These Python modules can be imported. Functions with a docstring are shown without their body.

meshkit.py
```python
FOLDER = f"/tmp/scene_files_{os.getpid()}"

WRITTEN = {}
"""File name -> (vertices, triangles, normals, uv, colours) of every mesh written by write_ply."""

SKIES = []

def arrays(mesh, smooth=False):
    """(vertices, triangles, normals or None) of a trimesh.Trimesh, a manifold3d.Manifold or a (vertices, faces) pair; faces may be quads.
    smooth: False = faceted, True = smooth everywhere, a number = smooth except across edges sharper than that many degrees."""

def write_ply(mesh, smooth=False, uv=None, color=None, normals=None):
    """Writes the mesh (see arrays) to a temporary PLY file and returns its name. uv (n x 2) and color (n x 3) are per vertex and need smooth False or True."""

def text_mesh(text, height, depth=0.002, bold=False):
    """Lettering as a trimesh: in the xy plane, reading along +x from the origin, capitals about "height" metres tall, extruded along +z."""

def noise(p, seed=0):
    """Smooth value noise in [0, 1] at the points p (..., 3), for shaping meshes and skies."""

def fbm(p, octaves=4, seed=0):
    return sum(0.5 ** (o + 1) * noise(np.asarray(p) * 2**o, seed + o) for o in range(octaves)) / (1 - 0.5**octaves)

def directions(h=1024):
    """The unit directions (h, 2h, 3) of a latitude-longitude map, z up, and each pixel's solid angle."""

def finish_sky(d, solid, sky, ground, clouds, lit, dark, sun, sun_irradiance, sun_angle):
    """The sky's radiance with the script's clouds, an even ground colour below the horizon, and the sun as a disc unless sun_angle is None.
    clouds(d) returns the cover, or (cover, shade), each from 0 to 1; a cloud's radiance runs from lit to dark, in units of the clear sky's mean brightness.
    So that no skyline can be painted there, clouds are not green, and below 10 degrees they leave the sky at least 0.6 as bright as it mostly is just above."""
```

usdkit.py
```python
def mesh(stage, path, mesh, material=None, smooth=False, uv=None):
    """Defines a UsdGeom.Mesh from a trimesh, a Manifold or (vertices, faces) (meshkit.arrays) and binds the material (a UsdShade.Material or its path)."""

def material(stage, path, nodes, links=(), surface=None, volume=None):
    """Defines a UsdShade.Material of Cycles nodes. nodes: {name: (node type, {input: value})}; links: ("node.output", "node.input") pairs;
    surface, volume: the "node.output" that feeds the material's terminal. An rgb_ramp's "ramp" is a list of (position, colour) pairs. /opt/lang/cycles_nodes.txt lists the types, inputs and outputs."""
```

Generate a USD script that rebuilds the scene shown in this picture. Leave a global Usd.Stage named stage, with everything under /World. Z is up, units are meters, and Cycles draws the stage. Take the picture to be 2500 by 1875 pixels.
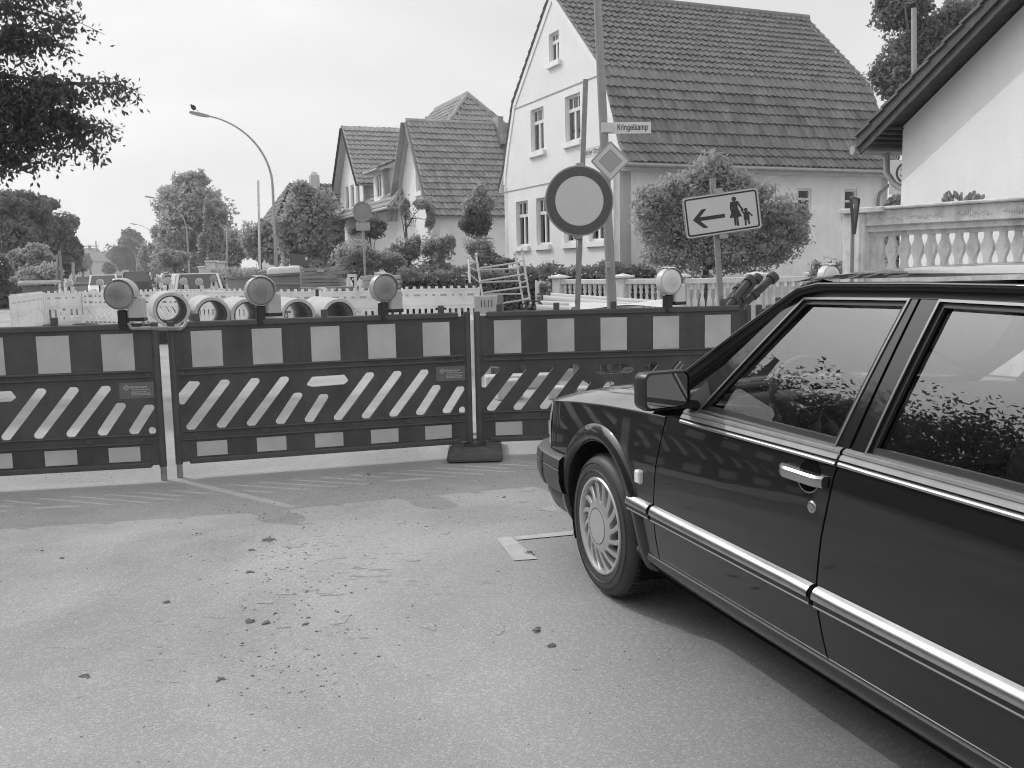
import math, random
import numpy as np
import trimesh
import manifold3d as m3
from shapely.geometry import Polygon, Point, box as sbox, LineString
from shapely.ops import unary_union
from shapely import affinity
import usdkit, meshkit
from pxr import Usd, UsdGeom, UsdShade, UsdLux, Gf, Sdf

stage = Usd.Stage.CreateInMemory()
UsdGeom.SetStageUpAxis(stage, UsdGeom.Tokens.z)
UsdGeom.SetStageMetersPerUnit(stage, 1.0)
UsdGeom.Xform.Define(stage, '/World')

# ---------------------------------------------------------------- camera
F_PX, EYE = 2314.0, 1.47                      # 35 mm lens seen on a 2500 px wide sheet, eye height
PITCH, ROLL = math.atan((937.5 - 653.0) / F_PX), 0.02
_f = np.array([0, math.cos(PITCH), -math.sin(PITCH)]); _r = np.array([1.0, 0, 0]); _u = np.cross(_r, _f)
CR = math.cos(ROLL) * _r - math.sin(ROLL) * _u
CU = math.sin(ROLL) * _r + math.cos(ROLL) * _u
cam = UsdGeom.Camera.Define(stage, '/World/camera')
M4 = Gf.Matrix4d(*CR, 0, *CU, 0, *(-_f), 0, 0, 0, EYE, 1)
cam.AddTransformOp().Set(M4)
cam.CreateFocalLengthAttr(35.0)
cam.CreateHorizontalApertureAttr(35.0 * 2500 / F_PX)
cam.CreateVerticalApertureAttr(35.0 * 1875 / F_PX)
cam.CreateClippingRangeAttr(Gf.Vec2f(0.05, 3000))
cam.CreateExposureAttr(EXPOSURE := -0.72)

# ---------------------------------------------------------------- sky and sun
SUN_AZ, SUN_EL = math.radians(-50.0), math.radians(38.0)
sun_dir = np.array([math.sin(SUN_AZ) * math.cos(SUN_EL), math.cos(SUN_AZ) * math.cos(SUN_EL), math.sin(SUN_EL)])
HAZE = .00062
GLOW_WIDE, GLOW_NEAR = 7.0, 52.0               # the hazy brightness round the veiled sun
dome = UsdLux.DomeLight.Define(stage, '/World/sky')
dome.CreateIntensityAttr(1.0)
dome.GetPrim().SetCustomDataByKey('kind', 'structure')
sky_mat = usdkit.material(stage, '/World/Looks/sky', {
    'sky': ('sky_texture', {'sky_type': 'single_scattering', 'sun_disc': False, 'sun_elevation': SUN_EL, 'sun_rotation': SUN_AZ, 'aerosol_density': 2.0, 'altitude': 50.0}),
    'bw': ('rgb_to_bw', {}),
    'tc': ('texture_coordinate', {}),
    'mp': ('mapping', {'scale': (1.0, 1.0, 3.2)}),
    'cl': ('noise_texture', {'scale': 1.7, 'detail': 5.0, 'roughness': 0.55, 'distortion': 0.6}),
    'cr': ('rgb_ramp', {'ramp': [(0.30, (SKY_LO := 11.2,) * 3), (0.72, (SKY_HI := 14.4,) * 3)]}),
    'mx': ('mix', {'mix_type': 'mix', 'fac': 0.92}),
    'dot': ('vector_math', {'math_type': 'dot_product', 'vector2': tuple(sun_dir)}), 'cl0': ('math', {'math_type': 'maximum', 'value2': 0.0}),
    'p1': ('math', {'math_type': 'power', 'value2': 5.0}), 'p2': ('math', {'math_type': 'power', 'value2': 24.0}),
    'g1': ('math', {'math_type': 'multiply', 'value2': GLOW_WIDE}), 'g2': ('math', {'math_type': 'multiply', 'value2': GLOW_NEAR}), 'gs': ('math', {'math_type': 'add'}),
    'ad': ('mix', {'mix_type': 'add', 'fac': 1.0}),
    'bg': ('background_shader', {'strength': 0.10}),
}, [('sky.color', 'bw.color'), ('tc.generated', 'mp.vector'), ('mp.vector', 'cl.vector'), ('cl.fac', 'cr.fac'),
    ('bw.val', 'mx.color1'), ('cr.color', 'mx.color2'),
    ('tc.generated', 'dot.vector1'), ('dot.value', 'cl0.value1'), ('cl0.value', 'p1.value1'), ('cl0.value', 'p2.value1'), ('p1.value', 'g1.value1'), ('p2.value', 'g2.value1'), ('g1.value', 'gs.value1'), ('g2.value', 'gs.value2'),
    ('mx.color', 'ad.color1'), ('gs.value', 'ad.color2'), ('ad.color', 'bg.color')], surface='bg.background')
UsdShade.MaterialBindingAPI.Apply(dome.GetPrim()).Bind(sky_mat)
sun = UsdLux.DistantLight.Define(stage, '/World/sun')
sun.CreateIntensityAttr(0.5); sun.CreateAngleAttr(0.5); sun.CreateNormalizeAttr(True)
sun.CreateColorAttr(Gf.Vec3f(1.0, 0.995, 0.985))
_z = sun_dir; _x = np.cross([0, 0, 1.0], _z); _x /= np.linalg.norm(_x); _y = np.cross(_z, _x)
sun.AddTransformOp().Set(Gf.Matrix4d(*_x, 0, *_y, 0, *_z, 0, 0, 0, 60, 1))

# ---------------------------------------------------------------- helpers: layout
def ray(x, y):
    """direction through a point of the photograph (2500 x 1875 sheet)"""
    return _f + CR * (x - 1250) / F_PX - CU * (y - 937.5) / F_PX
def atY(x, y, Y):
    d = ray(x, y); return d * Y / d[1] + [0, 0, EYE]
def onz(x, y, z=0.0):
    d = ray(x, y); return d * (z - EYE) / d[2] + [0, 0, EYE]
STREET = math.radians(-23.1)
S = np.array([math.sin(STREET), math.cos(STREET), 0]); T = np.array([S[1], -S[0], 0])
def place(a, b, z=0.0): return S * a + T * b + [0, 0, z]
def frame(o, ax, ay): return (np.asarray(o, float), np.asarray(ax, float), np.asarray(ay, float))
rng = np.random.default_rng(7)

# ---------------------------------------------------------------- helpers: prims
_used = {}
def fresh(parent, name):
    k = (parent, name); n = _used.get(k, 0); _used[k] = n + 1
    return f'{parent}/{name}' if n == 0 else f'{parent}/{name}_{n:03d}'
def tag(prim, label=None, cat=None, group=None, kind=None):
    for k, v in (('label', label), ('category', cat), ('group', group), ('kind', kind)):
        if v: prim.SetCustomDataByKey(k, v)
class Thing:
    """an Xform at a thing's base; its parts are meshes under it"""
    def __init__(s, name, label, cat, loc=(0, 0, 0), rotz=0.0, group=None):
        s.loc, s.rot = np.asarray(loc, float), rotz
        s.path = fresh('/World', name); s.name = name
        x = UsdGeom.Xform.Define(stage, s.path)
        x.AddTranslateOp().Set(Gf.Vec3d(*map(float, s.loc)))
        if rotz: x.AddRotateZOp().Set(math.degrees(rotz))
        s.prim = x.GetPrim(); tag(s.prim, label, cat, group)
    def local(s, v):
        c, n = math.cos(-s.rot), math.sin(-s.rot); v = np.asarray(v, float) - s.loc
        return np.stack([v[:, 0] * c - v[:, 1] * n, v[:, 0] * n + v[:, 1] * c, v[:, 2]], 1)
    def add(s, name, mb, m, parent=None, smooth=False, world=False, label=None, kind=None):
        path = fresh(parent or s.path, name)
        if isinstance(mb, MB): mb = mb.arrays()
        v, f = (np.asarray(mb.vertices), np.asarray(mb.faces)) if hasattr(mb, 'faces') else mb
        if world: v = s.local(v)
        p = usdkit.mesh(stage, path, (v, f), MAT[m] if isinstance(m, str) else m, smooth=smooth)
        if label or kind: tag(p.GetPrim(), label=label, kind=kind)
        return path
    def copy(s, loc, rotz=0.0, label=None, group=None, tilt=None):
        c = Thing.__new__(Thing); c.loc, c.rot, c.name = np.asarray(loc, float), rotz, s.name
        c.path = fresh('/World', s.name); x = UsdGeom.Xform.Define(stage, c.path); p = x.GetPrim()
        p.GetReferences().AddInternalReference(Sdf.Path(s.path)); p.SetInstanceable(True)
        x.ClearXformOpOrder(); x = UsdGeom.Xformable(p)
        x.AddTranslateOp(opSuffix='place').Set(Gf.Vec3d(*map(float, c.loc))); x.AddRotateZOp(opSuffix='place').Set(math.degrees(rotz))
        x.SetXformOpOrder([o for o in x.GetOrderedXformOps() if 'place' in o.GetOpName()])
        d = s.prim.GetCustomData(); tag(p, label or d.get('label'), d.get('category'), group or d.get('group')); c.prim = p
        return c
def structure(name, mb, m, smooth=False, kind='structure', label=None):
    path = fresh('/World', name)
    if isinstance(mb, MB): mb = mb.arrays()
    p = usdkit.mesh(stage, path, mb, MAT[m], smooth=smooth)
    tag(p.GetPrim(), label=label, kind=kind); return path

class MB:
    """collects shapes into one mesh"""
    def __init__(s): s.v, s.f, s.n = [], [], 0
    def raw(s, v, f):
        v = np.asarray(v, float); f = np.asarray(f, int)
        if f.ndim == 2 and f.shape[1] == 4: f = np.vstack([f[:, [0, 1, 2]], f[:, [0, 2, 3]]])
        s.v.append(v); s.f.append(f + s.n); s.n += len(v); return s
    def tm(s, m, T4=None):
        v = np.asarray(m.vertices)
        if T4 is not None: v = v @ np.asarray(T4)[:3, :3].T + np.asarray(T4)[:3, 3]
        return s.raw(v, m.faces)
    def box(s, lo, hi, fr=None, bev=0.0):
        lo, hi = np.minimum(lo, hi), np.maximum(lo, hi)
        if bev:
            c = (np.array(lo) + hi) / 2; h = (np.array(hi) - lo) / 2; b = min(bev, *(h * .95))
            pts = []
            for sx in (-1, 1):
                for sy in (-1, 1):
                    for sz in (-1, 1):
                        sg = np.array([sx, sy, sz])
                        for k in range(3):
                            q = sg * (h - b); q[k] = sg[k] * h[k]; pts.append(c + q)
            hull = trimesh.convex.convex_hull(np.array(pts)); v, f = np.array(hull.vertices), np.array(hull.faces)
        else:
            x0, y0, z0 = lo; x1, y1, z1 = hi
            v = np.array([[x0,y0,z0],[x1,y0,z0],[x1,y1,z0],[x0,y1,z0],[x0,y0,z1],[x1,y0,z1],[x1,y1,z1],[x0,y1,z1]], float)
            f = np.array([[0,3,2,1],[4,5,6,7],[0,1,5,4],[1,2,6,5],[2,3,7,6],[3,0,4,7]])
        if fr is not None: v = to_frame(v, fr)
        return s.raw(v, f)
    def bar(s, p, q, w, h=None, up=(0, 0, 1), ext=0.0):
        p, q = np.asarray(p, float), np.asarray(q, float); h = h or w
        d = q - p; L = np.linalg.norm(d); d /= L; a = np.cross(d, up)
        if np.linalg.norm(a) < 1e-6: a = np.cross(d, [1.0, 0, 0])
        a /= np.linalg.norm(a); b = np.cross(a, d); p = p - d * ext; q = q + d * ext
        v = [o + sa * a * w / 2 + sb * b * h / 2 for o in (p, q) for sa, sb in ((-1,-1),(1,-1),(1,1),(-1,1))]
        return s.raw(v, [[0,1,2,3],[7,6,5,4],[0,4,5,1],[1,5,6,2],[2,6,7,3],[3,7,4,0]])
    def tube(s, pts, r, n=10, caps=True):
        p = np.asarray(pts, float); r = np.broadcast_to(r, (len(p),)).astype(float)
        t = np.gradient(p, axis=0); t /= np.linalg.norm(t, axis=1, keepdims=True)
        ref = np.array([0, 0, 1.0]) if abs(t[0, 2]) < .9 else np.array([1.0, 0, 0])
        a = np.cross(t, ref); 
        for i in range(len(a)):
            if np.linalg.norm(a[i]) < 1e-3: a[i] = a[i-1] if i else [1, 0, 0]
            a[i] /= np.linalg.norm(a[i])
            if i and a[i] @ a[i-1] < 0: a[i] = -a[i]
        b = np.cross(t, a); ang = np.arange(n) * 2 * np.pi / n
        v = (p[:, None] + r[:, None, None] * (np.cos(ang)[None, :, None] * a[:, None] + np.sin(ang)[None, :, None] * b[:, None])).reshape(-1, 3)
        i, j = np.meshgrid(np.arange(len(p) - 1), np.arange(n), indexing='ij')
        f = np.stack([i*n+j, i*n+(j+1)%n, (i+1)*n+(j+1)%n, (i+1)*n+j], -1).reshape(-1, 4)
        s.raw(v, f)
        if caps:
            for row, ctr in ((0, p[0]), (len(p) - 1, p[-1])):
                vv = np.vstack([v[row*n:(row+1)*n], ctr]); k = np.arange(n); ff = np.stack([k, (k+1) % n, np.full(n, n)], 1)
                s.raw(vv, ff if row else ff[:, ::-1])
        return s
    def prism(s, poly, fr, depth, bottom=0.0):
        """shapely polygon in the frame's x-y plane, extruded along its third axis from bottom to bottom+depth"""
        for g in (poly.geoms if hasattr(poly, 'geoms') else [poly]):
            if g.area < 1e-9: continue
            m = trimesh.creation.extrude_polygon(g, depth, engine='earcut'); v = np.array(m.vertices); v[:, 2] += bottom
            s.raw(to_frame(v, fr) if fr is not None else v, m.faces)
        return s
    def sheet(s, poly, fr, z=0.0):
        for g in (poly.geoms if hasattr(poly, 'geoms') else [poly]):
            v, f = trimesh.creation.triangulate_polygon(g, engine='earcut'); v = np.column_stack([v, np.full(len(v), z)])
            s.raw(to_frame(v, fr) if fr is not None else v, f)
        return s
    def lathe(s, prof, n=32, fr=None, closed=False, a0=0, a1=2*math.pi):
        p = np.asarray(prof, float); full = abs(a1 - a0 - 2*math.pi) < 1e-6
        ang = np.linspace(a0, a1, n, endpoint=not full)
        v = np.stack([np.outer(np.cos(ang), p[:, 0]), np.outer(np.sin(ang), p[:, 0]), np.tile(p[:, 1], (n, 1))], -1).reshape(-1, 3)
        m = len(p); I = n if full else n - 1
        i, j = np.meshgrid(np.arange(I), np.arange(m if closed else m - 1), indexing='ij'); i2, j2 = (i + 1) % n, (j + 1) % m
        f = np.stack([i*m+j, i2*m+j, i2*m+j2, i*m+j2], -1).reshape(-1, 4)
        return s.raw(to_frame(v, fr) if fr is not None else v, f)
    def grid(s, P, flip=False):
        P = np.asarray(P, float); a, b = P.shape[:2]
        i, j = np.meshgrid(np.arange(a - 1), np.arange(b - 1), indexing='ij')
        f = np.stack([i*b+j, (i+1)*b+j, (i+1)*b+j+1, i*b+j+1], -1).reshape(-1, 4)
        return s.raw(P.reshape(-1, 3), f[:, ::-1] if flip else f)
    def arrays(s):
        return np.vstack(s.v), np.vstack(s.f)
def to_frame(v, fr):
    o, ax, ay = fr; az = np.cross(ax, ay); return np.asarray(o) + np.outer(v[:, 0], ax) + np.outer(v[:, 1], ay) + np.outer(v[:, 2], az)
def clean(v, f):
    m = trimesh.Trimesh(v, f, process=True); m.merge_vertices(); return np.array(m.vertices), np.array(m.faces)
def text(mb, s, h, fr, x=0, y=0, depth=.002, bold=False, centre=False, sx=1.0):
    m = meshkit.text_mesh(s, h, depth=depth, bold=bold); v = np.array(m.vertices); v[:, 0] *= sx
    if centre: v[:, 0] -= (v[:, 0].min() + v[:, 0].max()) / 2
    v[:, 0] += x; v[:, 1] += y; mb.raw(to_frame(v, fr), m.faces); return mb

# ---------------------------------------------------------------- materials (the photograph is black and white: every colour is a grey)
MAT = {}
def mat(name, v, rough=.6, var=.0, scale=6.0, spec=.5, metallic=0.0, coat=0.0, bump=0.0, bscale=80.0, rnd=0.0, fine=0.0, fscale=120.0, stain=0.0, sscale=1.2, rvar=0.0, detail=4.0, streak=0.0):
    nodes = {'p': ('principled_bsdf', {'roughness': rough, 'metallic': metallic, 'specular_ior_level': spec, 'coat_weight': coat, 'coat_roughness': .03}), 'g': ('geometry', {})}
    links = []; nodes['v'] = ('value', {'value': v}); cur = 'v.value'
    def mul(tagname, src, lo, hi, fmin=.3, fmax=.7):
        nonlocal cur
        nodes[tagname + 'r'] = ('map_range', {'from_min': fmin, 'from_max': fmax, 'to_min': lo, 'to_max': hi, 'clamp': True})
        nodes[tagname + 'm'] = ('math', {'math_type': 'multiply'})
        links.extend([(src, tagname + 'r.value'), (cur, tagname + 'm.value1'), (tagname + 'r.result', tagname + 'm.value2')]); cur = tagname + 'm.value'
    if var:
        nodes['a'] = ('noise_texture', {'scale': scale, 'detail': detail, 'roughness': .6}); links.append(('g.position', 'a.vector')); mul('a', 'a.fac', 1 - var, 1 + var)
    if fine:
        nodes['b'] = ('noise_texture', {'scale': fscale, 'detail': 2.0}); links.append(('g.position', 'b.vector')); mul('b', 'b.fac', 1 - fine, 1 + fine)
    if stain:
        nodes['c'] = ('noise_texture', {'scale': sscale, 'detail': 8.0, 'roughness': .65, 'distortion': .4}); links.append(('g.position', 'c.vector')); mul('c', 'c.fac', 1 - stain, 1.0, .36, .5)
    if streak:
        nodes['dmap'] = ('mapping', {'scale': (9.0, 9.0, .55)}); nodes['d'] = ('noise_texture', {'scale': 1.0, 'detail': 5.0}); links.extend([('g.position', 'dmap.vector'), ('dmap.vector', 'd.vector')]); mul('d', 'd.fac', 1 - streak, 1.0, .35, .6)
    if rnd:
        nodes['o'] = ('object_info', {}); nodes['or'] = ('math', {'math_type': 'add'}); nodes['of'] = ('math', {'math_type': 'fraction'})
        links.extend([('o.random', 'or.value1'), ('g.random_per_island', 'or.value2'), ('or.value', 'of.value1')]); mul('e', 'of.value', 1 - rnd, 1 + rnd, 0, 1)
    links.append((cur, 'cc.r')); links.append((cur, 'cc.g')); links.append((cur, 'cc.b')); nodes['cc'] = ('combine_color', {'color_type': 'rgb'}); links.append(('cc.color', 'p.base_color'))
    if rvar:
        nodes['rn'] = ('noise_texture', {'scale': 3.0, 'detail': 6.0, 'roughness': .7}); nodes['rr'] = ('map_range', {'from_min': .35, 'from_max': .65, 'to_min': rough, 'to_max': rough + rvar, 'clamp': True})
        links.extend([('g.position', 'rn.vector'), ('rn.fac', 'rr.value'), ('rr.result', 'p.roughness')])
    if bump:
        nodes['bn'] = ('noise_texture', {'scale': bscale, 'detail': 3.0}); nodes['bu'] = ('bump', {'strength': 1.0, 'distance': bump}); links.extend([('g.position', 'bn.vector'), ('bn.fac', 'bu.height'), ('bu.normal', 'p.normal')])
    MAT[name] = usdkit.material(stage, f'/World/Looks/{name}', nodes, links, surface='p.BSDF'); return MAT[name]
def leaf(name, v, tr=.35, rnd=.35, spec=.35, rough=.5):
    n = {'g': ('geometry', {}), 'o': ('object_info', {}), 'r': ('map_range', {'to_min': v * (1 - rnd), 'to_max': v * (1 + rnd)}), 'cc': ('combine_color', {'color_type': 'rgb'}),
         'p': ('principled_bsdf', {'roughness': rough, 'specular_ior_level': spec}), 't': ('translucent_bsdf', {}), 'm': ('mix_closure', {'fac': tr})}
    MAT[name] = usdkit.material(stage, f'/World/Looks/{name}', n, [('g.random_per_island', 'r.value')] + [('r.result', f'cc.{k}') for k in 'rgb'] + [('cc.color', 'p.base_color'), ('cc.color', 't.color'), ('p.BSDF', 'm.closure1'), ('t.BSDF', 'm.closure2')], surface='m.closure')
def glass(name, tint, ior=1.5, rough=0.0, boost=1.0):
    n = {'t': ('transparent_bsdf', {'color': (tint,) * 3}), 'g': ('glossy_bsdf', {'roughness': rough, 'color': (.97,) * 3}), 'f': ('fresnel', {'IOR': ior}), 'm': ('mix_closure', {})}
    MAT[name] = usdkit.material(stage, f'/World/Looks/{name}', n, [('f.fac', 'm.fac'), ('t.BSDF', 'm.closure1'), ('g.BSDF', 'm.closure2')], surface='m.closure')

mat('plaster', .82, .85, var=.035, scale=1.3, fine=.03, fscale=60, bump=.003, bscale=90, streak=.02)
mat('plaster_old', .91, .85, var=.08, scale=1.5, fine=.03, bump=.003, bscale=90, streak=.03)
mat('plaster_grey', .58, .85, var=.06, scale=1.5, bump=.003)
mat('stucco_trim', .84, .8, var=.05, scale=3)
mat('joint', .34, .9)
mat('roof_tile', .205, .7, var=.22, scale=2.2, rnd=.22, fine=.12, fscale=40)
mat('roof_tile_pale', .34, .7, var=.18, scale=2.0, rnd=.16, fine=.1, fscale=30)
mat('roof_tile_dark', .11, .7, var=.15, scale=2.0, rnd=.15)
mat('roof_board', .045, .7, var=.3, scale=5)
mat('wood_dark', .06, .65, var=.25, scale=8, streak=.3)
mat('window_white', .74, .45)
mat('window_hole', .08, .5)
mat('curtain', .75, .9, var=.2, scale=6)
glass('pane', .8, 1.6)
mat('zinc', .33, .5, var=.15, scale=5, metallic=.3)
mat('asphalt', .25, .9)
mat('earth', .22, .95, var=.25, scale=.8, fine=.2)
mat('pavement', .28, .9, var=.12, scale=1.5, fine=.12, fscale=50)
mat('kerb', .34, .85, var=.15, scale=4, fine=.1)
mat('paint_mark', .52, .8, var=.08, scale=14, fine=.15, fscale=200, stain=.12, sscale=3)
mat('crumb', .19, .95, rnd=.4)
mat('plastic_dark', .062, .40, var=.30, scale=3.2, fine=.10, fscale=60, rvar=.3, streak=.22, bump=.0006, bscale=240, detail=9.0)
mat('plastic_dark_rail', .066, .38, var=.15, scale=9, rvar=.2)
mat('foil', .48, .30, var=.12, scale=4, fine=.03, fscale=300, rvar=.1)
mat('sticker', .13, .4)
mat('sticker_print', .42, .5)
mat('galvanised', .34, .42, var=.15, scale=20, metallic=.55, fine=.08)
mat('galvanised_dull', .27, .5, var=.18, scale=12, metallic=.3)
mat('rubber_base', .085, .8, var=.25, scale=9, fine=.25, fscale=160, bump=.002, bscale=200)
mat('rubber', .022, .6, var=.2, scale=20, fine=.1, fscale=200)
mat('rubber_side', .035, .55, var=.25, scale=9)
mat('black_plastic', .018, .35)
mat('lamp_body', .42, .4, var=.06)
mat('lamp_body_white', .62, .4)
mat('sign_white', .57, .35, var=.03, scale=5)
mat('sign_white_bright', .68, .4)
mat('sign_red', .075, .35, var=.05, scale=8)
mat('sign_yellow', .34, .35)
mat('sign_black', .025, .4)
mat('sign_back', .30, .5, var=.1, scale=6, metallic=.2)
mat('sign_back_dark', .11, .6)
mat('pole_concrete', .30, .8, var=.12, scale=3, fine=.12, fscale=50, streak=.12)
mat('lamp_steel', .36, .5, var=.08, scale=2)
mat('concrete', .50, .85, var=.1, scale=2.5, fine=.08, fscale=40, streak=.08)
mat('concrete_inner', .33, .9, var=.15, scale=3)
mat('gasket', .05, .7)
mat('cast_stone', .74, .85, var=.12, scale=3, fine=.06, fscale=50, stain=.28, sscale=2.6, streak=.18)
mat('cast_stone_clean', .72, .85, var=.08, scale=3, fine=.05, fscale=60, streak=.1)
mat('fence_white', .84, .5, var=.05, scale=3, stain=.12, sscale=3)
mat('fence_print', .22, .5)
mat('fence_print_pale', .42, .5)
mat('panel_grey', .27, .6, var=.12, scale=3)
mat('panel_mid', .20, .6, var=.12, scale=3)
mat('board_pale', .42, .7, var=.1, scale=4)
mat('bag_white', .66, .6, var=.06, scale=3)
mat('pvc', .72, .25, var=.04, scale=4)
mat('iron_dark', .035, .45, var=.3, scale=14)
mat('steel_pale', .55, .4, var=.08, scale=12, metallic=.2)
mat('wire', .16, .5)
mat('stone', .17, .9, rnd=.4, var=.2, scale=9)
mat('bark', .10, .9, var=.3, scale=9, bump=.01, bscale=30)
mat('flower', .62, .6, rnd=.2)
leaf('leaf_dark', .32, tr=.45); leaf('leaf_mid', .68, tr=.5); leaf('leaf_light', .6, tr=.4); leaf('leaf_pale', .66, tr=.45); leaf('leaf_hedge', .38, tr=.45); leaf('leaf_near', .15, tr=.3, spec=.5)
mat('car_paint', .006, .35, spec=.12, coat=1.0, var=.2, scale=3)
mat('car_trim', .015, .4)
mat('car_paint_sky_sheen', .085, .45, spec=.3, coat=1.0, var=.35, scale=4, fine=.15, fscale=90)  # bonnet and wing tops: sky reflection painted in as a lighter base
mat('bumper_plastic', .055, .45, var=.08, scale=5)
mat('car_seal', .012, .5)
mat('car_roof_sky_sheen', .17, .45, spec=.3, coat=1.0, var=.25, scale=3, fine=.15, fscale=90)  # roof: lighter still, the reflected sky is put into the base colour
mat('wheel_rim', .5, .4)
mat('chrome', .46, .26, metallic=1.0, var=.12, scale=7)
mat('chrome_satin', .40, .32, metallic=.9)
mat('trim_dull', .22, .35, metallic=.8)
mat('line_dull', .16, .5)
mat('belt_rubber', .24, .5, var=.15, scale=12)
mat('alloy', .50, .32, metallic=.65, var=.05, scale=20)
mat('alloy_dark', .05, .5)
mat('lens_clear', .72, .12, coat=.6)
mat('lens_amber', .27, .15, coat=.6)
mat('interior', .05, .8, var=.2, scale=20)
mat('dash', .30, .75, var=.12, scale=30)
mat('seat_cloth', .20, .85, var=.15, scale=40)
mat('mirror', .82, .02, metallic=1.0)
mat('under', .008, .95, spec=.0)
glass('car_glass', .66, 2.35)
mat('car_white', .84, .25, coat=.6)
mat('car_silver', .36, .3, metallic=.4, coat=.6)
mat('car_dark', .03, .25, coat=.8)
mat('car_window', .09, .1, coat=.5)
mat('tail_lamp', .10, .2, coat=.6)
mat('bird', .03, .7)
mat('house_far', .42, .9, var=.08); mat('roof_far', .17, .8, var=.15, scale=1.5)
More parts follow.
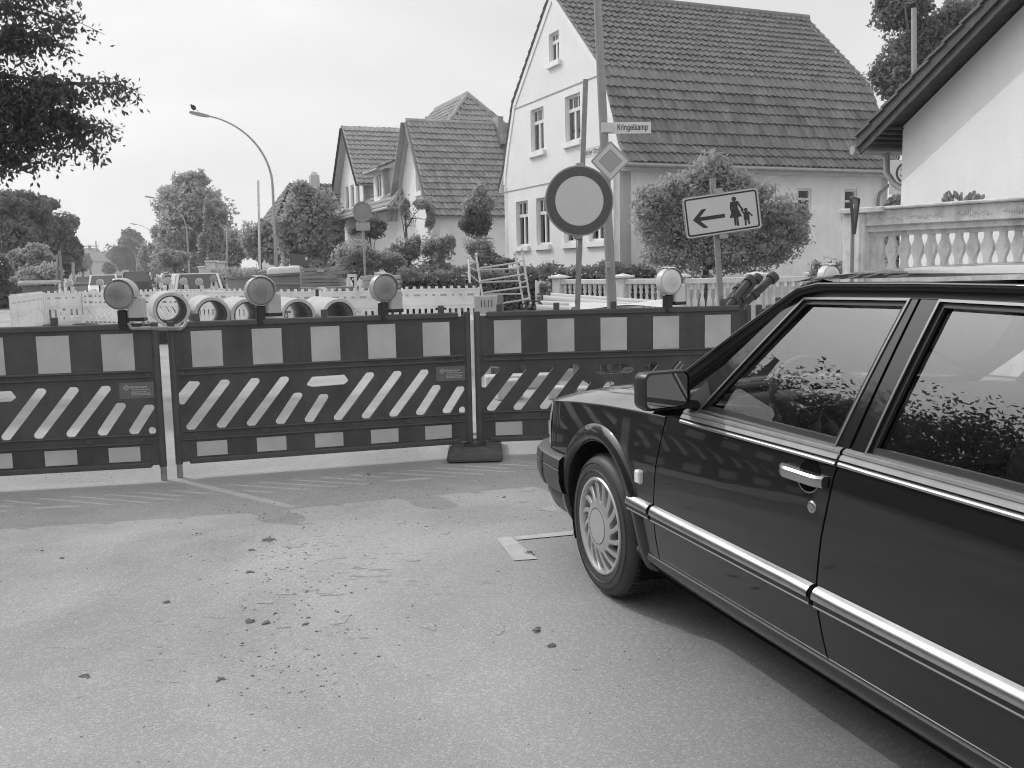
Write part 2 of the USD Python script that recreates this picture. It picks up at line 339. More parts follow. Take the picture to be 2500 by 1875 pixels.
# ---------------------------------------------------------------- asphalt: dust, drag marks, mud, all lying in the surface
usdkit_nodes = {
    'g': ('geometry', {}), 'p': ('principled_bsdf', {'roughness': .93, 'specular_ior_level': .25}),
    'n1': ('noise_texture', {'scale': .42, 'detail': 5.0, 'roughness': .62, 'distortion': .5}), 'r1': ('map_range', {'from_min': .36, 'from_max': .66, 'to_min': .74, 'to_max': 1.15, 'clamp': True}),
    'n2': ('noise_texture', {'scale': 150.0, 'detail': 3.0, 'roughness': .7}), 'r2': ('map_range', {'from_min': .32, 'from_max': .68, 'to_min': .66, 'to_max': 1.26, 'clamp': True}),
    'vo': ('voronoi_texture', {'scale': 52.0}), 'rv': ('map_range', {'from_min': .0, 'from_max': .5, 'to_min': 1.13, 'to_max': .86, 'clamp': True}),
    'mp': ('mapping', {'rotation': (0, 0, .32), 'scale': (1.0, 5.0, 1.0)}),
    'n3': ('noise_texture', {'scale': 2.6, 'detail': 9.0, 'roughness': .72, 'distortion': .3}), 'r3': ('map_range', {'from_min': .60, 'from_max': .72, 'to_min': 1.0, 'to_max': 1.16, 'clamp': True}),
    'mp4': ('mapping', {'rotation': (0, 0, -.25), 'scale': (1.0, 3.2, 1.0)}),
    'n4': ('noise_texture', {'scale': 9.0, 'detail': 7.0, 'roughness': .72, 'distortion': .6}), 'r4': ('map_range', {'from_min': .655, 'from_max': .70, 'to_min': 0.0, 'to_max': .55, 'clamp': True}),
    'n5': ('noise_texture', {'scale': 1.1, 'detail': 2.0}), 'r5': ('map_range', {'from_min': .42, 'from_max': .6, 'to_min': 0.0, 'to_max': 1.0, 'clamp': True}),
    'm45': ('math', {'math_type': 'multiply'}), 'inv': ('math', {'math_type': 'subtract', 'value1': 1.0}),
    'a': ('math', {'math_type': 'multiply', 'value1': ASPHALT_V if 'ASPHALT_V' in globals() else .46}), 'b': ('math', {'math_type': 'multiply'}), 'c': ('math', {'math_type': 'multiply'}), 'd': ('math', {'math_type': 'multiply'}), 'e': ('math', {'math_type': 'multiply'}),
    'cc': ('combine_color', {'color_type': 'rgb'}),
    'di': ('vector_math', {'math_type': 'distance', 'vector2': tuple(onz(745, 1430))}), 'dr': ('map_range', {'from_min': .25, 'from_max': 1.5, 'to_min': .115, 'to_max': .0, 'clamp': True}), 'da': ('math', {'math_type': 'add'}),
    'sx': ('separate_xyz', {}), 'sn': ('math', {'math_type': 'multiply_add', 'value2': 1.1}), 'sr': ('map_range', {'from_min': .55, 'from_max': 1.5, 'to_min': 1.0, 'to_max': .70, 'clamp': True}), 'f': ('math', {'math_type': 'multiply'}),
    'bh': ('math', {'math_type': 'add'}), 'bu': ('bump', {'strength': .6, 'distance': .0018}),
}
MAT['asphalt'] = usdkit.material(stage, '/World/Looks/asphalt_dusty', usdkit_nodes, [
    ('g.position', 'n1.vector'), ('g.position', 'n2.vector'), ('g.position', 'vo.vector'), ('g.position', 'mp.vector'), ('mp.vector', 'n3.vector'), ('g.position', 'mp4.vector'), ('mp4.vector', 'n4.vector'), ('g.position', 'n5.vector'),
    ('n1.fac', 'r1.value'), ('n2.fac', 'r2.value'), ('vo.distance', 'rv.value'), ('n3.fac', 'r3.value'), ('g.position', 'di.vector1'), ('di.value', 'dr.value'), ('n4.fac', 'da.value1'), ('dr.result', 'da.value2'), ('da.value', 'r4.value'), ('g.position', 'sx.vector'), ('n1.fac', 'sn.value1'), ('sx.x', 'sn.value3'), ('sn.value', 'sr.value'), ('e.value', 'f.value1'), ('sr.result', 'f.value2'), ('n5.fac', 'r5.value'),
    ('r4.result', 'm45.value1'), ('r5.result', 'm45.value2'), ('m45.value', 'inv.value2'),
    ('r1.result', 'a.value2'), ('a.value', 'b.value1'), ('r2.result', 'b.value2'), ('b.value', 'c.value1'), ('r3.result', 'c.value2'), ('c.value', 'd.value1'), ('inv.value', 'd.value2'), ('d.value', 'e.value1'), ('rv.result', 'e.value2'),
    ('f.value', 'cc.r'), ('f.value', 'cc.g'), ('f.value', 'cc.b'), ('cc.color', 'p.base_color'),
    ('n2.fac', 'bh.value1'), ('vo.distance', 'bh.value2'), ('bh.value', 'bu.height'), ('bu.normal', 'p.normal')], surface='p.BSDF')

def strip(a0, a1, b0, b1, z): return [place(a0, b0, z), place(a0, b1, z), place(a1, b1, z), place(a1, b0, z)]
structure('ground', MB().raw([[-700, -700, -.016], [700, -700, -.016], [700, 900, -.016], [-700, 900, -.016]], [[0, 1, 2, 3]]), 'earth')
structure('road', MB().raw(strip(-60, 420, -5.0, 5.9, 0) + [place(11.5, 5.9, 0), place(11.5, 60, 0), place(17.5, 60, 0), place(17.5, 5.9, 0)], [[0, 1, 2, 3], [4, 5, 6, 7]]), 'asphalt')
pv = MB(); kb = MB()
def slab(a0, a1, b0, b1, mb, z0, z1):
    mb.box([a0, b0, z0], [a1, b1, z1], (np.zeros(3), S, T))
def slab2(a0, a1, b0, b1, mb, z0, z1):
    # S x T points down, so keep T first
    mb.box([b0, a0, z0], [b1, a1, z1], (np.zeros(3), T, S))
slab2(17.5, 420, 6.05, 8.2, pv, -.01, .11); slab2(-60, 11.4, 6.05, 8.0, pv, -.01, .11); slab2(-60, 420, -7.2, -5.15, pv, -.01, .11)
structure('pavement', pv, 'pavement')
slab2(17.5, 420, 5.9, 6.05, kb, -.01, .12); slab2(-60, 11.4, 5.9, 6.05, kb, -.01, .12); slab2(-60, 420, -5.15, -5.0, kb, -.01, .12)
structure('kerb', kb, 'kerb')
# faded parking mark, an angle whose long leg runs under the car
mk = MB()
def quad(a, b, c, d, z=.004): mk.raw([[*a, z], [*b, z], [*c, z], [*d, z]], [[0, 1, 2, 3]])
g = lambda x, y: onz(x, y)[:2]
quad(g(1302, 1368), g(1312, 1366), g(1247, 1311), g(1212, 1316)); mk.v[-1][0][:2] = g(1255, 1370)
quad(g(1262, 1320), g(1400, 1307), g(1400, 1297), g(1254, 1312), .0046)
structure('road_marking', mk, 'paint_mark')
# dried mud: crumbs and clods scattered over the carriageway
cr = MB(); ico = trimesh.creation.icosphere(subdivisions=1)
def crumb(x, y, r, flat=.5, ang=0, el=1.0):
    v = np.array(ico.vertices) * (1 + .35 * rng.standard_normal((len(ico.vertices), 1)).clip(-1.5, 1.5) * .6); v *= [r * el, r, r * flat]
    c, s_ = math.cos(ang), math.sin(ang); v = np.stack([v[:, 0]*c - v[:, 1]*s_, v[:, 0]*s_ + v[:, 1]*c, v[:, 2]], 1)
    cr.raw(v + [x, y, r * flat * .35], ico.faces)
def blob(px, py, sx, sy, n, rmin, rmax):
    for _ in range(n):
        q = onz(px + rng.normal() * sx, min(1860, py + rng.normal() * sy))
        crumb(q[0], q[1], .50 * rng.uniform(rmin, rmax), rng.uniform(.3, .7), rng.uniform(0, 6.3), rng.uniform(1, 2.0))
blob(720, 1450, 110, 90, 130, .003, .011); blob(640, 1330, 90, 60, 60, .003, .010); blob(700, 1620, 90, 70, 70, .003, .009); blob(820, 1260, 200, 60, 70, .003, .009)
blob(1200, 1230, 220, 60, 70, .004, .010); blob(1000, 1480, 420, 180, 90, .002, .006); blob(300, 1400, 200, 200, 60, .003, .008); blob(1500, 1620, 150, 60, 30, .003, .008); blob(200, 1170, 120, 12, 40, .003, .008)
for (px, py, r) in [(407, 1471, .017), (150, 1363, .011), (104, 1345, .009), (655, 1320, .03), (612, 1343, .012), (1292, 1350, .02), (610, 1518, .022), (650, 1522, .018), (745, 1525, .012), (1310, 1540, .018), (1345, 1578, .016), (540, 1658, .012), (206, 1650, .014), (480, 1303, .009), (900, 1160, .012), (1230, 1215, .012), (610, 1397, .014)]:
    for k in range(4):
        q = onz(px + rng.normal() * 7, py + rng.normal() * 3); crumb(q[0], q[1], r * rng.uniform(.25, .55), .5, rng.uniform(0, 6), 1.5)
    q = onz(px, py); crumb(q[0], q[1], r * .7, .55, .2, 1.3)
structure('mud_crumbs', cr, 'crumb', kind='stuff', label='dark crumbs of dried mud scattered over the pale carriageway')
# flat smears of mud, thin cakes pressed onto the surface
sm = MB()
for (px, py, w, h) in [(1290, 1195, .12, .05), (1345, 1243, .2, .06), (1278, 1225, .06, .03), (975, 1275, .11, .04), (955, 1211, .07, .035), (1090, 1302, .06, .03), (1305, 1145, .1, .03), (660, 1322, .1, .05), (720, 1330, .12, .05), (830, 1512, .11, .06), (690, 1530, .06, .02), (1050, 1530, .07, .05), (1215, 1534, .07, .06), (740, 1277, .12, .03), (700, 1450, .09, .02), (760, 1440, .08, .02), (650, 1470, .1, .025), (810, 1450, .1, .025), (1010, 1368, .08, .015)]:
    w *= .45; h *= .42; q = onz(px, py); a = np.arange(14) * 2 * np.pi / 14; rr = 1 + .4 * rng.standard_normal(14).clip(-1, 1)
    ring = np.stack([q[0] + w * rr * np.cos(a), q[1] + h * rr * 2.2 * np.sin(a), np.full(14, .0015)], 1); top = np.stack([q[0] + .8 * w * rr * np.cos(a), q[1] + .8 * h * rr * 2.2 * np.sin(a), np.full(14, .0030)], 1)
    k = np.arange(14); sm.raw(np.vstack([ring, top, [[q[0], q[1], .0034]]]), np.vstack([np.stack([k, (k+1) % 14, 14 + (k+1) % 14], 1), np.stack([k, 14 + (k+1) % 14, 14 + k], 1), np.stack([14 + k, 14 + (k+1) % 14, np.full(14, 28)], 1)]))
mat('mud', .37, .95, var=.15, scale=30, fine=.3, fscale=160)
structure('mud_smears', sm, 'mud', kind='stuff', label='flat grey smears of mud pressed onto the pale carriageway')
# ---------------------------------------------------------------- tiled roofs
def tile_mesh(w, L, th=.018, amp=.028):
    """one S-shaped pantile: x across, y up the slope, z out of the slope"""
    n = 7; xs = np.linspace(-.04 * w, 1.06 * w, n); ph = (xs / w) * 2 * np.pi
    zz = amp * np.sin(ph + .6) + amp
    lo = np.stack([xs, np.zeros(n), zz + th + .036], 1); hi = np.stack([xs, np.full(n, L * 1.12), zz], 1); un = lo - [0, -.004, th + .012]
    v = np.vstack([lo, hi, un]); k = np.arange(n - 1)
    f = np.vstack([np.stack([k, k + 1, n + k + 1], 1), np.stack([k, n + k + 1, n + k], 1), np.stack([2*n + k, 2*n + k + 1, k + 1], 1), np.stack([2*n + k, k + 1, k], 1)])
    return v, f
def tile_field(th_, o, ax, up, width, length, w, L, m, parent, limit, clip=None, name='roof_tile'):
    """rows of tiles on a slope: o = eave corner, ax = along the eave, up = up the slope. The first `limit` are parts, the rest one mesh"""
    ax, up = np.asarray(ax, float), np.asarray(up, float); nz = np.cross(ax, up)
    tv, tf = tile_mesh(w, L); rest = MB(); cnt = 0
    rows, cols = int(round(length / L)), int(round(width / w)); L2, w2 = length / rows, width / cols
    for r in range(rows):
        for c in range(cols):
            x, y = c * w2, r * L2
            if clip is not None and not clip(x + w2 / 2, y + L2 / 2): continue
            j = rng.normal(size=4)
            v = tv.copy(); v[:, 0] *= w2 / w; v[:, 1] *= L2 / L; v[:, 2] += .0035 * j[0] + .012 * j[1] * (v[:, 0] / w - .5) * .5
            v[:, 1] += .006 * j[2]; v[:, 0] += .003 * j[3]
            p = np.asarray(o) + np.outer(v[:, 0] + x, ax) + np.outer(v[:, 1] + y, up) + np.outer(v[:, 2], nz)
            if cnt < limit: th_.add(name, (p, tf), m, parent=parent, world=True, smooth=40)
            else: rest.raw(p, tf)
            cnt += 1
    return rest
def window(th_, o, ax, w, h, nrm, m_frame='window_white', bars='cross', sill=True, depth=.12, curtain=True, wallfr=None):
    """o = lower left corner on the wall face, ax along, nrm outwards. The opening is recessed by depth"""
    up = np.array([0, 0, 1.0]); fr = frame(o, ax, up); sg = 1 if np.dot(np.cross(ax, up), nrm) > 0 else -1
    Z = lambda a, b: (min(a * sg, b * sg), max(a * sg, b * sg))
    def bx(mb, x0, x1, y0, y1, z0, z1): a, b = Z(z0, z1); mb.box([x0, y0, a], [x1, y1, b], fr)
    fm = MB(); t = .07; d0, d1 = -depth, -depth + .06
    bx(fm, 0, t, 0, h, d0, d1); bx(fm, w - t, w, 0, h, d0, d1); bx(fm, t, w - t, 0, t, d0, d1); bx(fm, t, w - t, h - t, h, d0, d1)
    if bars == 'cross':
        zt = h * .68; bx(fm, t, w - t, zt - .05, zt + .05, d0, d1 + .012); bx(fm, w/2 - .045, w/2 + .045, t, zt - .05, d0, d1 + .006)
        for q in (1/3, 2/3): bx(fm, w*q - .022, w*q + .022, zt + .05, h - t, d0, d1 - .01)
    elif bars == 'two': bx(fm, t, w - t, h*.5 - .03, h*.5 + .03, d0, d1)
    elif bars == 'post': bx(fm, w/2 - .04, w/2 + .04, t, h - t, d0, d1)
    wp = th_.add('window', fm, m_frame, world=True)
    gl = MB(); bx(gl, t*.5, w - t*.5, t*.5, h - t*.5, d0 + .015, d0 + .03); th_.add('pane', gl, 'pane', parent=wp, world=True)
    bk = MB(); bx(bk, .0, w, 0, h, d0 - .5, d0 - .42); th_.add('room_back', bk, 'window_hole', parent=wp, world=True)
    if curtain:
        cu = MB(); n = 24; xs = np.linspace(.05, w * .47, n); zz = (d0 - .10) * sg + .015 * np.sin(np.linspace(0, 40, n))
        P = np.stack([np.stack([xs, np.full(n, y), zz], 1) for y in (.05, h - .05)], 0); P2 = P.copy(); P2[..., 0] = w - P2[..., 0]
        cu.grid(P); cu.grid(P2); v, f = cu.arrays(); th_.add('curtain', (to_frame(v, fr), f), 'curtain', parent=wp, world=True)
    if sill:
        sl = MB(); bx(sl, -.09, w + .09, -.16, -.003, -depth - .02, .09); th_.add('sill', sl, 'stucco_trim', parent=wp, world=True)
    return wp
def wall_with_holes(outline, holes, fr, thick, sg):
    p = Polygon(outline)
    for (x, y, w, h) in holes: p = p.difference(sbox(x, y, x + w, y + h))
    return MB().prism(p, fr, thick, -thick if sg > 0 else 0)

# ---------------------------------------------------------------- the white house with the big tiled mansard roof
C0 = np.array([3.008, 26.0, 0.0])             # ground at its near corner; S = along the gable, T = along the eaves
GW, HL = 8.0, 9.45
big = Thing('white_house', 'white plastered house with large dark tiled mansard roof behind the round bush', 'house', C0)
UP = np.array([0, 0, 1.0])
gable = [(0, 0), (GW, 0), (GW, 4.2), (GW - .02, 4.6), (GW - .3, 5.4), (GW - .95, 6.85), (GW - 1.9, 7.72), (GW/2, 9.6), (1.9, 7.72), (.95, 6.85), (.3, 5.4), (.02, 4.6), (0, 4.2)]
W_ = .98
holes = [(x, z, W_, h) for (x, z, h) in [(6.05, 2.17, 1.48), (4.42, 2.17, 1.48), (2.43, 2.17, 1.48), (.86, 2.17, 1.48), (4.74, 5.12, 1.33), (2.26, 5.12, 1.33), (3.58, 7.62, .86)]]
holes = [(x, z, W_ if z < 7 else .7, h) for (x, z, w, h) in holes]
gfr = frame(C0, S, UP)                         # S x UP points towards +T?  (S x z = T)
big.add('gable_wall', wall_with_holes(gable, holes, gfr, .35, -1), 'plaster', world=True)
for (x, z, w, h) in holes: window(big, C0 + S * x + UP * z, S, w, h, -T, depth=.16)
# string courses, thin incised lines
lines = MB()
for z, a, b in ((4.05, 0, GW), (6.69, 1.0, GW - 1.0)): lines.box([a, z - .02, -.012], [b, z + .02, .004], frame(C0, S, UP))
big.add('string_course', lines, 'joint', world=True)
# verge band following the gable outline (a slightly raised plaster strip)
vb = MB(); outl = Polygon(gable); inner = outl.buffer(-.16)
bandp = outl.difference(inner).intersection(sbox(-1, 4.3, GW + 1, 12)); vb.prism(bandp, gfr, .028, -.028); big.add('verge_band', vb, 'stucco_trim', world=True)
# eaves side wall (faces the camera)
sh = [(5.98, 3.0, .52, .62), (7.74, 2.9, .5, .72)]
sfr = frame(C0, T, UP)                         # T x UP = -S : outwards is +third axis
big.add('side_wall', wall_with_holes([(0, 0), (HL, 0), (HL, 4.3), (0, 4.3)], sh, sfr, .35, 1), 'plaster_old', world=True)
for (x, z, w, h) in sh: window(big, C0 + T * x + UP * z, T, w, h, -S, bars='two', depth=.1, curtain=False)
pl = MB(); pl.box([-.0, 0, .003], [HL, .75, .05], sfr); big.add('plinth', pl, 'plaster_grey', world=True)
co = MB(); co.box([-.05, 3.98, .003], [HL + .05, 4.12, .10], sfr); co.box([-.05, 4.12, .003], [HL + .05, 4.3, .22], sfr); big.add('cornice', co, 'stucco_trim', world=True)
bw = MB(); bw.prism(Polygon(gable), frame(C0 + T * (HL - .3), S, UP), .3); bw.box([0, 0, .02], [HL, 4.2, .3], frame(C0 + S * GW, T, UP)); big.add('rear_walls', bw, 'plaster_old', world=True)
# roof: lower steep slope, upper slope, both sides
prof = [(-.42, 4.16), (.02, 4.72), (.3, 5.44), (.95, 6.88), (GW/2, 9.66)]
rf = MB()
def roof_shell(mirror):
    pr = [(GW - a if mirror else a, z) for a, z in prof]
    P = np.array([[C0 + S * a + T * x + UP * (z - .03) for x in (-.03, HL + .05)] for a, z in pr]); rf.grid(P, flip=not mirror); rf.grid(P - [0, 0, .06], flip=mirror)
    for k in (0, 1): E_ = np.stack([P[:, k], P[:, k] - [0, 0, .06]], 1); rf.grid(E_)
roof_shell(False); roof_shell(True)
roof = big.add('roof', rf, 'stucco_trim', world=True)
rest = MB(); lim = 300
segs = []
for (a0, z0), (a1, z1) in zip(prof[:-1], prof[1:]): segs.append((a0, z0, a1, z1))
done = 0
for (a0, z0, a1, z1), rows in zip(segs, (2, 2, 5, 13)):
    d = np.array([a1 - a0, z1 - z0]); L = np.hypot(*d); up = S * d[0] / L + UP * d[1] / L
    left = max(0, lim - done); cols = int(round((HL + .10) / .212))
    r_ = tile_field(big, C0 + S * a0 + T * -.04 + UP * z0, T, up, HL + .10, L, .212, L / rows, 'roof_tile', roof, left)
    if r_.v: rest.raw(*r_.arrays())
    done += rows * cols
# the far slope and the ridge
for (a0, z0, a1, z1), rows in zip(segs, (2, 2, 5, 13)):
    d = np.array([a1 - a0, z1 - z0]); L = np.hypot(*d); up = -S * d[0] / L + UP * d[1] / L
    r_ = tile_field(big, C0 + S * (GW - a0) + T * (HL + .06) + UP * z0, -T, up, HL + .10, L, .42, L / rows, 'roof_tile', roof, 0); rest.raw(*r_.arrays())
big.add('roof_tiles', rest, 'roof_tile', parent=roof, world=True, smooth=40, kind='stuff')
rg = MB()
for k in range(24): rg.tube([C0 + S * GW/2 + T * (-.1 + k * .405) + UP * 9.66, C0 + S * GW/2 + T * (.33 + k * .405) + UP * (9.68)], [.13, .115], 8)
big.add('ridge_tiles', rg, 'roof_tile', parent=roof, world=True, smooth=50)
gt = MB(); gt.tube([C0 - S * .50 + T * x + UP * (4.10 - .02 * x / HL) for x in np.linspace(-.15, HL + .15, 12)], .065, 10)
big.add('gutter', gt, 'zinc', world=True, smooth=50)
dp = MB(); dp.tube([C0 - S * .5 + T * (HL - .15) + UP * 4.05, C0 - S * .46 + T * (HL - .18) + UP * 3.85, C0 - S * .10 + T * (HL - .42) + UP * 3.5, C0 - S * .09 + T * (HL - .45) + UP * 3.3, C0 - S * .09 + T * (HL - .45) + UP * .1], .05, 10)
big.add('downpipe', dp, 'zinc', world=True, smooth=50)

# ---------------------------------------------------------------- the second house: steep wing, hipped main roof, gabled dormer
K0 = np.array([-2.874, 36.0, 0.0])
h2 = Thing('gabled_house', 'pale house with steep tiled wing and ivy, left of the white house', 'house', K0)
def kp(s_, t_, z): return K0 + S * s_ + T * t_ + UP * z
wg = [(0, 0), (4.5, 0), (4.5, 3.7), (2.25, 7.1), (0, 3.6)]
h2.add('wing_gable', wall_with_holes(wg, [(1.1, 4.45, .75, 1.05), (3.0, 1.2, .7, 1.2)], frame(K0, S, UP), .3, -1), 'plaster', world=True)
window(h2, kp(1.1, 0, 4.45), S, .75, 1.05, -T, depth=.14, bars='post'); window(h2, kp(3.0, 0, 1.2), S, .7, 1.2, -T, depth=.14, bars='post')
h2.add('wing_wall', MB().box([.3, 0, -.3], [6.2, 3.55, 0], frame(K0, T, UP)), 'plaster_old', world=True)
def slope(th_, name, corners, m_board, w, L, mt, limit=0, thick=.1):
    """a tiled roof plane given as eave-left, eave-right, top-right, top-left (world points)"""
    c = [np.asarray(q, float) for q in corners]; ax = c[1] - c[0]; wd = np.linalg.norm(ax); ax = ax / wd
    nz = np.cross(ax, c[3] - c[0]); nz /= np.linalg.norm(nz); up = np.cross(nz, ax)
    loc = lambda q: ((q - c[0]) @ ax, (q - c[0]) @ up)
    P = Polygon([loc(q) for q in c]).buffer(0); Lg = max(loc(c[2])[1], loc(c[3])[1])
    x0 = min(loc(q)[0] for q in c); x1 = max(loc(q)[0] for q in c)
    board = th_.add(name, MB().prism(P, (c[0], ax, up), thick, -thick - .02), m_board, world=True)
    r_ = tile_field(th_, c[0] + ax * x0, ax, up, x1 - x0, Lg, w, L, mt, board, limit, clip=lambda x, y: P.contains(Point(x + x0, y)))
    if r_.v: th_.add('roof_tiles', r_, mt, parent=board, world=True, smooth=40, kind='stuff')
    return board
slope(h2, 'wing_roof', [kp(-.28, -.18, 3.42), kp(-.28, 6.3, 3.42), kp(2.25, 6.3, 7.22), kp(2.25, -.18, 7.22)], 'board_pale', .22, .31, 'roof_tile_pale', 300)
slope(h2, 'wing_roof', [kp(4.75, 6.3, 3.55), kp(4.75, -.18, 3.55), kp(2.27, -.18, 7.22), kp(2.27, 6.3, 7.22)], 'board_pale', .3, .33, 'roof_tile_pale', 0)
bb = MB(); bb.bar(kp(2.25, -.2, 7.16), kp(4.75, -.2, 3.5), .06, .42, up=T); bb.bar(kp(2.25, -.2, 7.16), kp(-.28, -.2, 3.38), .06, .16, up=T); h2.add('bargeboard', bb, 'zinc', world=True)
# hipped main body
ez, rz = 4.0, 9.25
B0, B1, t0, t1 = 3.2, 15.0, -.7, 9.2; RA, RB, RT = 7.0, 11.5, 4.2
h2.add('main_walls', MB().box([0.2, 3.4, 0], [8.6, 14.8, 4.05], frame(K0, T, S)), 'plaster', world=True)
slope(h2, 'hip_roof', [kp(B0, t0, ez), kp(B0, t1, ez), kp(RA, RT, rz)] + [kp(RA, RT - .01, rz)], 'board_pale', .23, .32, 'roof_tile_pale')
slope(h2, 'hip_roof', [kp(B1, t0, ez), kp(B0, t0, ez), kp(RA, RT, rz), kp(RB, RT, rz)], 'board_pale', .23, .32, 'roof_tile_pale')
slope(h2, 'hip_roof', [kp(B0, t1, ez), kp(B1, t1, ez), kp(RB, RT, rz), kp(RA, RT, rz)], 'board_pale', .5, .4, 'roof_tile_pale')
slope(h2, 'hip_roof', [kp(B1, t1, ez), kp(B1, t0, ez), kp(RB, RT, rz), kp(RB, RT + .01, rz)], 'board_pale', .5, .4, 'roof_tile_pale')
hr = MB()
for q in (kp(B0, t0, ez), kp(B0, t1, ez)): hr.tube([q, kp(RA, RT, rz + .04)], .11, 7)
hr.tube([kp(RA, RT, rz + .05), kp(RB, RT, rz + .05)], .11, 7); hr.tube([kp(2.25, -.2, 7.25), kp(2.25, 6.0, 7.25)], .10, 7); h2.add('ridge_tiles', hr, 'roof_tile_pale', world=True, smooth=50)
# a ruined looking chimney on the wing
cm = MB().box([3.50, 1.75, 6.3], [3.72, 2.3, 7.5], frame(K0, T, S)); cm.box([3.72, 1.8, 6.3], [4.15, 2.3, 7.25], frame(K0, T, S)); cm.box([3.45, 1.2, 6.35], [4.25, 1.75, 6.72], frame(K0, T, S)); h2.add('chimney', cm, 'roof_tile_pale', world=True)
# gabled dormer wing to the street side
gz = [(8.7, 4.1), (13.1, 4.1), (13.1, 5.6), (10.9, 8.1), (8.7, 5.6)]
h2.add('dormer_gable', wall_with_holes(gz, [(9.3, 4.45, .65, 1.05), (10.35, 4.45, .65, 1.05), (11.4, 4.45, .65, 1.05)], frame(K0 + T * -.35, S, UP), .3, -1), 'plaster', world=True)
for x in (9.3, 10.35, 11.4): window(h2, kp(x, -.35, 4.45), S, .65, 1.05, -T, depth=.12, bars='none', curtain=False)
h2.add('dormer_wall', MB().box([-.3, 4.1, -.25], [3.4, 5.6, 0], frame(kp(8.7, 0, 0), T, UP)), 'plaster_grey', world=True)
slope(h2, 'dormer_roof', [kp(8.4, -.68, 5.35), kp(8.4, 4.4, 5.35), kp(10.9, 4.4, 8.2), kp(10.9, -.68, 8.2)], 'board_pale', .24, .32, 'roof_tile_pale')
slope(h2, 'dormer_roof', [kp(13.4, 4.4, 5.35), kp(13.4, -.68, 5.35), kp(10.92, -.68, 8.2), kp(10.92, 4.4, 8.2)], 'board_pale', .3, .35, 'roof_tile_pale')
vb2 = MB(); vb2.bar(kp(10.9, -.68, 8.12), kp(13.4, -.68, 5.27), .05, .2, up=T); vb2.bar(kp(10.9, -.68, 8.12), kp(8.4, -.68, 5.27), .05, .14, up=T); h2.add('bargeboard', vb2, 'wood_dark', world=True)
# small shed dormer with one window
h2.add('shed_dormer', wall_with_holes([(5.3, 4.3), (7.0, 4.3), (7.0, 5.75), (5.3, 5.75)], [(5.75, 4.55, .8, 1.05)], frame(K0 + T * -.3, S, UP), .25, -1), 'plaster', world=True)
window(h2, kp(5.75, -.3, 4.55), S, .8, 1.05, -T, depth=.08, bars='post', curtain=False)
h2.add('shed_cheek', MB().box([-.3, 4.3, -.2], [1.6, 5.75, 0], frame(kp(5.3, 0, 0), T, UP)), 'plaster_grey', world=True)
slope(h2, 'shed_roof', [kp(7.3, -.6, 5.7), kp(5.0, -.6, 5.7), kp(5.0, 2.4, 6.95), kp(7.3, 2.4, 6.95)], 'board_pale', .24, .34, 'roof_tile_pale')
gt2 = MB(); gt2.tube([kp(15, t0 - .06, ez - .05), kp(3.2, t0 - .06, ez - .05)], .07, 8); gt2.tube([kp(5.05, -.66, 5.66), kp(7.3, -.66, 5.66)], .06, 8); h2.add('gutter', gt2, 'zinc', world=True, smooth=50)

# ---------------------------------------------------------------- third house: dark tiled, half hidden by trees
H3 = np.array([-13.2, 60.0, 0]); h3 = Thing('dark_roofed_house', 'house with dark hipped tiled roof and small chimney half hidden behind trees', 'house', H3)
q3 = lambda s_, t_, z: H3 + S * s_ + T * t_ + UP * z
h3.add('walls', MB().box([-1.0, 0.6, 0], [8.0, 9.4, 3.9], frame(H3, T, S)), 'plaster_grey', world=True)
def plane_roof(th_, name, c, m, thick=.12):
    c = [np.asarray(q, float) for q in c]; ax = c[1] - c[0]; ax /= np.linalg.norm(ax); nz = np.cross(ax, c[3] - c[0]); nz /= np.linalg.norm(nz); up = np.cross(nz, ax)
    return th_.add(name, MB().prism(Polygon([((q - c[0]) @ ax, (q - c[0]) @ up) for q in c]).buffer(0), (c[0], ax, up), thick, -thick), m, world=True)
slope(h3, 'front_roof', [q3(0, -1.6, 3.9), q3(0, 8.6, 3.9), q3(5, 3.2, 7.35), q3(5, .6, 7.35)], 'roof_board', .3, .36, 'roof_tile_dark')
slope(h3, 'side_roof', [q3(10, -1.6, 3.9), q3(0, -1.6, 3.9), q3(5, .6, 7.35), q3(5.1, .6, 7.35)], 'roof_board', .3, .36, 'roof_tile_dark')
plane_roof(h3, 'rear_roof', [q3(10, 8.6, 3.9), q3(10, -1.6, 3.9), q3(5, .6, 7.35), q3(5, 3.2, 7.35)], 'roof_tile_dark'); plane_roof(h3, 'end_roof', [q3(0, 8.6, 3.9), q3(10, 8.6, 3.9), q3(5, 3.2, 7.35), q3(4.9, 3.2, 7.35)], 'roof_tile_dark')
ch = MB().box([1.9, 4.6, 6.9], [2.5, 5.2, 7.9], frame(H3, T, S)); ch.tube([q3(4.9, 2.2, 7.9), q3(4.9, 2.2, 8.15)], [.3, .12], 8); h3.add('chimney', ch, 'concrete', world=True)
for x in (.5, 2.2): window(h3, q3(.6, x, 1.6), T, .8, 1.3, -S, depth=.1, bars='post', curtain=False)
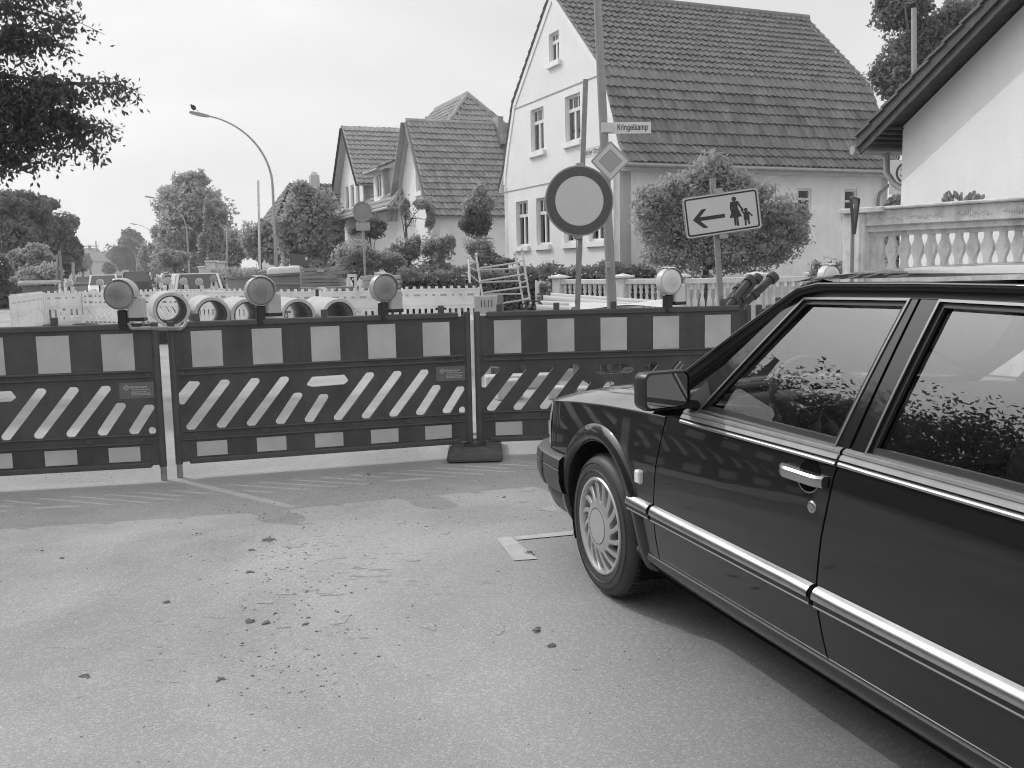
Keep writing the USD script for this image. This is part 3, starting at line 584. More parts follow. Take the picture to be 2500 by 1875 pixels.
# bright tiled roof between the trees and the second house
H4 = np.array([-11.2, 66.0, 0]); h4 = Thing('low_house', 'low house whose roof of shining pantiles shows beside the gabled house', 'house', H4)
q4 = lambda s_, t_, z: H4 + S * s_ + T * t_ + UP * z
h4.add('walls', MB().box([.5, .5, 0], [9, 7.5, 3.3], frame(H4, T, S)), 'plaster_grey', world=True)
mat('tile_shiny', .15, .3, var=.2, rnd=.3, spec=.8)
slope(h4, 'roof', [q4(0, -.3, 3.2), q4(0, 9.5, 3.2), q4(4, 9.5, 6.75), q4(4, -.3, 6.75)], 'roof_board', .34, .42, 'tile_shiny'); plane_roof(h4, 'rear_roof', [q4(8, 9.5, 3.2), q4(8, -.3, 3.2), q4(4, -.3, 6.75), q4(4, 9.5, 6.75)], 'roof_tile_dark')

# ---------------------------------------------------------------- corner house at the right edge: white gable wall under a dark eaves overhang
RA_ = math.radians(-15.0); RS = np.array([math.sin(RA_), math.cos(RA_), 0]); RN = np.array([RS[1], -RS[0], 0])   # RS runs away from us along the wall, RN points into the property
cw = atY(2199, 500, 15.6); cw[2] = 0
rh = Thing('corner_house', 'white rendered house with dark eaves at the right edge behind the balustrade', 'house', cw)
def onwall(x, y, off=0.0):
    d = ray(x, y); p0 = cw - RN * off; t_ = ((p0 - [0, 0, EYE]) @ RN) / (d @ RN); q = d * t_ + [0, 0, EYE]; return (q - cw) @ -RS, q[2]
u0, zb = onwall(2199, 310); u1, zt = onwall(2400, 108)
sl = (zt - zb) / (u1 - u0)
WL = 7.5; apex = WL / 2 + .4
rh.add('gable_wall', MB().prism(Polygon([(0, 0), (WL, 0), (WL, zb + sl * (2 * apex - WL)), (apex, zb + sl * apex), (0, zb)]), frame(cw, -RS, UP), .35, 0 if np.dot(np.cross(-RS, UP), RN) > 0 else -.35), 'plaster', world=True)
rh.add('side_wall', MB().box([.36, 0, .0], [8.5, zb + .02, .3], frame(cw, RN, UP)), 'plaster_old', world=True)
ov, ev = .42, .62                                       # overhang at the verge and at the eaves
def rp(u, n, z): return cw - RS * u + RN * n + UP * z
rr = MB()
def rslab(ua, ub, th_=.16):
    za, zc = zb + .05 + sl * ua, zb + .05 + sl * ub
    P = [rp(ua, -ov, za), rp(ub, -ov, zc), rp(ub, 8.8, zc), rp(ua, 8.8, za)]; v = np.array(P + [p + [0, 0, th_] for p in P])
    rr.raw(v, [[0, 3, 2, 1], [4, 5, 6, 7], [0, 1, 5, 4], [1, 2, 6, 5], [2, 3, 7, 6], [3, 0, 4, 7]])
rslab(-ev, apex)
P = [rp(apex, -ov, zb + .05 + sl * apex), rp(2 * apex + ev, -ov, zb + .05 - sl * ev), rp(2 * apex + ev, 8.8, zb + .05 - sl * ev), rp(apex, 8.8, zb + .05 + sl * apex)]
rr.raw(np.array(P + [p + [0, 0, .16] for p in P]), [[0, 3, 2, 1], [4, 5, 6, 7], [0, 1, 5, 4], [1, 2, 6, 5], [2, 3, 7, 6], [3, 0, 4, 7]])
rroof = rh.add('roof', rr, 'wood_dark', world=True)
for k in range(16):                                     # verge tiles laid one over the next up the slope
    ua = -ev + k * .34; za = zb + .21 + sl * ua; e = MB(); e.bar(rp(ua - .03, -ov - .03 + .15, za + .035), rp(ua + .36, -ov - .03 + .15, za + sl * .38 + .005), .30, .04); rh.add('verge_tile', e, 'roof_tile_dark', parent=rroof, world=True)
for k, dz in enumerate((.02, -.12)):                      # verge boards, one set back below the other
    e = MB(); e.bar(rp(-ev + .02, -ov + .02 + .03 * k, zb + .13 + dz - sl * ev), rp(apex, -ov + .02 + .03 * k, zb + .13 + dz + sl * apex), .03, .15); rh.add('verge_board', e, 'wood_dark', parent=rroof, world=True)
for k in range(5):                                        # planks of the boarded soffit at the eaves
    u_ = -ev + .08 + k * .115; e = MB().box([u_, -ov + .04, zb + sl * u_ - .01], [u_ + .105, 8.4, zb + sl * u_ + .02], frame(cw, -RS, RN)); rh.add('soffit_plank', e, 'wood_dark', parent=rroof, world=True)
ge = MB(); ge.tube([rp(-ev - .07, n, zb + .02 - sl * ev) for n in np.linspace(-ov - .03, 8.5, 8)], .075, 10); rh.add('gutter', ge, 'zinc', world=True, smooth=50)
gd = MB(); gd.tube([rp(-ev - .05, .2, zb - sl * ev - .02), rp(-ev - .03, .2, zb - sl * ev - .35), rp(-ev + .15, .22, zb - sl * ev - .55), rp(-.12, .3, zb - sl * ev - .75), rp(-.10, .3, zb - sl * ev - 1.0), rp(-.10, .3, .1)], .055, 10); rh.add('downpipe', gd, 'zinc', world=True, smooth=50)
mast = Thing('roof_mast', 'pale steel mast rising behind the dark eaves of the corner house', 'mast', atY(2234, 330, 21) * [1, 1, 0])
mast.add('pole', MB().tube([atY(2234, 640, 21) * [1, 1, 0], atY(2232, 330, 21), atY(2231, 20, 21)], .055, 12), 'lamp_steel', world=True, smooth=50)
mast.add('clamp', MB().tube([atY(2232, 300, 21), atY(2232, 290, 21)], .075, 12), 'galvanised_dull', world=True)

# ---------------------------------------------------------------- far houses closing the street
def far_house(name, label, px, Y, w, d, hw, hr_, m='house_far', hip=False, chim=True):
    o = atY(px, 660, Y); o[2] = 0; t_ = Thing(name, label, 'house', o)
    X = np.array([1.0, 0, 0]); Yv = np.array([0, 1.0, 0])
    wl = t_.add('walls', MB().box([-w/2, 0, 0], [w/2, d, hw], frame(o, X, Yv)), m, world=True)
    e = .5; mb = MB(); k = w * .3 if hip else 0
    A = o + [-w/2 - e, -e, hw]; B = o + [w/2 + e, -e, hw]; Cc = o + [w/2 + e, d + e, hw]; D = o + [-w/2 - e, d + e, hw]; R0 = o + [-w/2 - e + k, d/2, hr_]; R1 = o + [w/2 + e - k, d/2, hr_]
    mb.raw([A, B, Cc, D, R0, R1], np.array([[0, 1, 5], [0, 5, 4], [2, 3, 4], [2, 4, 5], [3, 0, 4], [1, 2, 5], [0, 3, 2], [0, 2, 1]])); t_.add('roof', mb, 'roof_far', world=True)
    if chim: t_.add('chimney', MB().box([w*.2, d*.4, hr_ - .8], [w*.2 + .8, d*.4 + .8, hr_ + 1.0], frame(o, X, Yv)), 'roof_far', world=True)
    for x in np.linspace(-w*.32, w*.32, 3):
        window(t_, o + [x - .5, 0, 1.6], X, 1.0, 1.4, -Yv, depth=.1, bars='post', curtain=False, sill=False)
    return t_
far_house('far_house', 'distant pale house with low hipped roof closing the street', 240, 330, 16, 10, 6.5, 9.8, hip=True)
far_house('far_house', 'tall distant house with chimney above the left street trees', 196, 360, 9, 10, 9.0, 12.0)
far_house('far_house', 'distant house with dark gable roof right of the street end', 264, 380, 13, 10, 6.0, 10.0)
cr_o = atY(239, 660, 520); cr_o[2] = 0; crn = Thing('tower_crane', 'thin tower crane standing far off above the street end', 'crane', cr_o)
crn.add('mast', MB().box([-.3, -.3, 0], [.3, .3, 20.3]), 'galvanised_dull'); crn.add('jib', MB().box([-8.5, -.2, 17.2], [1.6, .2, 17.7]), 'galvanised_dull'); crn.add('counterweight', MB().box([-.7, -.5, 14.0], [.7, .5, 15.4]), 'galvanised_dull')
# ---------------------------------------------------------------- striped crowd barriers across the road
BL, BP = 2.232, .4225
def slot(x0, z0, x1, z1, w=.082, r=.022):
    """slanting slot with flat horizontal ends: bottom left corner x0,z0, top right corner x1,z1"""
    return Polygon([(x0, z0), (x0 + w, z0), (x1, z1 - .0), (x1 - w, z1)]).buffer(-r).buffer(r)
def barrier(name, label, o, ang, sticker=True, lamps=()):
    th_ = Thing(name, label, 'barrier', [o[0], o[1], 0], ang, None)
    fr = (np.zeros(3), np.array([1.0, 0, 0]), np.array([0, 0, 1.0]))        # third axis = -y, towards the viewer
    P = sbox(.035, .105, BL - .035, 1.10)
    slots = []
    for k in range(10):
        x = .066 + .2115 * k
        top = .70 if k in (0, 1, 2, 5, 6, 7) else .575 if k in (3, 8) else .553
        slots.append(slot(x, .347, x + (top - .347) * .98 + .02, top))
    slots.append(Polygon([(.052, .535), (.085, .535), (.215, .695), (.13, .702), (.052, .615)]).buffer(-.015).buffer(.015))
    slots.append(Polygon([(.952, .628), (1.0, .612), (1.235, .618), (1.272, .645), (1.24, .692), (1.0, .688)]).buffer(-.012).buffer(.012))
    slots.append(Point(2.147, .365).buffer(.027, 6))
    keep = sbox(.05, .3, BL - .055, .72)
    P = P.difference(unary_union([q.intersection(keep) for q in slots]))
    P = P.difference(sbox(.03, .09, .10, .115)).difference(sbox(BL - .10, .09, BL - .03, .115))
    th_.add('panel', MB().prism(P, fr, .024, -.012), 'plastic_dark')
    rail = lambda z0, z1, d, x0=.05, x1=BL - .05: MB().box([x0, -d, z0], [x1, d, z1], bev=.008)
    th_.add('top_rail', rail(1.088, 1.132, .026, .10, BL - .10), 'plastic_dark_rail')
    for z in (.782, .742): th_.add('ledge', rail(z, z + .020, .024, .06, BL - .06), 'plastic_dark_rail')
    for z in (.328, .268): th_.add('ledge', rail(z, z + .016, .023, .06, BL - .06), 'plastic_dark_rail')
    th_.add('bottom_rail', rail(.098, .136, .026, .10, BL - .10), 'plastic_dark_rail')
    for x in (.027, BL - .027):
        th_.add('post', MB().tube([[x, 0, .10], [x, 0, 1.128], [x, 0, 1.135]], [.026, .026, .02], 14), 'plastic_dark_rail', smooth=50)
        th_.add('post_foot', MB().tube([[x, 0, .002], [x, 0, .11]], .0215, 14), 'galvanised_dull', smooth=50)
    for k in range(5):
        x = .159 + BP * k
        th_.add('reflective_square', MB().box([x, -.0145, .797], [x + .212, .0145, 1.062]), 'foil')
        th_.add('reflective_square', MB().box([x - .004, -.0145, .150], [x + .208, .0145, .256]), 'foil')
    for k, x in enumerate((.205, .655, 1.11, 1.55, 2.0)):
        if k in lamps: continue
        b = MB().box([x - .023, -.013, 1.12], [x + .023, .013, 1.188], bev=.004); th_.add('bracket_tab', b, 'plastic_dark_rail')
    for x in (.088, .15, BL - .15, BL - .088):
        for z in (.765, .305): th_.add('bolt', MB().tube([[x, -.012, z], [x, -.022, z]], .013, 8), 'plastic_dark_rail')
    for x in (.62, 1.70): th_.add('joint_block', MB().box([x, -.018, .290], [x + .05, .018, .326]), 'plastic_dark_rail')
    if sticker:
        st = th_.add('sticker', MB().box([1.945, -.0142, .602], [2.178, -.0125, .716]), 'sticker')
        sf = frame([1.945, -.0144, .602], [1, 0, 0], [0, 0, 1]); m = MB(); text(m, 'Restemeyer', .016, sf, x=.075, y=.074, depth=.0008, bold=True, sx=.93)
        for k, (w_, y_) in enumerate(((.125, .060), (.10, .044), (.11, .033), (.115, .022))):
            x = .082
            while x < .082 + w_: q = rng.uniform(.008, .02); m.prism(sbox(x, y_, x + q, y_ + .005), sf, .0008); x += q + .004
        lozenge = Polygon([(.025, .079), (.048, .101), (.071, .079), (.048, .057)]); m.prism(lozenge.difference(lozenge.buffer(-.005)), sf, .0008); text(m, 'RN', .010, sf, x=.048, y=.0745, depth=.0008, bold=True, centre=True)
        th_.add('print', m, 'sticker_print', parent=st)
    return th_
def ang2(a, b): return math.atan2(b[1] - a[1], b[0] - a[0])
def along(o, ang, x, y=0, z=0): return np.array([o[0] + math.cos(ang) * x - math.sin(ang) * y, o[1] + math.sin(ang) * x + math.cos(ang) * y, z])
A1 = .19; O1 = np.array([-2.492, 6.705]) - BL * np.array([math.cos(A1), math.sin(A1)])
O2 = np.array([-2.455, 6.768]); A2 = math.atan2(.61, 2.04)
O3 = np.array([-.292, 7.415]); A3 = .092
O4 = along(O3, A3, BL + .04)[:2]; A4 = .30
for n, (o, a, lm, lb) in enumerate([(O1, A1, (4,), 'striped road barrier at the left, standing on bare tube feet, one lamp'), (O2, A2, (1, 3), 'middle striped road barrier carrying two round lamps'), (O3, A3, (3,), 'striped road barrier behind the dark car bonnet'), (O4, A4, (1,), 'striped road barrier mostly hidden behind the dark car roof')]):
    barrier('striped_barrier', lb, o, a, lamps=lm)
# zinc hook that ties the first two barriers together
hk = MB(); e1 = along(O1, A1, BL - .19, -.03, 1.105); e2 = along(O2, A2, .12, -.03, 1.075)
hk.tube([along(O1, A1, BL - .19, -.035, 1.135), along(O1, A1, BL - .17, -.04, 1.10), along(O1, A1, BL - .10, -.04, 1.098), along(O2, A2, .05, -.04, 1.085), along(O2, A2, .09, -.04, 1.08), along(O2, A2, .12, -.04, 1.10), along(O2, A2, .135, -.03, 1.13)], .014, 8)
hook = Thing('barrier_hook', 'zinc hook tying the left and middle barriers together', 'hook', along(O1, A1, BL, 0, 0)); hook.add('hook_bar', hk, 'galvanised', world=True, smooth=50)
hook.add('strap', MB().bar(along(O1, A1, BL - .12, -.035, 1.108), along(O2, A2, .10, -.035, 1.092), .05, .012, up=(0, 0, 1)), 'galvanised', world=True)

# ---------------------------------------------------------------- round warning lamps
def lamp_local(th_, body='lamp_body', lens='lens_amber', rl=.104):
    """stands on the barrier rail; faces -y; disc to the left, battery box to the right"""
    fr = frame([0, -.02, .175], [1, 0, 0], [0, 0, 1])
    prof = [(0, .052), (.05, .050), (.085, .043), (rl - .004, .032), (rl - .003, .0)]
    th_.add('lens', MB().lathe(prof, 40, fr), lens, smooth=60)
    h = MB().lathe([(rl - .003, .034), (rl, .034), (rl + .002, .0), (rl, -.03), (.06, -.05), (0, -.052)], 40, fr); th_.add('housing', h, body, smooth=40)
    rb = MB()
    for k in range(-9, 10):
        x = k * .0098; hh = math.sqrt(max(0, (rl - .014) ** 2 - x * x)); n = 7
        zs = np.linspace(-hh, hh, n); P = [[x, z, .056 - .021 * ((x*x + z*z) / (rl*rl))] for z in zs]; rb.tube(to_frame(np.array(P), fr), .0016, 4)
    th_.add('lens_rib', rb, lens)
    th_.add('hood', MB().lathe([(rl + .003, .045), (rl + .012, .03), (rl + .012, -.06), (rl + .004, -.06)], 26, fr, a0=-.15, a1=1.9), body, smooth=40)
    b = MB().box([.045, -.045, .0], [.155, .045, .155], bev=.012); th_.add('battery_box', b, body)
    th_.add('box_base', MB().box([.042, -.047, -.012], [.158, .047, .016], bev=.004), 'black_plastic')
    ad = MB().box([-.028, -.03, -.055], [.036, .03, .068], bev=.006); ad.box([-.018, -.034, -.066], [.026, .034, -.05]); th_.add('bracket', ad, 'black_plastic')
    return th_
def lamp_at(o, a, x, turn, label, body='lamp_body', lens='lens_amber'):
    return lamp_local(Thing('warning_lamp', label, 'lamp', along(o, a, x, 0, 1.16), a + turn, None), body, lens)
lamp_at(O1, A1, 2.0, -.10, 'round warning lamp with ribbed dark lens on the left barrier')
lamp_at(O2, A2, .645, .30, 'round warning lamp left of the two on the middle barrier')
lamp_at(O2, A2, 1.55, .34, 'round warning lamp right of the two on the middle barrier')
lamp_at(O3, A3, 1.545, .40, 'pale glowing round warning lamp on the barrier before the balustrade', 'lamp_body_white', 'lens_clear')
lamp_at(O4, A4, .655, .25, 'round warning lamp showing only its top above the dark car roof', 'lamp_body_white', 'lens_clear')

# ---------------------------------------------------------------- rubber bases
def base(label, x, y, rot, w=.43, l=.80, h=.105):
    th_ = Thing('rubber_base', label, 'base', [x, y, 0], rot)
    P = np.array([(-w/2, -l/2), (w/2, -l/2), (w/2, l/2), (-w/2, l/2)]); m = MB()
    z = [0.012, .03, .065, h]; ins = [0.006, 0, .006, .05]; rings = []
    for zz, i in zip(z, ins):
        q = Polygon(P).buffer(-.03 - i).buffer(.03, 3); c = np.array(q.exterior.coords)[:-1]; rings.append(np.column_stack([c, np.full(len(c), zz)]))
    n = min(len(r) for r in rings); rings = [r[:n] for r in rings]; R = np.array(rings); k = np.arange(n)
    for i in range(3): m.raw(np.vstack([R[i], R[i+1]]), np.stack([k, (k+1) % n, n + (k+1) % n, n + k], 1))
    m.raw(np.vstack([R[3], [[0, 0, h]]]), np.stack([k, (k+1) % n, np.full(n, n)], 1))
    th_.add('slab', m, 'rubber_base', smooth=35)
    th_.add('grip_block', MB().box([-.085, -l/2 + .13, h - .02], [.085, -l/2 + .26, h + .012], bev=.006), 'rubber')
    th_.add('socket', MB().box([-.09, -.02, h - .01], [.09, .10, h + .02], bev=.004), 'galvanised')
    for sx in (-1, 1):
        for sy in (-1, 1): th_.add('foot_pad', MB().box([sx*(w/2-.07)-.045, sy*(l/2-.07)-.045, 0], [sx*(w/2-.07)+.045, sy*(l/2-.07)+.045, .02]), 'rubber')
    return th_
jn = (along(O2, A2, BL - .03) + along(O3, A3, .03)) / 2
base('dark rubber base under the joint of the middle and right barriers', jn[0], jn[1] + .06, .03)
jn2 = (along(O3, A3, BL - .03) + along(O4, A4, .03)) / 2
base('dark rubber base hidden behind the dark car', jn2[0], jn2[1] + .06, .1)

# ---------------------------------------------------------------- no vehicles sign on its leaning square post
NS0, NS1 = np.array([.545, 8.42, .06]), np.array([.685, 8.40, 3.06])
ns = Thing('no_vehicles_sign', 'round no vehicles sign with dark ring on a leaning square post', 'traffic sign', [.54, 8.42, 0])
pm = MB().bar(NS0, NS1, .042, .042, up=(0, 1, 0)); ns.add('post', pm, 'galvanised_dull', world=True)
nc = np.array([.612, 8.355, 2.03]); nd = np.array([.12, -1.0, 0]); nd /= np.linalg.norm(nd); nx = np.cross(UP, nd) * -1; nx = np.array([-nd[1], nd[0], 0]); nx = nx if nx[0] > 0 else -nx
tl = .047; ax_, ay_ = nx * math.cos(tl) - UP * math.sin(tl), UP * math.cos(tl) + nx * math.sin(tl)
nf = frame(nc, ax_, ay_)
ns.add('plate', MB().lathe([(0, 0), (.297, 0), (.302, .006), (.302, .022), (.296, .024), (0, .018)], 64, nf), 'sign_back', world=True, smooth=30)
ns.add('face', MB().prism(Point(0, 0).buffer(.212, 32), nf, .002, .0245), 'sign_white', world=True)
ns.add('ring', MB().prism(Point(0, 0).buffer(.288, 32).difference(Point(0, 0).buffer(.2125, 32)), nf, .003, .0245), 'sign_red', world=True)
for z in (.285, -.285):
    e = MB(); c_ = nc + ay_ * z; e.box([-.035, -.04, -.045], [.035, .04, .012], frame(c_, ax_, ay_), bev=.006); ns.add('clamp', e, 'galvanised', world=True)
e = MB(); e.tube([NS0 + (NS1 - NS0) * .34 + [-.03, -.03, 0], NS0 + (NS1 - NS0) * .34 + [-.03, .03, 0]], .035, 8); ns.add('cable_clip', e, 'galvanised_dull', world=True)
ns.add('cable', MB().tube([NS0 + (NS1 - NS0) * t_ + [-.03 - .008 * math.sin(12 * t_), -.02, 0] for t_ in np.linspace(.36, .62, 12)], .004, 6), 'galvanised_dull', world=True)
base('rubber base of the no vehicles sign seen through the barrier slots', .545, 8.42, .1)

# ---------------------------------------------------------------- arrow and pedestrians sign
ms0, ms1 = np.array([1.83, 7.88, .05]), np.array([1.665, 7.86, 2.16])
ms = Thing('footpath_detour_sign', 'white sign with left arrow, woman and child on a leaning post', 'traffic sign', [1.83, 7.88, 0])
ms.add('post', MB().bar(ms0, ms1, .042, .042, up=(0, 1, 0)), 'galvanised_dull', world=True)
mc = np.array([1.735, 7.825, 1.873]); mt = .128
md = np.array([.05, -1, 0]); md /= np.linalg.norm(md); mx_ = np.array([-md[1], md[0], 0]); mx_ = mx_ if mx_[0] > 0 else -mx_
bx_, by_ = mx_ * math.cos(mt) + UP * math.sin(mt), UP * math.cos(mt) - mx_ * math.sin(mt); mf = frame(mc, bx_, by_)
rr_ = lambda w, h, r: sbox(-w/2 + r, -h/2 + r, w/2 - r, h/2 - r).buffer(r, 8)
ms.add('plate', MB().prism(rr_(.63, .335, .03), mf, .012, 0), 'sign_back', world=True)
ms.add('face', MB().prism(rr_(.616, .321, .026), mf, .002, .0124), 'sign_white', world=True)
ms.add('border', MB().prism(rr_(.598, .303, .022).difference(rr_(.572, .277, .012)), mf, .0012, .0146), 'sign_black', world=True)
ar = unary_union([LineString([(-.225, -.02), (.005, -.02)]).buffer(.0165, cap_style=2), LineString([(-.145, .05), (-.225, -.02), (-.145, -.09)]).buffer(.0165, cap_style=2, join_style=2)])
ar = unary_union([sbox(-.215, -.036, .02, -.006), Polygon([(-.245, -.021), (-.165, .055), (-.125, .055), (-.20, -.021), (-.125, -.097), (-.165, -.097)])])
ms.add('arrow', MB().prism(ar, mf, .0012, .0146), 'sign_black', world=True)
wm = MB(); wo = .108
wm.prism(Point(wo, .100).buffer(.0185, 10), mf, .0012, .0146)
wm.prism(Polygon([(wo - .022, .078), (wo + .022, .078), (wo + .022, .02), (wo + .047, -.045), (wo - .047, -.045), (wo - .02, .02)]).buffer(.003), mf, .0012, .0146)
wm.prism(LineString([(wo - .026, .072), (wo - .034, .03), (wo - .027, .0)]).buffer(.0075), mf, .0012, .0146); wm.prism(LineString([(wo + .026, .072), (wo + .044, .035), (wo + .062, .004)]).buffer(.0075), mf, .0012, .0146)
wm.prism(LineString([(wo - .008, -.048), (wo - .010, -.112)]).buffer(.0085, cap_style=2), mf, .0012, .0146); wm.prism(LineString([(wo + .011, -.048), (wo + .011, -.118)]).buffer(.0085, cap_style=2), mf, .0012, .0146)
ms.add('woman_symbol', wm, 'sign_black', world=True)
cm_ = MB(); co_ = .195
cm_.prism(Point(co_, .000).buffer(.0155, 10), mf, .0012, .0146); cm_.prism(Polygon([(co_ - .020, -.018), (co_ + .018, -.018), (co_ + .022, -.078), (co_ - .020, -.078)]).buffer(.003), mf, .0012, .0146)
cm_.prism(LineString([(co_ - .02, -.022), (co_ - .036, .002)]).buffer(.006), mf, .0012, .0146); cm_.prism(LineString([(co_ + .02, -.022), (co_ + .036, -.04), (co_ + .046, -.052)]).buffer(.006), mf, .0012, .0146)
cm_.prism(LineString([(co_ - .010, -.08), (co_ - .014, -.124)]).buffer(.0075, cap_style=2), mf, .0012, .0146); cm_.prism(LineString([(co_ + .012, -.08), (co_ + .018, -.118)]).buffer(.0075, cap_style=2), mf, .0012, .0146)
ms.add('child_symbol', cm_, 'sign_black', world=True)
for z in (.18, -.185):
    e = MB(); e.box([-.035, -.022, -.05], [.035, .022, .016], frame(mc + by_ * z - bx_ * .01, bx_, by_), bev=.006); ms.add('clamp', e, 'galvanised', world=True)
base('rubber base of the footpath detour sign behind the right barrier', 1.83, 7.88, .1)

# ---------------------------------------------------------------- concrete pole with priority sign and street names
pb, pt_ = np.array([1.575, 14.42, 0]), np.array([1.315, 14.38, 6.3])
lp = Thing('concrete_pole', 'tall round concrete pole carrying the priority sign', 'pole', [1.575, 14.42, 0])
lp.add('shaft', MB().tube([pb + (pt_ - pb) * t_ for t_ in np.linspace(0, 1, 10)], np.linspace(.080, .054, 10), 20), 'pole_concrete', world=True, smooth=60)
lp.add('inspection_plate', MB().box([-.032, -.045, -.012], [.032, .045, .012], frame(pb + (pt_ - pb) * .235 + [-.03, -.074, 0], [1, 0, 0], [0, 0, 1]), bev=.004), 'lamp_steel', world=True)
ps = Thing('priority_sign', 'diamond priority road sign on the concrete pole', 'traffic sign', [1.49, 14.30, 2.6])
pc = np.array([1.513, 14.26, 2.995]); pr = math.radians(44.5); px_, py_ = np.array([math.cos(pr), 0, math.sin(pr)]), np.array([-math.sin(pr), 0, math.cos(pr)]); pf = frame(pc, px_, py_)
sq = lambda w, r: sbox(-w/2 + r, -w/2 + r, w/2 - r, w/2 - r).buffer(r, 6)
ps.add('plate', MB().prism(sq(.418, .03), pf, .02, 0), 'sign_back', world=True)
ps.add('face', MB().prism(sq(.410, .028), pf, .002, .0204), 'sign_white', world=True)
ps.add('border', MB().prism(sq(.392, .022).difference(sq(.378, .016)), pf, .0015, .0226), 'sign_black', world=True)
ps.add('yellow_field', MB().prism(sq(.236, .006), pf, .0015, .0226), 'sign_yellow', world=True)
ps.add('field_border', MB().prism(sq(.244, .008).difference(sq(.2365, .006)), pf, .0018, .0226), 'sign_black', world=True)
ps.add('clamp', MB().tube([pc + [-.005, .10, .12], pc + [-.008, .10, .16]], .09, 16).tube([pc + [.0, .10, -.14], pc + [-.003, .10, -.10]], .09, 16), 'galvanised', world=True)
k_ = np.array([1.465, 14.38, 3.485])
kn = Thing('street_name_sign', 'white street name sign reading Kringelkamp', 'street sign', k_)
kx = np.array([math.cos(.06), math.sin(.06), 0]); kf = frame(k_ + kx * .0 + [0, 0, -.08], kx, UP)
kn.add('plate', MB().box([.095, 0, -.006], [.675, .166, .006], kf, bev=.003), 'sign_white_bright', world=True)
m_ = MB(); text(m_, 'Kringelkamp', .082, frame(kf[0] + [0, -.0065, 0], kx, UP), x=.165, y=.052, depth=.0012, bold=True, sx=.455 / np.ptp(meshkit.text_mesh('Kringelkamp', .082, bold=True).vertices[:, 0])); kn.add('lettering', m_, 'sign_black', world=True)
kn.add('collar', MB().box([-.075, .010, -.07], [.10, .155, .07], kf, bev=.01), 'sign_white', world=True)
s2 = np.array([1.478, 14.40, 3.20]); sn = Thing('street_name_sign', 'street name sign ending in Straße, seen edge on behind the square post', 'street sign', s2)
fx = -S; ff = frame(s2 + S * .78 + [0, 0, -.075], fx, UP)    # reads along -S, faces the street side
sn.add('plate', MB().box([.02, 0, -.006], [.68, .15, .006], ff, bev=.003), 'sign_white', world=True)
m_ = MB(); text(m_, 'nteler Straße', .080, frame(ff[0] + np.cross(fx, UP) * .0065, fx, UP), x=.085, y=.040, depth=.0012, bold=False, sx=.56 / np.ptp(meshkit.text_mesh('nteler Straße', .080).vertices[:, 0])); sn.add('lettering', m_, 'sign_black', world=True)

# ---------------------------------------------------------------- give way sign seen from behind, zone sign
yv = atY(2083, 560, 12.9); yv[2] = 0
gw = Thing('give_way_sign', 'back of a triangular give way sign beside the balustrade pillar', 'traffic sign', yv)
gw.add('post', MB().tube([yv, yv + [-.01, 0, 2.32]], .026, 12), 'galvanised_dull', world=True, smooth=50)
gf_ = frame(yv + [.0, -.035, 2.02], np.array([.5, .866, 0]), UP); tri = Polygon([(-.30, .29), (.30, .29), (0, -.23)]).buffer(-.03).buffer(.03, 6)
gw.add('plate', MB().prism(tri, gf_, .02, -.02), 'sign_back_dark', world=True); gw.add('rim', MB().prism(tri.difference(tri.buffer(-.012)), gf_, .022, -.001), 'sign_back_dark', world=True)
gw.add('sticker', MB().prism(Point(-.08, .17).buffer(.03, 8), gf_, .002, .0005), 'sign_white_bright', world=True)
zs = atY(2215, 600, 24); zs[2] = 0
zn = Thing('zone_sign', 'white 30 zone sign half hidden by the corner house', 'traffic sign', zs)
zf = frame(atY(2213, 432, 24), [1, 0, 0], UP)
zn.add('post', MB().tube([zs + [0.1, .08, 0], zs + [0.1, .08, 4.6]], .03, 10), 'galvanised_dull', world=True)
zn.add('plate', MB().box([-.42, -.42, -.02], [.42, .42, 0], zf, bev=.004), 'sign_white_bright', world=True); zn.add('ring', MB().prism(Point(0, .10).buffer(.27, 24).difference(Point(0, .10).buffer(.215, 24)), zf, .004, .001), 'sign_red', world=True)
m_ = MB(); text(m_, '30', .19, zf, y=.005, depth=.004, bold=True, centre=True); text(m_, 'ZONE', .10, zf, y=-.34, depth=.004, centre=True, sx=.9); zn.add('lettering', m_, 'sign_black', world=True)

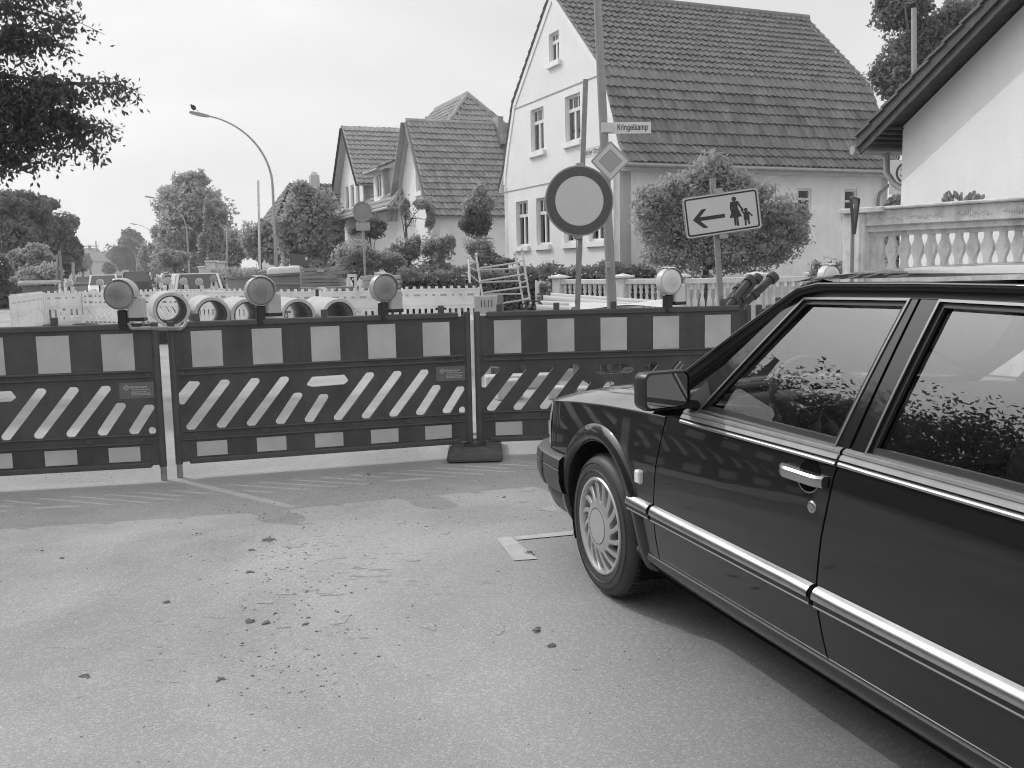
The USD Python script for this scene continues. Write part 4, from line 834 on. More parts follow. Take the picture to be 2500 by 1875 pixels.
# ---------------------------------------------------------------- balustrades of cast stone
def baluster_prof(h):
    q = np.array([(.052, 0), (.052, .05), (.036, .07), (.050, .10), (.062, .17), (.066, .25), (.058, .36), (.040, .48), (.030, .56), (.034, .62), (.046, .68), (.046, .72), (.034, .76), (.050, .86), (.052, .92), (.052, 1.0)]); q[:, 1] *= h; return q
def balustrade(name, label, pillars, ztop, zbot, pitch, flat=False, cap=True, m='cast_stone_clean', base_z=0.0, rail_h=.12):
    th_ = Thing(name, label, 'balustrade', [pillars[0][0], pillars[0][1], base_z])
    P = [np.array([*p, 0.0]) for p in pillars]
    for p in P:
        d = P[1] - P[0]; d /= np.linalg.norm(d); fr = frame(p, d, np.cross(UP, d))
        pw = .13; q = th_.add('pillar', MB().box([-pw, -pw, base_z], [pw, pw, ztop + .03], fr, bev=.015), m, world=True)
        if cap:
            v = np.array([[-.2, -.2, ztop + .03], [.2, -.2, ztop + .03], [.2, .2, ztop + .03], [-.2, .2, ztop + .03], [-.2, -.2, ztop + .07], [.2, -.2, ztop + .07], [.2, .2, ztop + .07], [-.2, .2, ztop + .07], [0, 0, ztop + .13]])
            th_.add('cap', MB().raw(to_frame(v, fr), np.array([[0, 2, 1], [0, 3, 2], [0, 1, 5], [0, 5, 4], [1, 2, 6], [1, 6, 5], [2, 3, 7], [2, 7, 6], [3, 0, 4], [3, 4, 7], [4, 5, 8], [5, 6, 8], [6, 7, 8], [7, 4, 8]])), m, parent=q, world=True)
    for a, b in zip(P[:-1], P[1:]):
        d = b - a; L = np.linalg.norm(d); d /= L; n_ = np.cross(UP, d); fr = frame(a, d, n_)
        th_.add('rail', MB().box([.13, -.10, ztop - rail_h], [L - .13, .10, ztop], fr, bev=.012), m, world=True)
        th_.add('plinth_rail', MB().box([.13, -.10, base_z], [L - .13, .10, zbot], fr, bev=.012), m, world=True)
        n = max(1, int(round((L - .26) / pitch)))
        for k in range(n):
            x = .13 + (k + .5) * (L - .26) / n; H_ = ztop - rail_h - zbot
            th_.add('baluster', MB().lathe(baluster_prof(H_) * [1.0 * pitch / .17, 1], 12, frame(a + d * x + UP * zbot, d, n_)), m, world=True, smooth=50)
    return th_
bpx = [(1365, 24.0), (1520, 22.5), (1656, 21.4), (1846, 21.1), (1990, 20.9)]
balustrade('garden_balustrade', 'low cast stone balustrade before the white house garden', [tuple(atY(x, 690, Y)[:2]) for x, Y in bpx], 1.15, .42, .162)
tb = [tuple(atY(2100, 600, 13.5)[:2]), tuple(atY(2700, 600, 11.0)[:2])]
tbd = Thing('terrace_balustrade', 'tall cast stone terrace balustrade with carved frieze beside the corner house', 'balustrade', [*tb[0], 0])
a_, b_ = np.array([*tb[0], 0]), np.array([*tb[1], 0]); d_ = b_ - a_; L_ = np.linalg.norm(d_); d_ /= L_; n_ = np.cross(UP, d_); fb = frame(a_, d_, n_)
zt_ = 2.16
tp = tbd.add('pillar', MB().box([-.17, -.17, 0], [.17, .17, zt_ - .04], fb, bev=.015), 'cast_stone', world=True)
tbd.add('cap', MB().box([-.21, -.22, zt_ - .04], [.46, .22, zt_ + .035], fb, bev=.012), 'cast_stone', parent=tp, world=True)
tbd.add('pillar_panel', MB().box([-.10, -.18, 1.0], [.10, .18, zt_ - .12], fb, bev=.008), 'cast_stone', parent=tp, world=True)
tbd.add('coping', MB().box([.46, -.19, zt_ - .01], [L_, .19, zt_ + .035], fb, bev=.014), 'cast_stone', world=True)
fz = tbd.add('frieze', MB().box([.17, -.145, zt_ - .22], [L_, .145, zt_ - .01], fb, bev=.008), 'cast_stone', world=True)
tbd.add('underside_rail', MB().box([.17, -.10, zt_ - .30], [L_, .10, zt_ - .22], fb), 'cast_stone', world=True)
tbd.add('foot_wall', MB().box([.17, -.14, 0], [L_, .14, 1.30], fb, bev=.01), 'cast_stone', world=True)
tbd.add('spandrel', MB().box([.172, -.05, zt_ - .36], [L_, .05, zt_ - .30], fb), 'cast_stone', world=True)
nb = int((L_ - .3) / .187)
hb = zt_ - .36 - 1.30
for k in range(nb):                                     # flat cut-out balusters with wavy edges
    x = .30 + k * .187; zz = np.linspace(0, hb, 30); w_ = .055 + .022 * np.cos((zz / hb) * 2 * np.pi * 1.55 + .4)
    pg = Polygon(list(zip(x - w_, zz)) + list(zip((x + w_)[::-1], zz[::-1]))); v = MB().prism(pg, None, .085, -.0425).arrays()
    P3 = a_ + np.outer(v[0][:, 0], d_) + np.outer(v[0][:, 2], n_) + np.outer(v[0][:, 1] + 1.30, UP)
    tbd.add('baluster', (P3, v[1]), 'cast_stone', world=True)
sgn = -1                                                # carved garlands on the outer face (towards the road)
out = -n_ if (-n_)[1] < 0 else n_
for k in range(6):
    e = MB(); x0 = .24 + k * .60; r2 = np.random.default_rng(40)
    for j in range(13):
        q = x0 + j * .030; hgt = .026 + .05 * math.exp(-((j - 6) / 2.6) ** 2); zc = zt_ - .115 + .012 * math.sin(j * 1.7)
        e.tm(trimesh.creation.icosphere(subdivisions=1), np.vstack([np.column_stack([d_ * .012, out * .012, UP * hgt * .55, a_ + d_ * q + out * .146 + UP * zc]), [0, 0, 0, 1]]))
    e.tube([a_ + d_ * (x0 + .37 + .02 * i) + out * .148 + UP * (zt_ - .10 - .05 * abs(math.sin(i * 1.2))) for i in range(5)], .008, 6)
    tbd.add('garland', e, 'cast_stone', parent=fz, world=True, smooth=60)
# ---------------------------------------------------------------- white plastic site fences
def site_fence(label, p0, p1, kind='bars', h=1.05, z0=0.0, marks=True, group=None):
    p0, p1 = np.array([*p0[:2], z0]), np.array([*p1[:2], z0]); d = p1 - p0; L = np.linalg.norm(d); d /= L
    th_ = Thing('site_fence', label, 'fence', p0, math.atan2(d[1], d[0]), group)
    fr = frame((0, 0, 0), (1, 0, 0), (0, 0, 1)); hs = h - .06
    P = sbox(0.02, .07, L - .02, hs); hol = []
    if kind == 'bars':
        n = int(L / .165)
        for k in range(n):
            x = .08 + (k + .5) * (L - .16) / n
            if abs(k - n // 2) < 1 or (n > 9 and k == n // 2 - 1): continue
            hol.append(sbox(x - .034, .19, x + .034, .50))
        xm = .08 + (n // 2) * (L - .16) / n; hol += [sbox(xm - .14, .46, xm + .14, .52), sbox(xm - .03, .20, xm + .03, .26)]
    else:
        k = 0
        while .12 + .24 * k < L - .35:
            x = .10 + .24 * k; hol.append(Polygon([(x + .28, .20), (x + .36, .20), (x + .08, .56), (x, .56)])); k += 1
    P = P.difference(unary_union(hol))
    n = int(L / .19)
    for k in range(n): x = .06 + (k + .5) * (L - .12) / n; P = P.union(sbox(x - .034, hs - .01, x + .034, h))
    th_.add('panel', MB().prism(P, fr, .03, -.015), 'fence_white')
    for z in (hs - .03, .58, .13): th_.add('rib', MB().box([.02, -.022, z], [L - .02, .022, z + .025]), 'fence_white')
    for x in (.03, L - .03): th_.add('post', MB().tube([[x, 0, 0], [x, 0, h - .03]], .025, 8), 'fence_white')
    if marks:
        mk_ = MB(); x = .12; j = 0
        while x < L - .2:
            w = (.07, .16, .05)[j % 3]
            for z in ((.88, .70) if kind == 'diag' else (.84,)): mk_.box([x, -.0185, z - .03], [x + w, -.014, z + .02])
            x += w + .13; j += 1
        if kind == 'diag':
            x = .12
            while x < L - .2: mk_.box([x, -.0185, .09], [x + .12, -.014, .13]); x += .2
        th_.add('printed_marks', mk_, 'fence_print' if kind == 'diag' else 'fence_print_pale', kind='stuff')
    for x in (.12, L - .12): th_.add('foot', MB().box([x - .1, -.35, 0], [x + .1, .35, .07], bev=.01), 'rubber_base')
    return th_
FB = lambda x, Z: atY(x, 690, Z)[:2]
FENCES = [('far left white site fence running towards the left hedge', 20, 23.5, 101, 28.0, 'bars', 0), ('white barred site fence second from the left', 103, 28.2, 196, 28.4, 'bars', 0),
    ('white site fence with slanting slots and many dark printed marks', 198, 28.4, 330, 27.2, 'diag', 0), ('white site fence behind the leftmost concrete pipe', 334, 27.5, 470, 26.5, 'diagp', 0),
    ('white site fence behind the second and third concrete pipes', 474, 26.5, 648, 25.3, 'barsp', 0), ('white site fence just right of the second round barrier lamp', 655, 23.6, 769, 23.2, 'bars', 0),
    ('white site fence with scribbled graffiti behind the rightmost pipe', 777, 22.8, 972, 22.7, 'bars', 0), ('white site fence with tall narrow slots left of the leaning trestle', 978, 23.6, 1172, 23.4, 'bars', 0),
    ('white site fence with two dark squares behind the square sign post', 1306, 25.6, 1480, 25.4, 'bars', .10)]
for lb, x0, Z0, x1, Z1, kd, z0 in FENCES:
    th_ = site_fence(lb, FB(x0, Z0), FB(x1, Z1), 'diag' if kd.startswith('diag') else 'bars', z0=z0)
    if 'two dark squares' in lb:
        th_.add('dark_square', MB().box([.12, -.02, .62], [.30, -.016, .92]), 'fence_print'); th_.add('dark_square', MB().box([.62, -.02, .62], [.95, -.016, .92]), 'fence_print')
    if 'graffiti' in lb:
        e = MB(); P_ = [[1.52 + .5 * t_ + .05 * math.sin(19 * t_), -.022, .78 + .07 * math.sin(31 * t_) + .12 * t_] for t_ in np.linspace(0, 1, 40)]; e.tube(P_, .011, 5); th_.add('scribble', e, 'fence_print')
# ---------------------------------------------------------------- five concrete pipes in a row
def pipe(lb, px, py, Z, r=.375, L=2.4):
    c = atY(px, py, Z); fr_o = np.array([c[0], c[1], 0]); ang = math.atan2(S[1], S[0])
    th_ = Thing('concrete_pipe', lb, 'pipe', fr_o, ang)      # local x runs away along the street
    fr = frame([0, 0, c[2]], (0, 1, 0), (0, 0, 1))             # third axis = +x
    ri, rs = r * .77, r * .815
    prof = [(rs, 0), (r - .012, 0), (r, .012), (r, L), (r * .86, L), (r * .86, L + .10), (ri, L + .10), (ri, .10), (rs, .085), (rs, 0)]
    th_.add('shell', MB().lathe(prof, 48, fr), 'concrete', smooth=35)
    th_.add('gasket', MB().lathe([(rs - .002, .02), (rs - .026, .022), (rs - .026, .06), (rs - .002, .062)], 40, fr), 'gasket', smooth=50)
    for y in (-.22, .22): th_.add('timber', MB().box([.3, y - .3, 0], [.45, y + .3, max(.02, c[2] - r + .012)]), 'wood_dark')
    return th_
for lb, px, py, Z in [('leftmost concrete pipe of the row behind the barriers, standing highest', 419, 757, 20.0), ('second concrete pipe from the left in the row behind the barriers', 519, 768, 20.4), ('middle concrete pipe partly hidden by a round lamp', 607, 771, 20.6), ('fourth concrete pipe from the left in the row behind the barriers', 729, 771, 20.6), ('rightmost concrete pipe of the row behind the barriers', 829, 771, 20.6)]: pipe(lb, px, py, Z)

# ---------------------------------------------------------------- small site lamps on the far fences
def small_lamp(lb, px, py, Z, big=1.0, proto=[None]):
    c = atY(px, py, Z); 
    if proto[0] is None:
        t_ = Thing('site_lamp', lb, 'lamp', c); fr = frame((0, 0, 0), (1, 0, 0), (0, 0, 1))
        t_.add('lens', MB().lathe([(0, .06), (.07, .05), (.10, .03), (.10, 0)], 20, fr), 'lamp_body', smooth=50); t_.add('housing', MB().lathe([(.10, .03), (.112, .03), (.112, -.03), (.05, -.05), (0, -.05)], 20, fr), 'lamp_body_white', smooth=50)
        t_.add('battery_box', MB().box([.02, -.04, -.26], [.13, .05, -.10], bev=.01), 'lamp_body_white'); t_.add('bracket', MB().box([-.03, -.03, -.30], [.03, .03, -.09]), 'black_plastic'); proto[0] = t_; return t_
    return proto[0].copy(c, 0, lb)
for lb, px, py, Z in [('small pale lamp on the far left site fence before the bin', 170, 692, 29), ('small pale lamp before the white hatchback bonnet', 244, 690, 30), ('small lamp left of the white estate car', 386, 683, 31), ('small lamp before the windscreen pillar of the white estate car', 410, 686, 29), ('small lamp before the tailgate of the white estate car', 448, 687, 29), ('small lamp before the right edge of the white estate car', 486, 688, 29)]: small_lamp(lb, px, py, Z)
for lb, px, Z in [('dark faced lamp before the left white gate post', 522, 30), ('dark faced lamp before the clipped hedge', 561, 30)]:
    c = atY(px, 680, Z); t_ = Thing('site_lamp', lb, 'lamp', c); fr = frame((0, 0, 0), (1, 0, 0), (0, 0, 1))
    t_.add('lens', MB().lathe([(0, .05), (.09, .04), (.115, .01)], 20, fr), 'lens_amber', smooth=50); t_.add('housing', MB().lathe([(.115, .02), (.125, .02), (.10, -.05), (0, -.05)], 20, fr), 'lamp_body', smooth=50)
    t_.add('foot_box', MB().raw([[-.13, -.05, -.34], [.13, -.05, -.34], [.13, .05, -.34], [-.13, .05, -.34], [-.07, -.05, -.1], [.07, -.05, -.1], [.07, .05, -.1], [-.07, .05, -.1]], [[0, 3, 2, 1], [4, 5, 6, 7], [0, 1, 5, 4], [1, 2, 6, 5], [2, 3, 7, 6], [3, 0, 4, 7]]), 'lamp_body_white'); t_.add('bracket', MB().box([-.03, -.07, -.22], [.03, -.04, -.11]), 'black_plastic')

# ---------------------------------------------------------------- arched street lamps
def street_lamp(lb, a, b=7.05, H=8.15, proto=[None]):
    o = place(a, b); ang = math.atan2(-T[1], -T[0])         # local x = over the road
    if proto[0] is None:
        t_ = Thing('street_lamp', lb, 'street lamp', o, ang)
        t_.add('pole', MB().tube([[0, 0, 0], [0, 0, .5], [0, 0, 2.5], [0, 0, 5.2]], [.085, .085, .075, .055], 16), 'lamp_steel', smooth=60)
        th = np.linspace(0, 1, 22); P = np.stack([2.55 * (1 - np.cos(th * 1.42)) / (1 - math.cos(1.42)), 0 * th, 5.2 + 2.85 * np.sin(th * 1.42) / math.sin(1.42)], 1)
        t_.add('arm', MB().tube(P, np.linspace(.054, .030, 22), 12), 'lamp_steel', smooth=60)
        d = P[-1] - P[-2]; d /= np.linalg.norm(d); e = P[-1]; n_ = np.cross(d, [0, 1, 0]); m = MB(); secs = []
        for q, w, h in ((-.08, .045, .05), (.0, .075, .065), (.3, .11, .085), (.66, .12, .06), (.74, .07, .02)): c = e + d * q; secs.append([c + np.array([0, sy * w, 0]) + n_ * sz * h * (1.0 if sz < 0 else .6) for sy, sz in ((-1, 1), (-.7, -1), (.7, -1), (1, 1))])
        A = np.array(secs)
        if n_[2] > 0: A = A
        P4 = np.concatenate([A, A[:, :1]], 1); m.grid(P4); m.raw(A[0], [[0, 1, 2, 3]]); m.raw(A[-1], [[3, 2, 1, 0]])
        lh = t_.add('lamp_head', m, 'lamp_steel'); t_.add('diffuser', MB().bar(e + d * .12 - [0, 0, .055], e + d * .66 - [0, 0, .03], .13, .03), 'lens_clear', parent=lh); t_.add('door', MB().box([-.03, -.09, .9], [.03, -.07, 1.3]), 'galvanised_dull')
        proto[0] = t_; t_.tip = e + d * .55; return t_
    return proto[0].copy(o, ang, lb)
lamps_ = [street_lamp('nearest arched street lamp, a bird sitting on its head', 42.6), street_lamp('second arched street lamp down the right side of the street', 88.5), street_lamp('third arched street lamp, its head before the sky left of the big tree', 135), street_lamp('fourth arched street lamp down the street', 182), street_lamp('fifth arched street lamp down the street', 226)]
street_lamp('small far arched lamp on the other side where the street bends', 370, -10.5)
c_, s_ = math.cos(lamps_[0].rot), math.sin(lamps_[0].rot); tp_ = lamps_[0].tip; bp = lamps_[0].loc + [c_ * tp_[0], s_ * tp_[0], tp_[2] + .09]
bd = Thing('bird', 'small dark bird perched on the nearest street lamp head', 'bird', bp, lamps_[0].rot)
bm = trimesh.creation.icosphere(subdivisions=2); v = np.array(bm.vertices); v = np.stack([v[:, 0] * .07, v[:, 1] * .05, v[:, 2] * .06], 1); a_t = .9
body = MB().raw(np.stack([v[:, 0] * math.cos(a_t) - v[:, 2] * math.sin(a_t), v[:, 1], v[:, 0] * math.sin(a_t) + v[:, 2] * math.cos(a_t) + .08], 1) * 1.6, bm.faces); hd = np.array(bm.vertices) * .045 + [.075, 0, .215]; body.raw(hd, bm.faces); body.bar([.11, 0, .215], [.155, 0, .21], .014); body.bar([-.05, 0, .08], [-.19, 0, -.02], .05, .015); body.bar([0, .02, .05], [0, .02, -.05], .01); body.bar([0, -.02, .05], [0, -.02, -.05], .01)
bd.add('body', body, 'bird', smooth=60)
# slim second lamp arm beyond the trees on the left, A-frame of poles, bin, planter
def pole(name, lb, cat, pts, r, m='galvanised_dull'):
    t_ = Thing(name, lb, cat, [pts[0][0], pts[0][1], 0]); t_.add('shaft', MB().tube(pts, r, 10), m, world=True, smooth=50); return t_
def gp(x, y, Z): return atY(x, y, Z)
def gz(x, Z): q = atY(x, 690, Z); return np.array([q[0], q[1], 0])
pole('leaning_pole', 'left leaning pole of the pair before the left hedge', 'pole', [gz(130, 31), gp(141, 622, 31)], .045); pole('leaning_pole', 'right leaning pole of the pair before the left hedge', 'pole', [gz(152, 31), gp(145, 612, 31)], .045)
pole('thin_mast', 'thin tilted mast left of the white hatchback', 'pole', [gz(225, 70), gp(216, 618, 70)], .07)
pole('thin_mast', 'white thin mast before the dark left trees', 'pole', [gz(180, 60), gp(178, 640, 60)], .09, 'lamp_steel')
pole('flag_pole', 'tall white pole before the dark roofed house', 'pole', [gz(634, 50), gp(630, 440, 50)], .06, 'bag_white')
pole('sign_post', 'slim bare post left of the clipped hedge', 'pole', [gz(550, 44), gp(555, 552, 44)], .05, 'lamp_steel')
bn = gz(188, 34); t_ = Thing('wheelie_bin', 'grey wheeled bin behind the left site fences', 'bin', bn); t_.add('body', MB().box([-.26, -.3, .1], [.26, .3, 1.15], bev=.03), 'panel_grey'); t_.add('lid', MB().box([-.29, -.34, 1.15], [.29, .34, 1.24], bev=.03), 'panel_mid'); t_.add('handle', MB().tube([[-.2, .36, 1.14], [.2, .36, 1.14]], .02, 8), 'black_plastic')
pn = gz(97, 30); t_ = Thing('stone_planter', 'wide stone planter bowl at the left hedge', 'planter', pn)
t_.add('bowl', MB().lathe([(0, .0), (.28, 0), (.33, .2), (.46, .85), (.5, 1.18), (.47, 1.2)], 26), 'stone', smooth=40); t_.add('rim', MB().lathe([(.44, 1.24), (.60, 1.24), (.62, 1.30), (.58, 1.36), (.42, 1.34)], 30), 'concrete', smooth=40)

# ---------------------------------------------------------------- sign seen from behind with small plate
c = gz(893, 29); t_ = Thing('round_sign_back', 'grey back of a round road sign with a small plate below', 'traffic sign', c)
t_.add('post', MB().tube([c, gp(884, 500, 29)], .035, 10), 'lamp_steel', world=True, smooth=50)
ct = gp(885, 516, 28.9); f_ = frame(ct, (1, 0, 0), UP); t_.add('disc', MB().prism(Point(0, 0).buffer(.285, 24), f_, .02, -.02), 'panel_grey', world=True); t_.add('rim', MB().prism(Point(0, 0).buffer(.30, 24).difference(Point(0, 0).buffer(.27, 24)), f_, .03, -.01), 'lamp_steel', world=True)
t_.add('small_plate', MB().box([-.21, -.57, -.01], [.21, -.33, .01], frame(ct, (1, 0, 0), UP)), 'lamp_steel', world=True); e = MB()
for k, w in enumerate((.16, .12, .15)): e.box([-w, -.40 - .06 * k, .011], [w, -.375 - .06 * k, .014], frame(ct, (1, 0, 0), UP))
t_.add('print', e, 'fence_print_pale', world=True)

# ---------------------------------------------------------------- parked and driving cars far down the street
def far_car(name, lb, o, ang, L, W, H, hood, m, van=False, rear=False):
    """x forward; simple but shaped body: lower body, cabin, windows, wheels, lamps"""
    t_ = Thing(name, lb, 'car', o, ang); hw = W / 2; zb, zs = .22, H * .58
    prof = [(-L/2, zb + .1), (-L/2, zs - .04), (-L/2 + .1, zs), (L/2 - hood, zs + .02), (L/2 - .25, zs - .12), (L/2, zs - .28), (L/2, zb + .08), (L/2 - .1, zb), (-L/2 + .1, zb)]
    t_.add('body', MB().prism(Polygon(prof).buffer(-.04).buffer(.04), frame((0, hw, 0), (1, 0, 0), (0, 0, 1)), W), m)
    cf, cr2 = L/2 - hood + (.1 if not van else .25), -L/2 + (.06 if van or rear else .35)
    A = np.array([[cr2, -hw + .04, zs], [cf, -hw + .04, zs], [cf, hw - .04, zs], [cr2, hw - .04, zs], [cr2 + .22, -hw + .18, H - .03], [cf - (.62 if not van else .35), -hw + .18, H - .03], [cf - (.62 if not van else .35), hw - .18, H - .03], [cr2 + .22, hw - .18, H - .03]])
    t_.add('cabin', MB().raw(A, [[4, 5, 6, 7], [0, 1, 5, 4], [1, 2, 6, 5], [2, 3, 7, 6], [3, 0, 4, 7]]), m)
    def pane(i0, i1, i2, i3, out, k=.12):
        P = A[[i0, i1, i2, i3]]; c = P.mean(0); Q = c + (P - c) * (1 - k) + np.array(out) * .012; return MB().raw(Q, [[0, 1, 2, 3]])
    t_.add('windscreen', pane(1, 2, 6, 5, (1, 0, .5)), 'car_window'); t_.add('rear_window', pane(3, 0, 4, 7, (-1, 0, .4)), 'car_window'); t_.add('side_window', pane(0, 1, 5, 4, (0, -1, .3)), 'car_window'); t_.add('side_window', pane(2, 3, 7, 6, (0, 1, .3)), 'car_window')
    for x in (-L/2 + .75, L/2 - .8):
        for y in (-1, 1): t_.add('wheel', MB().tube([[x, y * (hw - .17), .31], [x, y * (hw + .01), .31]], .31, 18), 'rubber')
    for y in (-1, 1): t_.add('headlight', MB().box([L/2 - .12, y * (hw - .34) - .16, zs - .30], [L/2 + .015, y * (hw - .34) + .16, zs - .15], bev=.03), 'lens_clear'); t_.add('tail_light', MB().box([-L/2 - .012, y * (hw - .14) - .09, zs - .3], [-L/2 + .1, y * (hw - .14) + .09, zs - .05], bev=.02), 'tail_lamp'); t_.add('mirror', MB().box([cf - .35, y * (hw + .08) - .09, zs + .02], [cf - .22, y * (hw + .08) + .09, zs + .16], bev=.03), m)
    t_.add('bumper', MB().box([L/2 - .06, -hw + .03, zb + .05], [L/2 + .05, hw - .03, zb + .22], bev=.03), 'car_trim'); t_.add('rear_bumper', MB().box([-L/2 - .05, -hw + .03, zb + .05], [-L/2 + .06, hw - .03, zb + .22], bev=.03), 'car_trim'); t_.add('number_plate', MB().box([L/2 + .05, -.26, zb + .08], [L/2 + .06, .26, zb + .19]), 'sign_white_bright')
    return t_
aT = math.atan2(-S[1], -S[0]); aA = math.atan2(S[1], S[0])
far_car('hatchback', 'white hatchback facing us in the middle of the far street', gz(253, 56), aT, 3.9, 1.75, 1.55, .95, 'car_white', rear=True)
far_car('small_car', 'small dark car beside the white hatchback', gz(214, 66), aT, 3.7, 1.65, 1.45, .9, 'car_dark', rear=True)
far_car('delivery_van', 'dark van seen from behind right of the white hatchback', gz(332, 62), aA, 4.5, 1.8, 1.70, .7, 'car_dark', van=True)
far_car('estate_car', 'white estate car with open tailgate window at the right kerb', gz(472, 37), aA, 4.6, 1.8, 1.52, 1.1, 'car_white', rear=True)
far_car('silver_car', 'silver estate car half hidden before the white estate car', gz(432, 44), aA, 4.5, 1.75, 1.5, 1.1, 'car_silver', rear=True)
far_car('distant_car', 'distant silver car left of the dark van', gz(304, 84), aT, 4.2, 1.75, 1.5, 1.0, 'car_silver', rear=True)

# ---------------------------------------------------------------- building site stores
def stack(name, lb, x0, x1, Z, z0, n, th, m, dp=1.1, jit=.04):
    a, b = atY(x0, 690, Z), atY(x1, 690, Z); t_ = Thing(name, lb, 'panel stack', [(a[0] + b[0]) / 2, Z, 0]); w = (b[0] - a[0]) / 2
    if z0 > .05:
        for x in (-w * .7, w * .7): t_.add('bearer', MB().box([x - .06, -dp/2, 0], [x + .06, dp/2, z0]), 'wood_dark')
    for k in range(n):
        j = rng.uniform(-jit, jit); q = MB().box([-w + j, -dp/2 + j, z0 + k * th + .005], [w + j, dp/2 + j, z0 + (k + 1) * th - .012], bev=.006); t_.add('panel', q, m)
    return t_
st1 = stack('shuttering_stack', 'tall stack of grey shuttering panels behind the fence', 746, 834, 27.5, .95, 6, .105, 'panel_grey'); st1.add('label_plate', MB().box([-.05, -.62, 1.45], [.14, -.585, 1.53]), 'board_pale')
st2 = stack('shuttering_stack', 'low wide stack of grey panels below the tall stack', 738, 868, 26.0, .62, 4, .11, 'panel_mid'); st2.add('label_plate', MB().box([.1, -.62, .95], [.3, -.585, 1.03]), 'board_pale')
st3 = stack('board_stack', 'pale stack of boards under the round bush by the fence', 888, 978, 26.5, .85, 4, .12, 'board_pale')
c = gz(860, 25.5); t_ = Thing('white_frame_post', 'short white slotted post before the panel stacks', 'post', c); t_.add('frame', MB().box([-.12, -.05, 0], [-.06, .05, 1.38]).box([.06, -.05, 0], [.12, .05, 1.38]).box([-.06, -.05, 1.3], [.06, .05, 1.38]), 'bag_white'); t_.add('foot', MB().box([-.2, -.2, 0], [.2, .2, .06]), 'panel_mid')
sk = gz(662, 30); t_ = Thing('skip', 'grey steel skip behind the middle site fence', 'skip', sk)
t_.add('body', MB().prism(Polygon([(-1.1, 0.15), (1.1, .15), (1.55, 1.42), (-1.1, 1.30)]), frame((0, .9, 0), (1, 0, 0), (0, 0, 1)), 1.8), 'panel_grey'); t_.add('rim', MB().bar([-1.12, -.92, 1.32], [1.55, -.92, 1.44], .08, .07), 'panel_mid'); t_.add('hook_bar', MB().tube([[-1.1, -.5, .5], [-1.2, 0, .5], [-1.1, .5, .5]], .04, 8), 'panel_mid')
s2_ = gz(695, 28.6); t_ = Thing('low_skip', 'long low grey trough before the skip', 'skip', s2_); t_.add('body', MB().prism(Polygon([(-.5, .2), (.55, .2), (.72, 1.12), (-.50, 1.16)]), frame((0, .6, 0), (1, 0, 0), (0, 0, 1)), 1.2), 'panel_mid'); t_.add('rim', MB().bar([-.52, -.61, 1.15], [.73, -.61, 1.11], .05, .05), 'panel_grey')
for k, (px, h, w) in enumerate([(673, 1.62, .26), (697, 1.64, .30), (720, 1.66, .28)]):
    b0 = gz(px, 31.5); t_ = Thing('white_bag', ('white bulk bag nearest the lamp pole on the left', 'white bulk bag in the middle of three behind the skip', 'white bulk bag at the right of three behind the skip')[k], 'bag', b0); m = trimesh.creation.icosphere(subdivisions=3); v = np.array(m.vertices); v = np.sign(v) * np.abs(v) ** .45 * [w, w, .42]; v += .02 * meshkit.noise(v * 4 + k)[:, None] if hasattr(meshkit, 'noise') else 0; t_.add('bag', MB().raw(v + [0, 0, h - .42], m.faces), 'bag_white', smooth=60); t_.add('pallet', MB().box([-w, -w, .05], [w, w, h - .82]), 'wood_dark'); t_.add('loop', MB().tube([[-w*.6, 0, h - .02], [-w*.5, 0, h + .06], [-w*.2, 0, h + .06], [-w*.1, 0, h - .02]], .015, 6), 'bag_white')
ob = gz(733, 27.8); t_ = Thing('board_sign_back', 'dark back of a rectangular site board on a leaning post', 'sign', ob); ct = gp(729, 635, 27.8)
t_.add('post', MB().tube([ob + [.05, 0.04, 0], gp(731, 622, 27.8) + [0, .04, 0]], .03, 8), 'lamp_steel', world=True); t_.add('board', MB().box([-.25, -.16, -.02], [.28, .17, 0], frame(ct, (1, 0.0, -.03), UP)), 'sign_back_dark', world=True); t_.add('white_patch', MB().box([.19, .0, 0.001], [.26, .09, .004], frame(ct, (1, 0, -.03), UP)), 'sign_white', world=True)
dr = gz(788, 24.2); t_ = Thing('drain_pipe_end', 'short plastic pipe end with dark mouth below the panel stacks', 'pipe', dr); t_.add('tube', MB().lathe([(.15, 0), (.19, 0), (.19, .8), (.15, .8)], 24, frame((0, 0, .88), (1, 0, 0), (0, 0, 1))), 'board_pale', smooth=40); t_.add('dark_core', MB().lathe([(0, -.3), (.15, -.3)], 24, frame((0, 0, .88), (1, 0, 0), (0, 0, 1))), 'gasket'); t_.add('block', MB().box([-.2, -.7, 0], [.2, 0.1, .69]), 'panel_mid')
# white gate posts of the neighbouring garden
for k, (px, lb) in enumerate([(520, 'wide white gate post left of the clipped hedge'), (541, 'narrow white gate post beside the clipped hedge'), (500, 'short white gate post behind the white estate car')]):
    c = gz(px, 46); t_ = Thing('gate_post', lb, 'post', c); h = (2.0, 1.95, 1.75)[k]; w = (.24, .17, .2)[k]; t_.add('shaft', MB().box([-w, -w, 0], [w, w, h], bev=.02), 'bag_white'); t_.add('cap', MB().box([-w - .04, -w - .04, h], [w + .04, w + .04, h + .08], bev=.02), 'bag_white')

